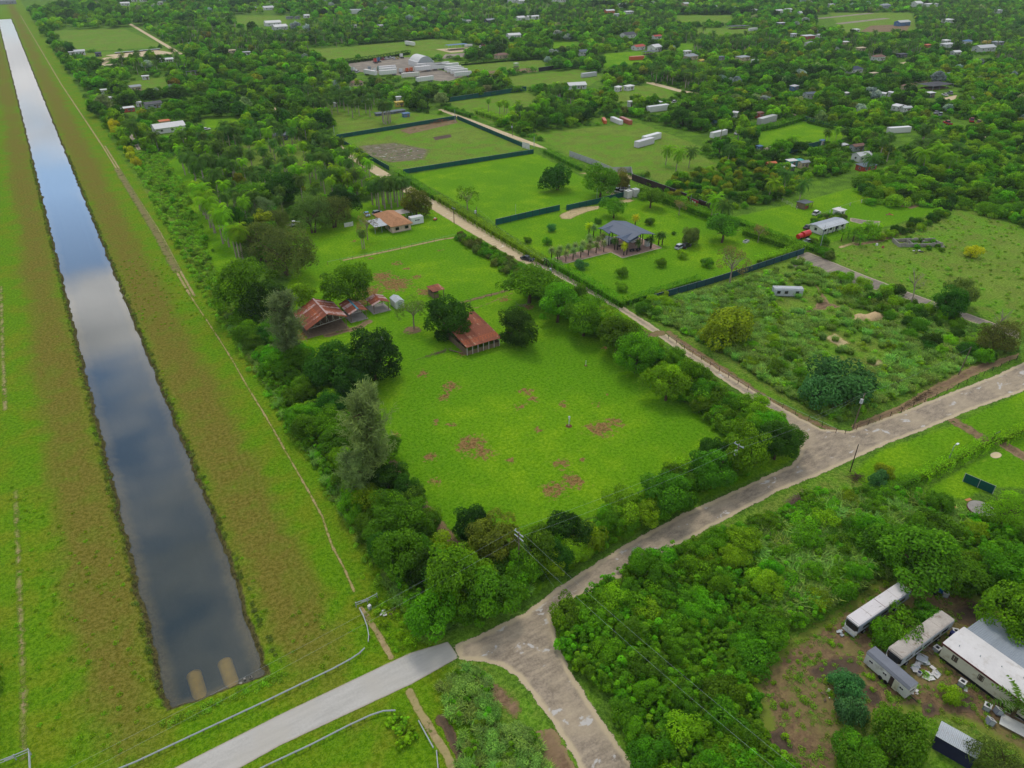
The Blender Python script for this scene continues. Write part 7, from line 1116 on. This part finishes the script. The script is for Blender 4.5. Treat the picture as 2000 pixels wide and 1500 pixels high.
 (1681,313,30,.7,2.8,'gable','pale','white','white house with striped pale metal roof at right',-.15),(1690,332,34,.6,2.4,'flat','slate','red','slate-roofed shed with red end at right',-.12),(1672,294,26,.5,2.6,'gable','brown','grey','brown-roofed shed behind the striped metal roof',-.15),(1917,277,20,.5,2.2,'flat','tan','tan','tan trailer in the wild scrub at right',.2),(1887,284,14,.5,1.6,'flat','pale','white','pale wreck in the wild scrub at right',.3),(1647,284,16,.6,.5,'flat','pale','pale','pale concrete pad under the big tree at right',-.15),(1544,324,18,.6,2.6,'flat','white','teal','white-roofed hut in the orchard',-.2),(1558,323,14,.6,2.5,'flat','teal','teal','turquoise-roofed hut in the orchard',-.2),(1568,327,18,.6,2.6,'gable','grey','tan','grey-roofed hut at the right of the orchard',-.2),(1533,335,30,.5,2.6,'flat','pale','dark','striped pale roof shed in the orchard',-.25),(1504,328,18,.5,2.4,'gable','orange','orange','orange-roofed shed in the orchard',-.2),(1482,294,10,.6,2.2,'flat','blue','blue','blue tarp shed at the pond edge',0),(1604,284,8,.5,2.6,'flat','blue','white','blue-roofed white box at the far lawn corner',0),(1420,322,6,.5,2,'flat','teal','teal','small turquoise cabin in the orchard',0)]: house(*a)
o = sheet('pond', gp((1490,290),(1520,282),(1545,290),(1510,298)), .8, .04, M_LANE)
for i in range(5): thing('plant_bench', ordw(i)+' pale planting bench from the left in the far nursery', 'bench', 235+i*17, 104-i*1.5, [('bench_top', MB().box((0, 0, .9), (9, 3, .1)), M_ZINC), ('legs', MB().box((0, 0, .42), (8, 2, .84)), M_DKWALL)], group='planting benches of the far nursery')
sheet('drain_ditch', gp((250,262),(258,262),(276,292),(268,293)), 1, .03, M_LANE)
thing('torn_sheet', 'torn white plastic sheet caught on top of the largest dark tree', 'plastic sheet', 735, 655, [('sheet', MB().box((0, 0, 0), (1.0, .5, .05), .5, .3).box((.8, -.9, -.3), (.4, 1.3, .05), .3, -.3).box((-.6, .5, .1), (.5, .4, .05), 0, .3), M_WHITE), ('strip', MB().box((.5, -1.7, -.5), (1.2, .3, .05), .2, .2), M_WHITE)])
bpy.data.objects['torn_sheet'].location = G(735, 655, 9.2)
# ---------------------------------------------------------------- woods beyond
OPENW = LAWN+ROUGH+[[(119.8, 186), (119.8, 340), (128.5, 340), (128.5, 186)], [(121, 700), (121, 960), (127.5, 960), (127.5, 700)], [(121.5, 400), (121.5, 1300), (126.5, 1300), (126.5, 400)][:0] or [(121.5, 440), (121.5, 470), (126.5, 470), (126.5, 440)], [(206, 290), (206, 425), (215, 425), (215, 290)], [(128, 140), (128, 400), (206, 400), (206, 140)], wild, orch]
OPENW += [gp(*q) for q in [((672,122),(760,112),(815,112),(905,150),(870,160),(790,150),(700,142)), ((800,155),(900,150),(905,160),(820,168)), ((1260,160),(1330,175),(1390,188),(1330,186),(1262,168)), ((1140,158),(1180,165),(1160,175),(1130,165)), ((1680,44),(1790,42),(1775,66),(1670,66)), ((1590,30),(1740,24),(1740,48),(1600,56)), ((1820,180),(1880,182),(1870,198),(1810,200)), ((1690,405),(1900,440),(2100,470),(2100,520),(1800,470)),
  ((1745,120),(1790,112),(1795,120),(1750,128)), ((1895,110),(1935,108),(1930,118),(1890,118)), ((1200,225),(1400,270),(1300,300),(1200,260)), ((1740,280),(1790,260),(1800,275),(1750,290)), ((1860,232),(1915,240),(1880,252),(1850,250))]]
PALMZ = [(520,70,210,42),(680,190,90,40),(1000,30,190,26),(1060,215,90,30),(1880,50,130,40),(1420,90,110,22),(300,130,110,22),(1350,160,90,22),(1720,100,120,24),(560,330,170,70),(1250,50,80,14),(1790,300,110,30),(1960,90,60,40),(1400,290,120,16),(960,100,90,8)]
def masked(x, y, r, h):
    """False where a tree would stand on, or hide from the camera, open ground or a building"""
    ok = np.ones(x.shape, bool); k = 1/(1-h*.55/CAMH); xs, ys = x*k, y*k
    for p in OPENW:
        P = np.array([(q[0], q[1]) for q in p]); lo, hi = P.min(0)-r.max()*2-20, P.max(0)+20
        i = np.where((x > lo[0]-60) & (x < hi[0]) & (y > lo[1]-60) & (y < hi[1]))[0]
        if len(i): 
            s = (sdf_poly(x[i], y[i], p) > -r[i]*.55) | (((sdf_poly(xs[i], ys[i], p) > -.5) | (sdf_poly((x[i]+xs[i])/2, (y[i]+ys[i])/2, p) > 0)) & (RNG.random(len(i)) < .96)); ok[i[s]] = False
    for bx, by, br in BLD:
        i = np.where((abs(x-bx) < br+150) & (abs(y-by) < br+150))[0]
        if len(i): 
            d1 = np.hypot(x[i]-bx, y[i]-by) < br+r[i]*.75; rr = np.hypot(x[i], y[i]); sa = (x[i]*bx+y[i]*by)/rr; pe = np.abs(x[i]*by-y[i]*bx)/rr; kk = 1/(1-np.maximum(h[i]-1.2, 0)/CAMH)
            d2 = (sa > rr-br) & (sa < rr*kk+br) & (pe < br*.7+r[i]*.55) & (RNG.random(len(i)) < .9); ok[i[d1 | d2]] = False
    return ok
def pixv(x, y):
    d = x*_sh*_cp+y*_ch*_cp+CAMH*_sp; return 1000+FPX*(x*_ch-y*_sh)/d, 750-FPX*(x*_sh*_sp+y*_ch*_sp-CAMH*_cp)/d
FARW = []                                                       # distant trees: kind, x, y, R, hue
def woods(y0, y1, step, Rr, x0=-300, x1=2300):
    gx_, gy_ = np.meshgrid(np.arange(x0, x1, step), np.arange(y0, y1, step*.87)); x = (gx_+RNG.uniform(-.5, .5, gx_.shape)*step).ravel(); y = (gy_+RNG.uniform(-.5, .5, gx_.shape)*step).ravel()
    px, py = pixv(x, y); reg_ = ((x > 31) & (x < 119.5) & (y > 200)) | ((x > 128.5) & (x < 207) & (y > 402)) | ((x > 214) & (y > 168)) | ((x < -60))
    i = reg_ & (px > -220) & (px < 2250) & (y > 0); i &= ~((x < 120) & (x > 31) & (y < 320) & (x > 47) & (RNG.random(x.shape) > .42)); i &= ~((x < 48) & (y < 400) & (x > 31))
    x, y, px, py = x[i], y[i], px[i], py[i]; n1 = fsum(x*.013+y*.006, 21, f0=.3, f1=2)+fsum(y*.014-x*.005, 22, f0=.3, f1=2); n2 = fsum(x*.02-y*.016, 23, f0=.3, f1=2)+fsum(x*.017+y*.02, 24, f0=.3, f1=2)
    R = RNG.uniform(Rr[0], Rr[1], len(x))*np.clip(1+.45*n1, .55, 1.45); keep = (RNG.random(len(x)) < np.clip(.84+1.0*n2, .1, 1)); h = R*1.9; pz = np.zeros(len(x), bool)
    for a, b, c, d in PALMZ: pz |= ((px-a)/c)**2+((py-b)/d)**2 < RNG.uniform(.4, 1.2, len(x))
    pz &= RNG.random(len(x)) < .7; h[pz] = 10; keep &= masked(x, y, R, h); hs = ['dark', 'dark', 'mid', 'mid', 'deep', 'green', 'olive']
    for k in np.where(keep)[0]:
        t_ = n1[k]*.9+n2[k]*.5+RNG.normal()*.35; hue = 'deep' if t_ > .85 else 'dark' if t_ > .4 else 'mid' if t_ > -.1 else 'green' if t_ > -.5 else 'lime'
        if RNG.random() < .06: hue = random.choice(['olive', 'rust', 'yellow', 'grey', 'silver'])
        FARW.append(('palm' if pz[k] else 'tree', x[k], y[k], R[k], hue))
woods(200, 430, 6.0, (2.3, 4.3)); woods(430, 820, 8.0, (2.2, 4.6)); woods(820, 1300, 10.8, (2.8, 5.6)); woods(1300, 2400, 17, (4.5, 8), 100, 2600)
xs_ = np.array([w[1] for w in FARW]); ys_ = np.array([w[2] for w in FARW])
for kind, x, y, R, hue in FARW:
    d = depth(x, y); grp = 'woodland trees in the distance' if d > 420 else 'trees of the middle distance'
    if kind == 'palm': plant('royal' if d < 520 else 'farpalm', x, y, random.uniform(.7, 1.1), 'palm' if random.random() < .75 else 'lpalm', None, 'palms of the distant woods')
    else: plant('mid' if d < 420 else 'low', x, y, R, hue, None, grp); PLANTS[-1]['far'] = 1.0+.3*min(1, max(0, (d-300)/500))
def zone(x, y):
    px, py = pix(x, y, 4)
    a = 'left of the sandy road' if x < 121 else 'behind the fenced field' if x < 212 else 'on the right'
    return 'far woods '+a if depth(x, y) > 420 else 'woods '+a
ZC = {}
def zlabel(p):
    z = zone(p['x'], p['y']) if 'grove' not in (p['group'] or '') else 'palm grove behind the house'; k = (KIND[p['kind']][1], p['hue'], z); ZC[k] = ZC.get(k, -1)+1
    w = {'palm tree': 'palm'}.get(KIND[p['kind']][1], KIND[p['kind']][1]); return '%s %s, %s nearest in the %s' % (TONE[p['hue']], w, ordw(ZC[k]), z)
# understorey of the woods and weeds round them
for nm, (a, b, st, sc) in dict(understorey=(200, 430, 3.4, (1.4, 2.8)), far_understorey=(430, 900, 6.5, (2.5, 4.5))).items():
    gx_, gy_ = np.meshgrid(np.arange(28, 1300, st), np.arange(a, b, st)); x = (gx_+RNG.uniform(-.5, .5, gx_.shape)*st).ravel(); y = (gy_+RNG.uniform(-.5, .5, gx_.shape)*st).ravel(); px, py = pixv(x, y)
    i = (((x > 31) & (x < 119.5)) | ((x > 128.5) & (x < 207) & (y > 402)) | (x > 214)) & (px > -150) & (px < 2150); i &= ~((x < 120) & (x > 47) & (y < 330) & (RNG.random(x.shape) > .1)); i &= ~((x < 48) & (y < 400) & (x > 33)); i &= (fsum(x*.05+y*.03, 31, f0=.3, f1=2)+RNG.normal(size=x.shape)*.4) > -.25; x, y = x[i], y[i]
    s = RNG.uniform(*sc, len(x)); ok = masked(x, y, s*.9, s*.6)
    for k, hue in enumerate(('mid', 'green', 'dark')): STUFF[(nm, hue)] = [W_WEED, [(x[q], y[q], s[q], s[q]*RNG.uniform(.6, 1.1)) for q in np.where(ok)[0] if q % 3 == k]]
# ---------------------------------------------------------------- build every plant
BIGN = {}
for p in PLANTS: BIGN.setdefault(KIND[p['kind']][0], []).append(p)
SRC = bpy.data.collections.new('sources')
def stuff(name, items, label=None):
    """items: (mesh, hue colour, x, y, z, sx, sz, rot) -> ONE object scattering instances on its points"""
    keys = {}; idx = []
    col = bpy.data.collections.new(name+'_kinds')
    for it in items:
        k = it[0].name
        if k not in keys: keys[k] = (len(keys), it)
        idx.append(keys[k][0])
    for k, (i, it) in keys.items(): o = bpy.data.objects.new('%s_%04d' % (name, i), it[0]); col.objects.link(o)
    n = len(items); me = bpy.data.meshes.new(name); me.vertices.add(n); me.vertices.foreach_set('co', np.array([it[2:5] for it in items], dtype=np.float32).ravel())
    at = me.attributes.new('idx', 'INT', 'POINT'); at.data.foreach_set('value', np.array(idx, dtype=np.int32))
    at = me.attributes.new('scl', 'FLOAT_VECTOR', 'POINT'); at.data.foreach_set('vector', np.array([(it[5], it[5], it[6]) for it in items], dtype=np.float32).ravel())
    at = me.attributes.new('rotz', 'FLOAT_VECTOR', 'POINT'); at.data.foreach_set('vector', np.array([(0, 0, it[7]) for it in items], dtype=np.float32).ravel())
    at = me.attributes.new('tcol', 'FLOAT_COLOR', 'POINT'); at.data.foreach_set('color', np.array([jit(it[1], .12) for it in items], dtype=np.float32).ravel())
    o = inst(name, me); tag(o, kind='stuff')
    ng = bpy.data.node_groups.new(name, 'GeometryNodeTree'); ng.interface.new_socket('Geometry', in_out='INPUT', socket_type='NodeSocketGeometry'); ng.interface.new_socket('Geometry', in_out='OUTPUT', socket_type='NodeSocketGeometry')
    N = ng.nodes; gi_ = N.new('NodeGroupInput'); go = N.new('NodeGroupOutput'); ip = N.new('GeometryNodeInstanceOnPoints'); ci = N.new('GeometryNodeCollectionInfo'); ci.inputs['Collection'].default_value = col; ci.inputs['Separate Children'].default_value = True; ci.inputs['Reset Children'].default_value = True
    def na(nm, ty): a = N.new('GeometryNodeInputNamedAttribute'); a.data_type = ty; a.inputs['Name'].default_value = nm; return a.outputs['Attribute']
    ln = ng.links.new; ln(gi_.outputs[0], ip.inputs['Points']); ln(ci.outputs[0], ip.inputs['Instance']); ip.inputs['Pick Instance'].default_value = True; ln(na('idx', 'INT'), ip.inputs['Instance Index']); ln(na('scl', 'FLOAT_VECTOR'), ip.inputs['Scale'])
    e2r = N.new('FunctionNodeEulerToRotation'); ln(na('rotz', 'FLOAT_VECTOR'), e2r.inputs[0]); ln(e2r.outputs[0], ip.inputs['Rotation']); ln(ip.outputs[0], go.inputs[0])
    md = o.modifiers.new('scatter', 'NODES'); md.node_group = ng; return o
for name, L_ in BIGN.items():
    L_.sort(key=lambda p: (not p['own'], -p['size']))
    cat = KIND[L_[0]['kind']][1]; rest = []
    for i, p in enumerate(L_):
        crowns, trunks, _h = PR[p['kind']]; cm = crowns[int(p['rot']*97) % len(crowns)]; el = 1+.16*math.sin(p['rot']*7); sc = (p['R']*el, p['R']/el, p['R']*p['zs'])
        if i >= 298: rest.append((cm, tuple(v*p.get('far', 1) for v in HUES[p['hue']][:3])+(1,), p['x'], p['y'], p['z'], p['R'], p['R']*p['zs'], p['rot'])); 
        if i >= 298:
            if trunks and p['kind'] in ('farpalm', 'royal', 'coconut'): rest.append((trunks[0], HUES['palm'], p['x'], p['y'], p['z'], p['R'], p['R']*p['zs'], p['rot']))
            continue
        lab = p['label'] or zlabel(p)
        e = empty(name, (p['x'], p['y'], p['z']), p['rot'], lab, cat, p['group']); e.scale = sc
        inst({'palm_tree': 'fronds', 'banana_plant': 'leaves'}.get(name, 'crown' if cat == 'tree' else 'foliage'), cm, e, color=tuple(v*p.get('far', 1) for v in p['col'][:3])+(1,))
        if trunks: inst('trunk' if cat != 'shrub' else 'stems', trunks[int(p['rot']*53) % len(trunks)], e)
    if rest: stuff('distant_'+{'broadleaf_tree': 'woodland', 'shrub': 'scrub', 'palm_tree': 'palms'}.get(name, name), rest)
for (name, hue), (meshes, L_) in STUFF.items():
    items = []
    for x, y, s, zs in L_:
        q = random.randrange(3); c = tuple(v*(1, 1.15, .85)[q] for v in HUES[hue][:3])+(1,)
        items.append((random.choice(meshes), c, x, y, -.03, s, zs, random.uniform(0, 6.28)))
    if items: stuff(name, items)
mb = MB(); mb.box((1600, 3350, 46.5), (9900, 7900, 102)); t = NT('haze_air'); pv_ = t.n('ShaderNodeVolumePrincipled'); pv_.inputs['Color'].default_value = (.82, .9, 1, 1); pv_.inputs['Density'].default_value = HAZE; pv_.inputs['Anisotropy'].default_value = .2; t.l(pv_.outputs[0], t.out.inputs['Volume'])
if HAZE: tag(mb.build('haze', t.m), kind='stuff')
print('plants', {k: len(v) for k, v in BIGN.items()}, 'cover', {k[0]: len(v[1]) for k, v in STUFF.items()})
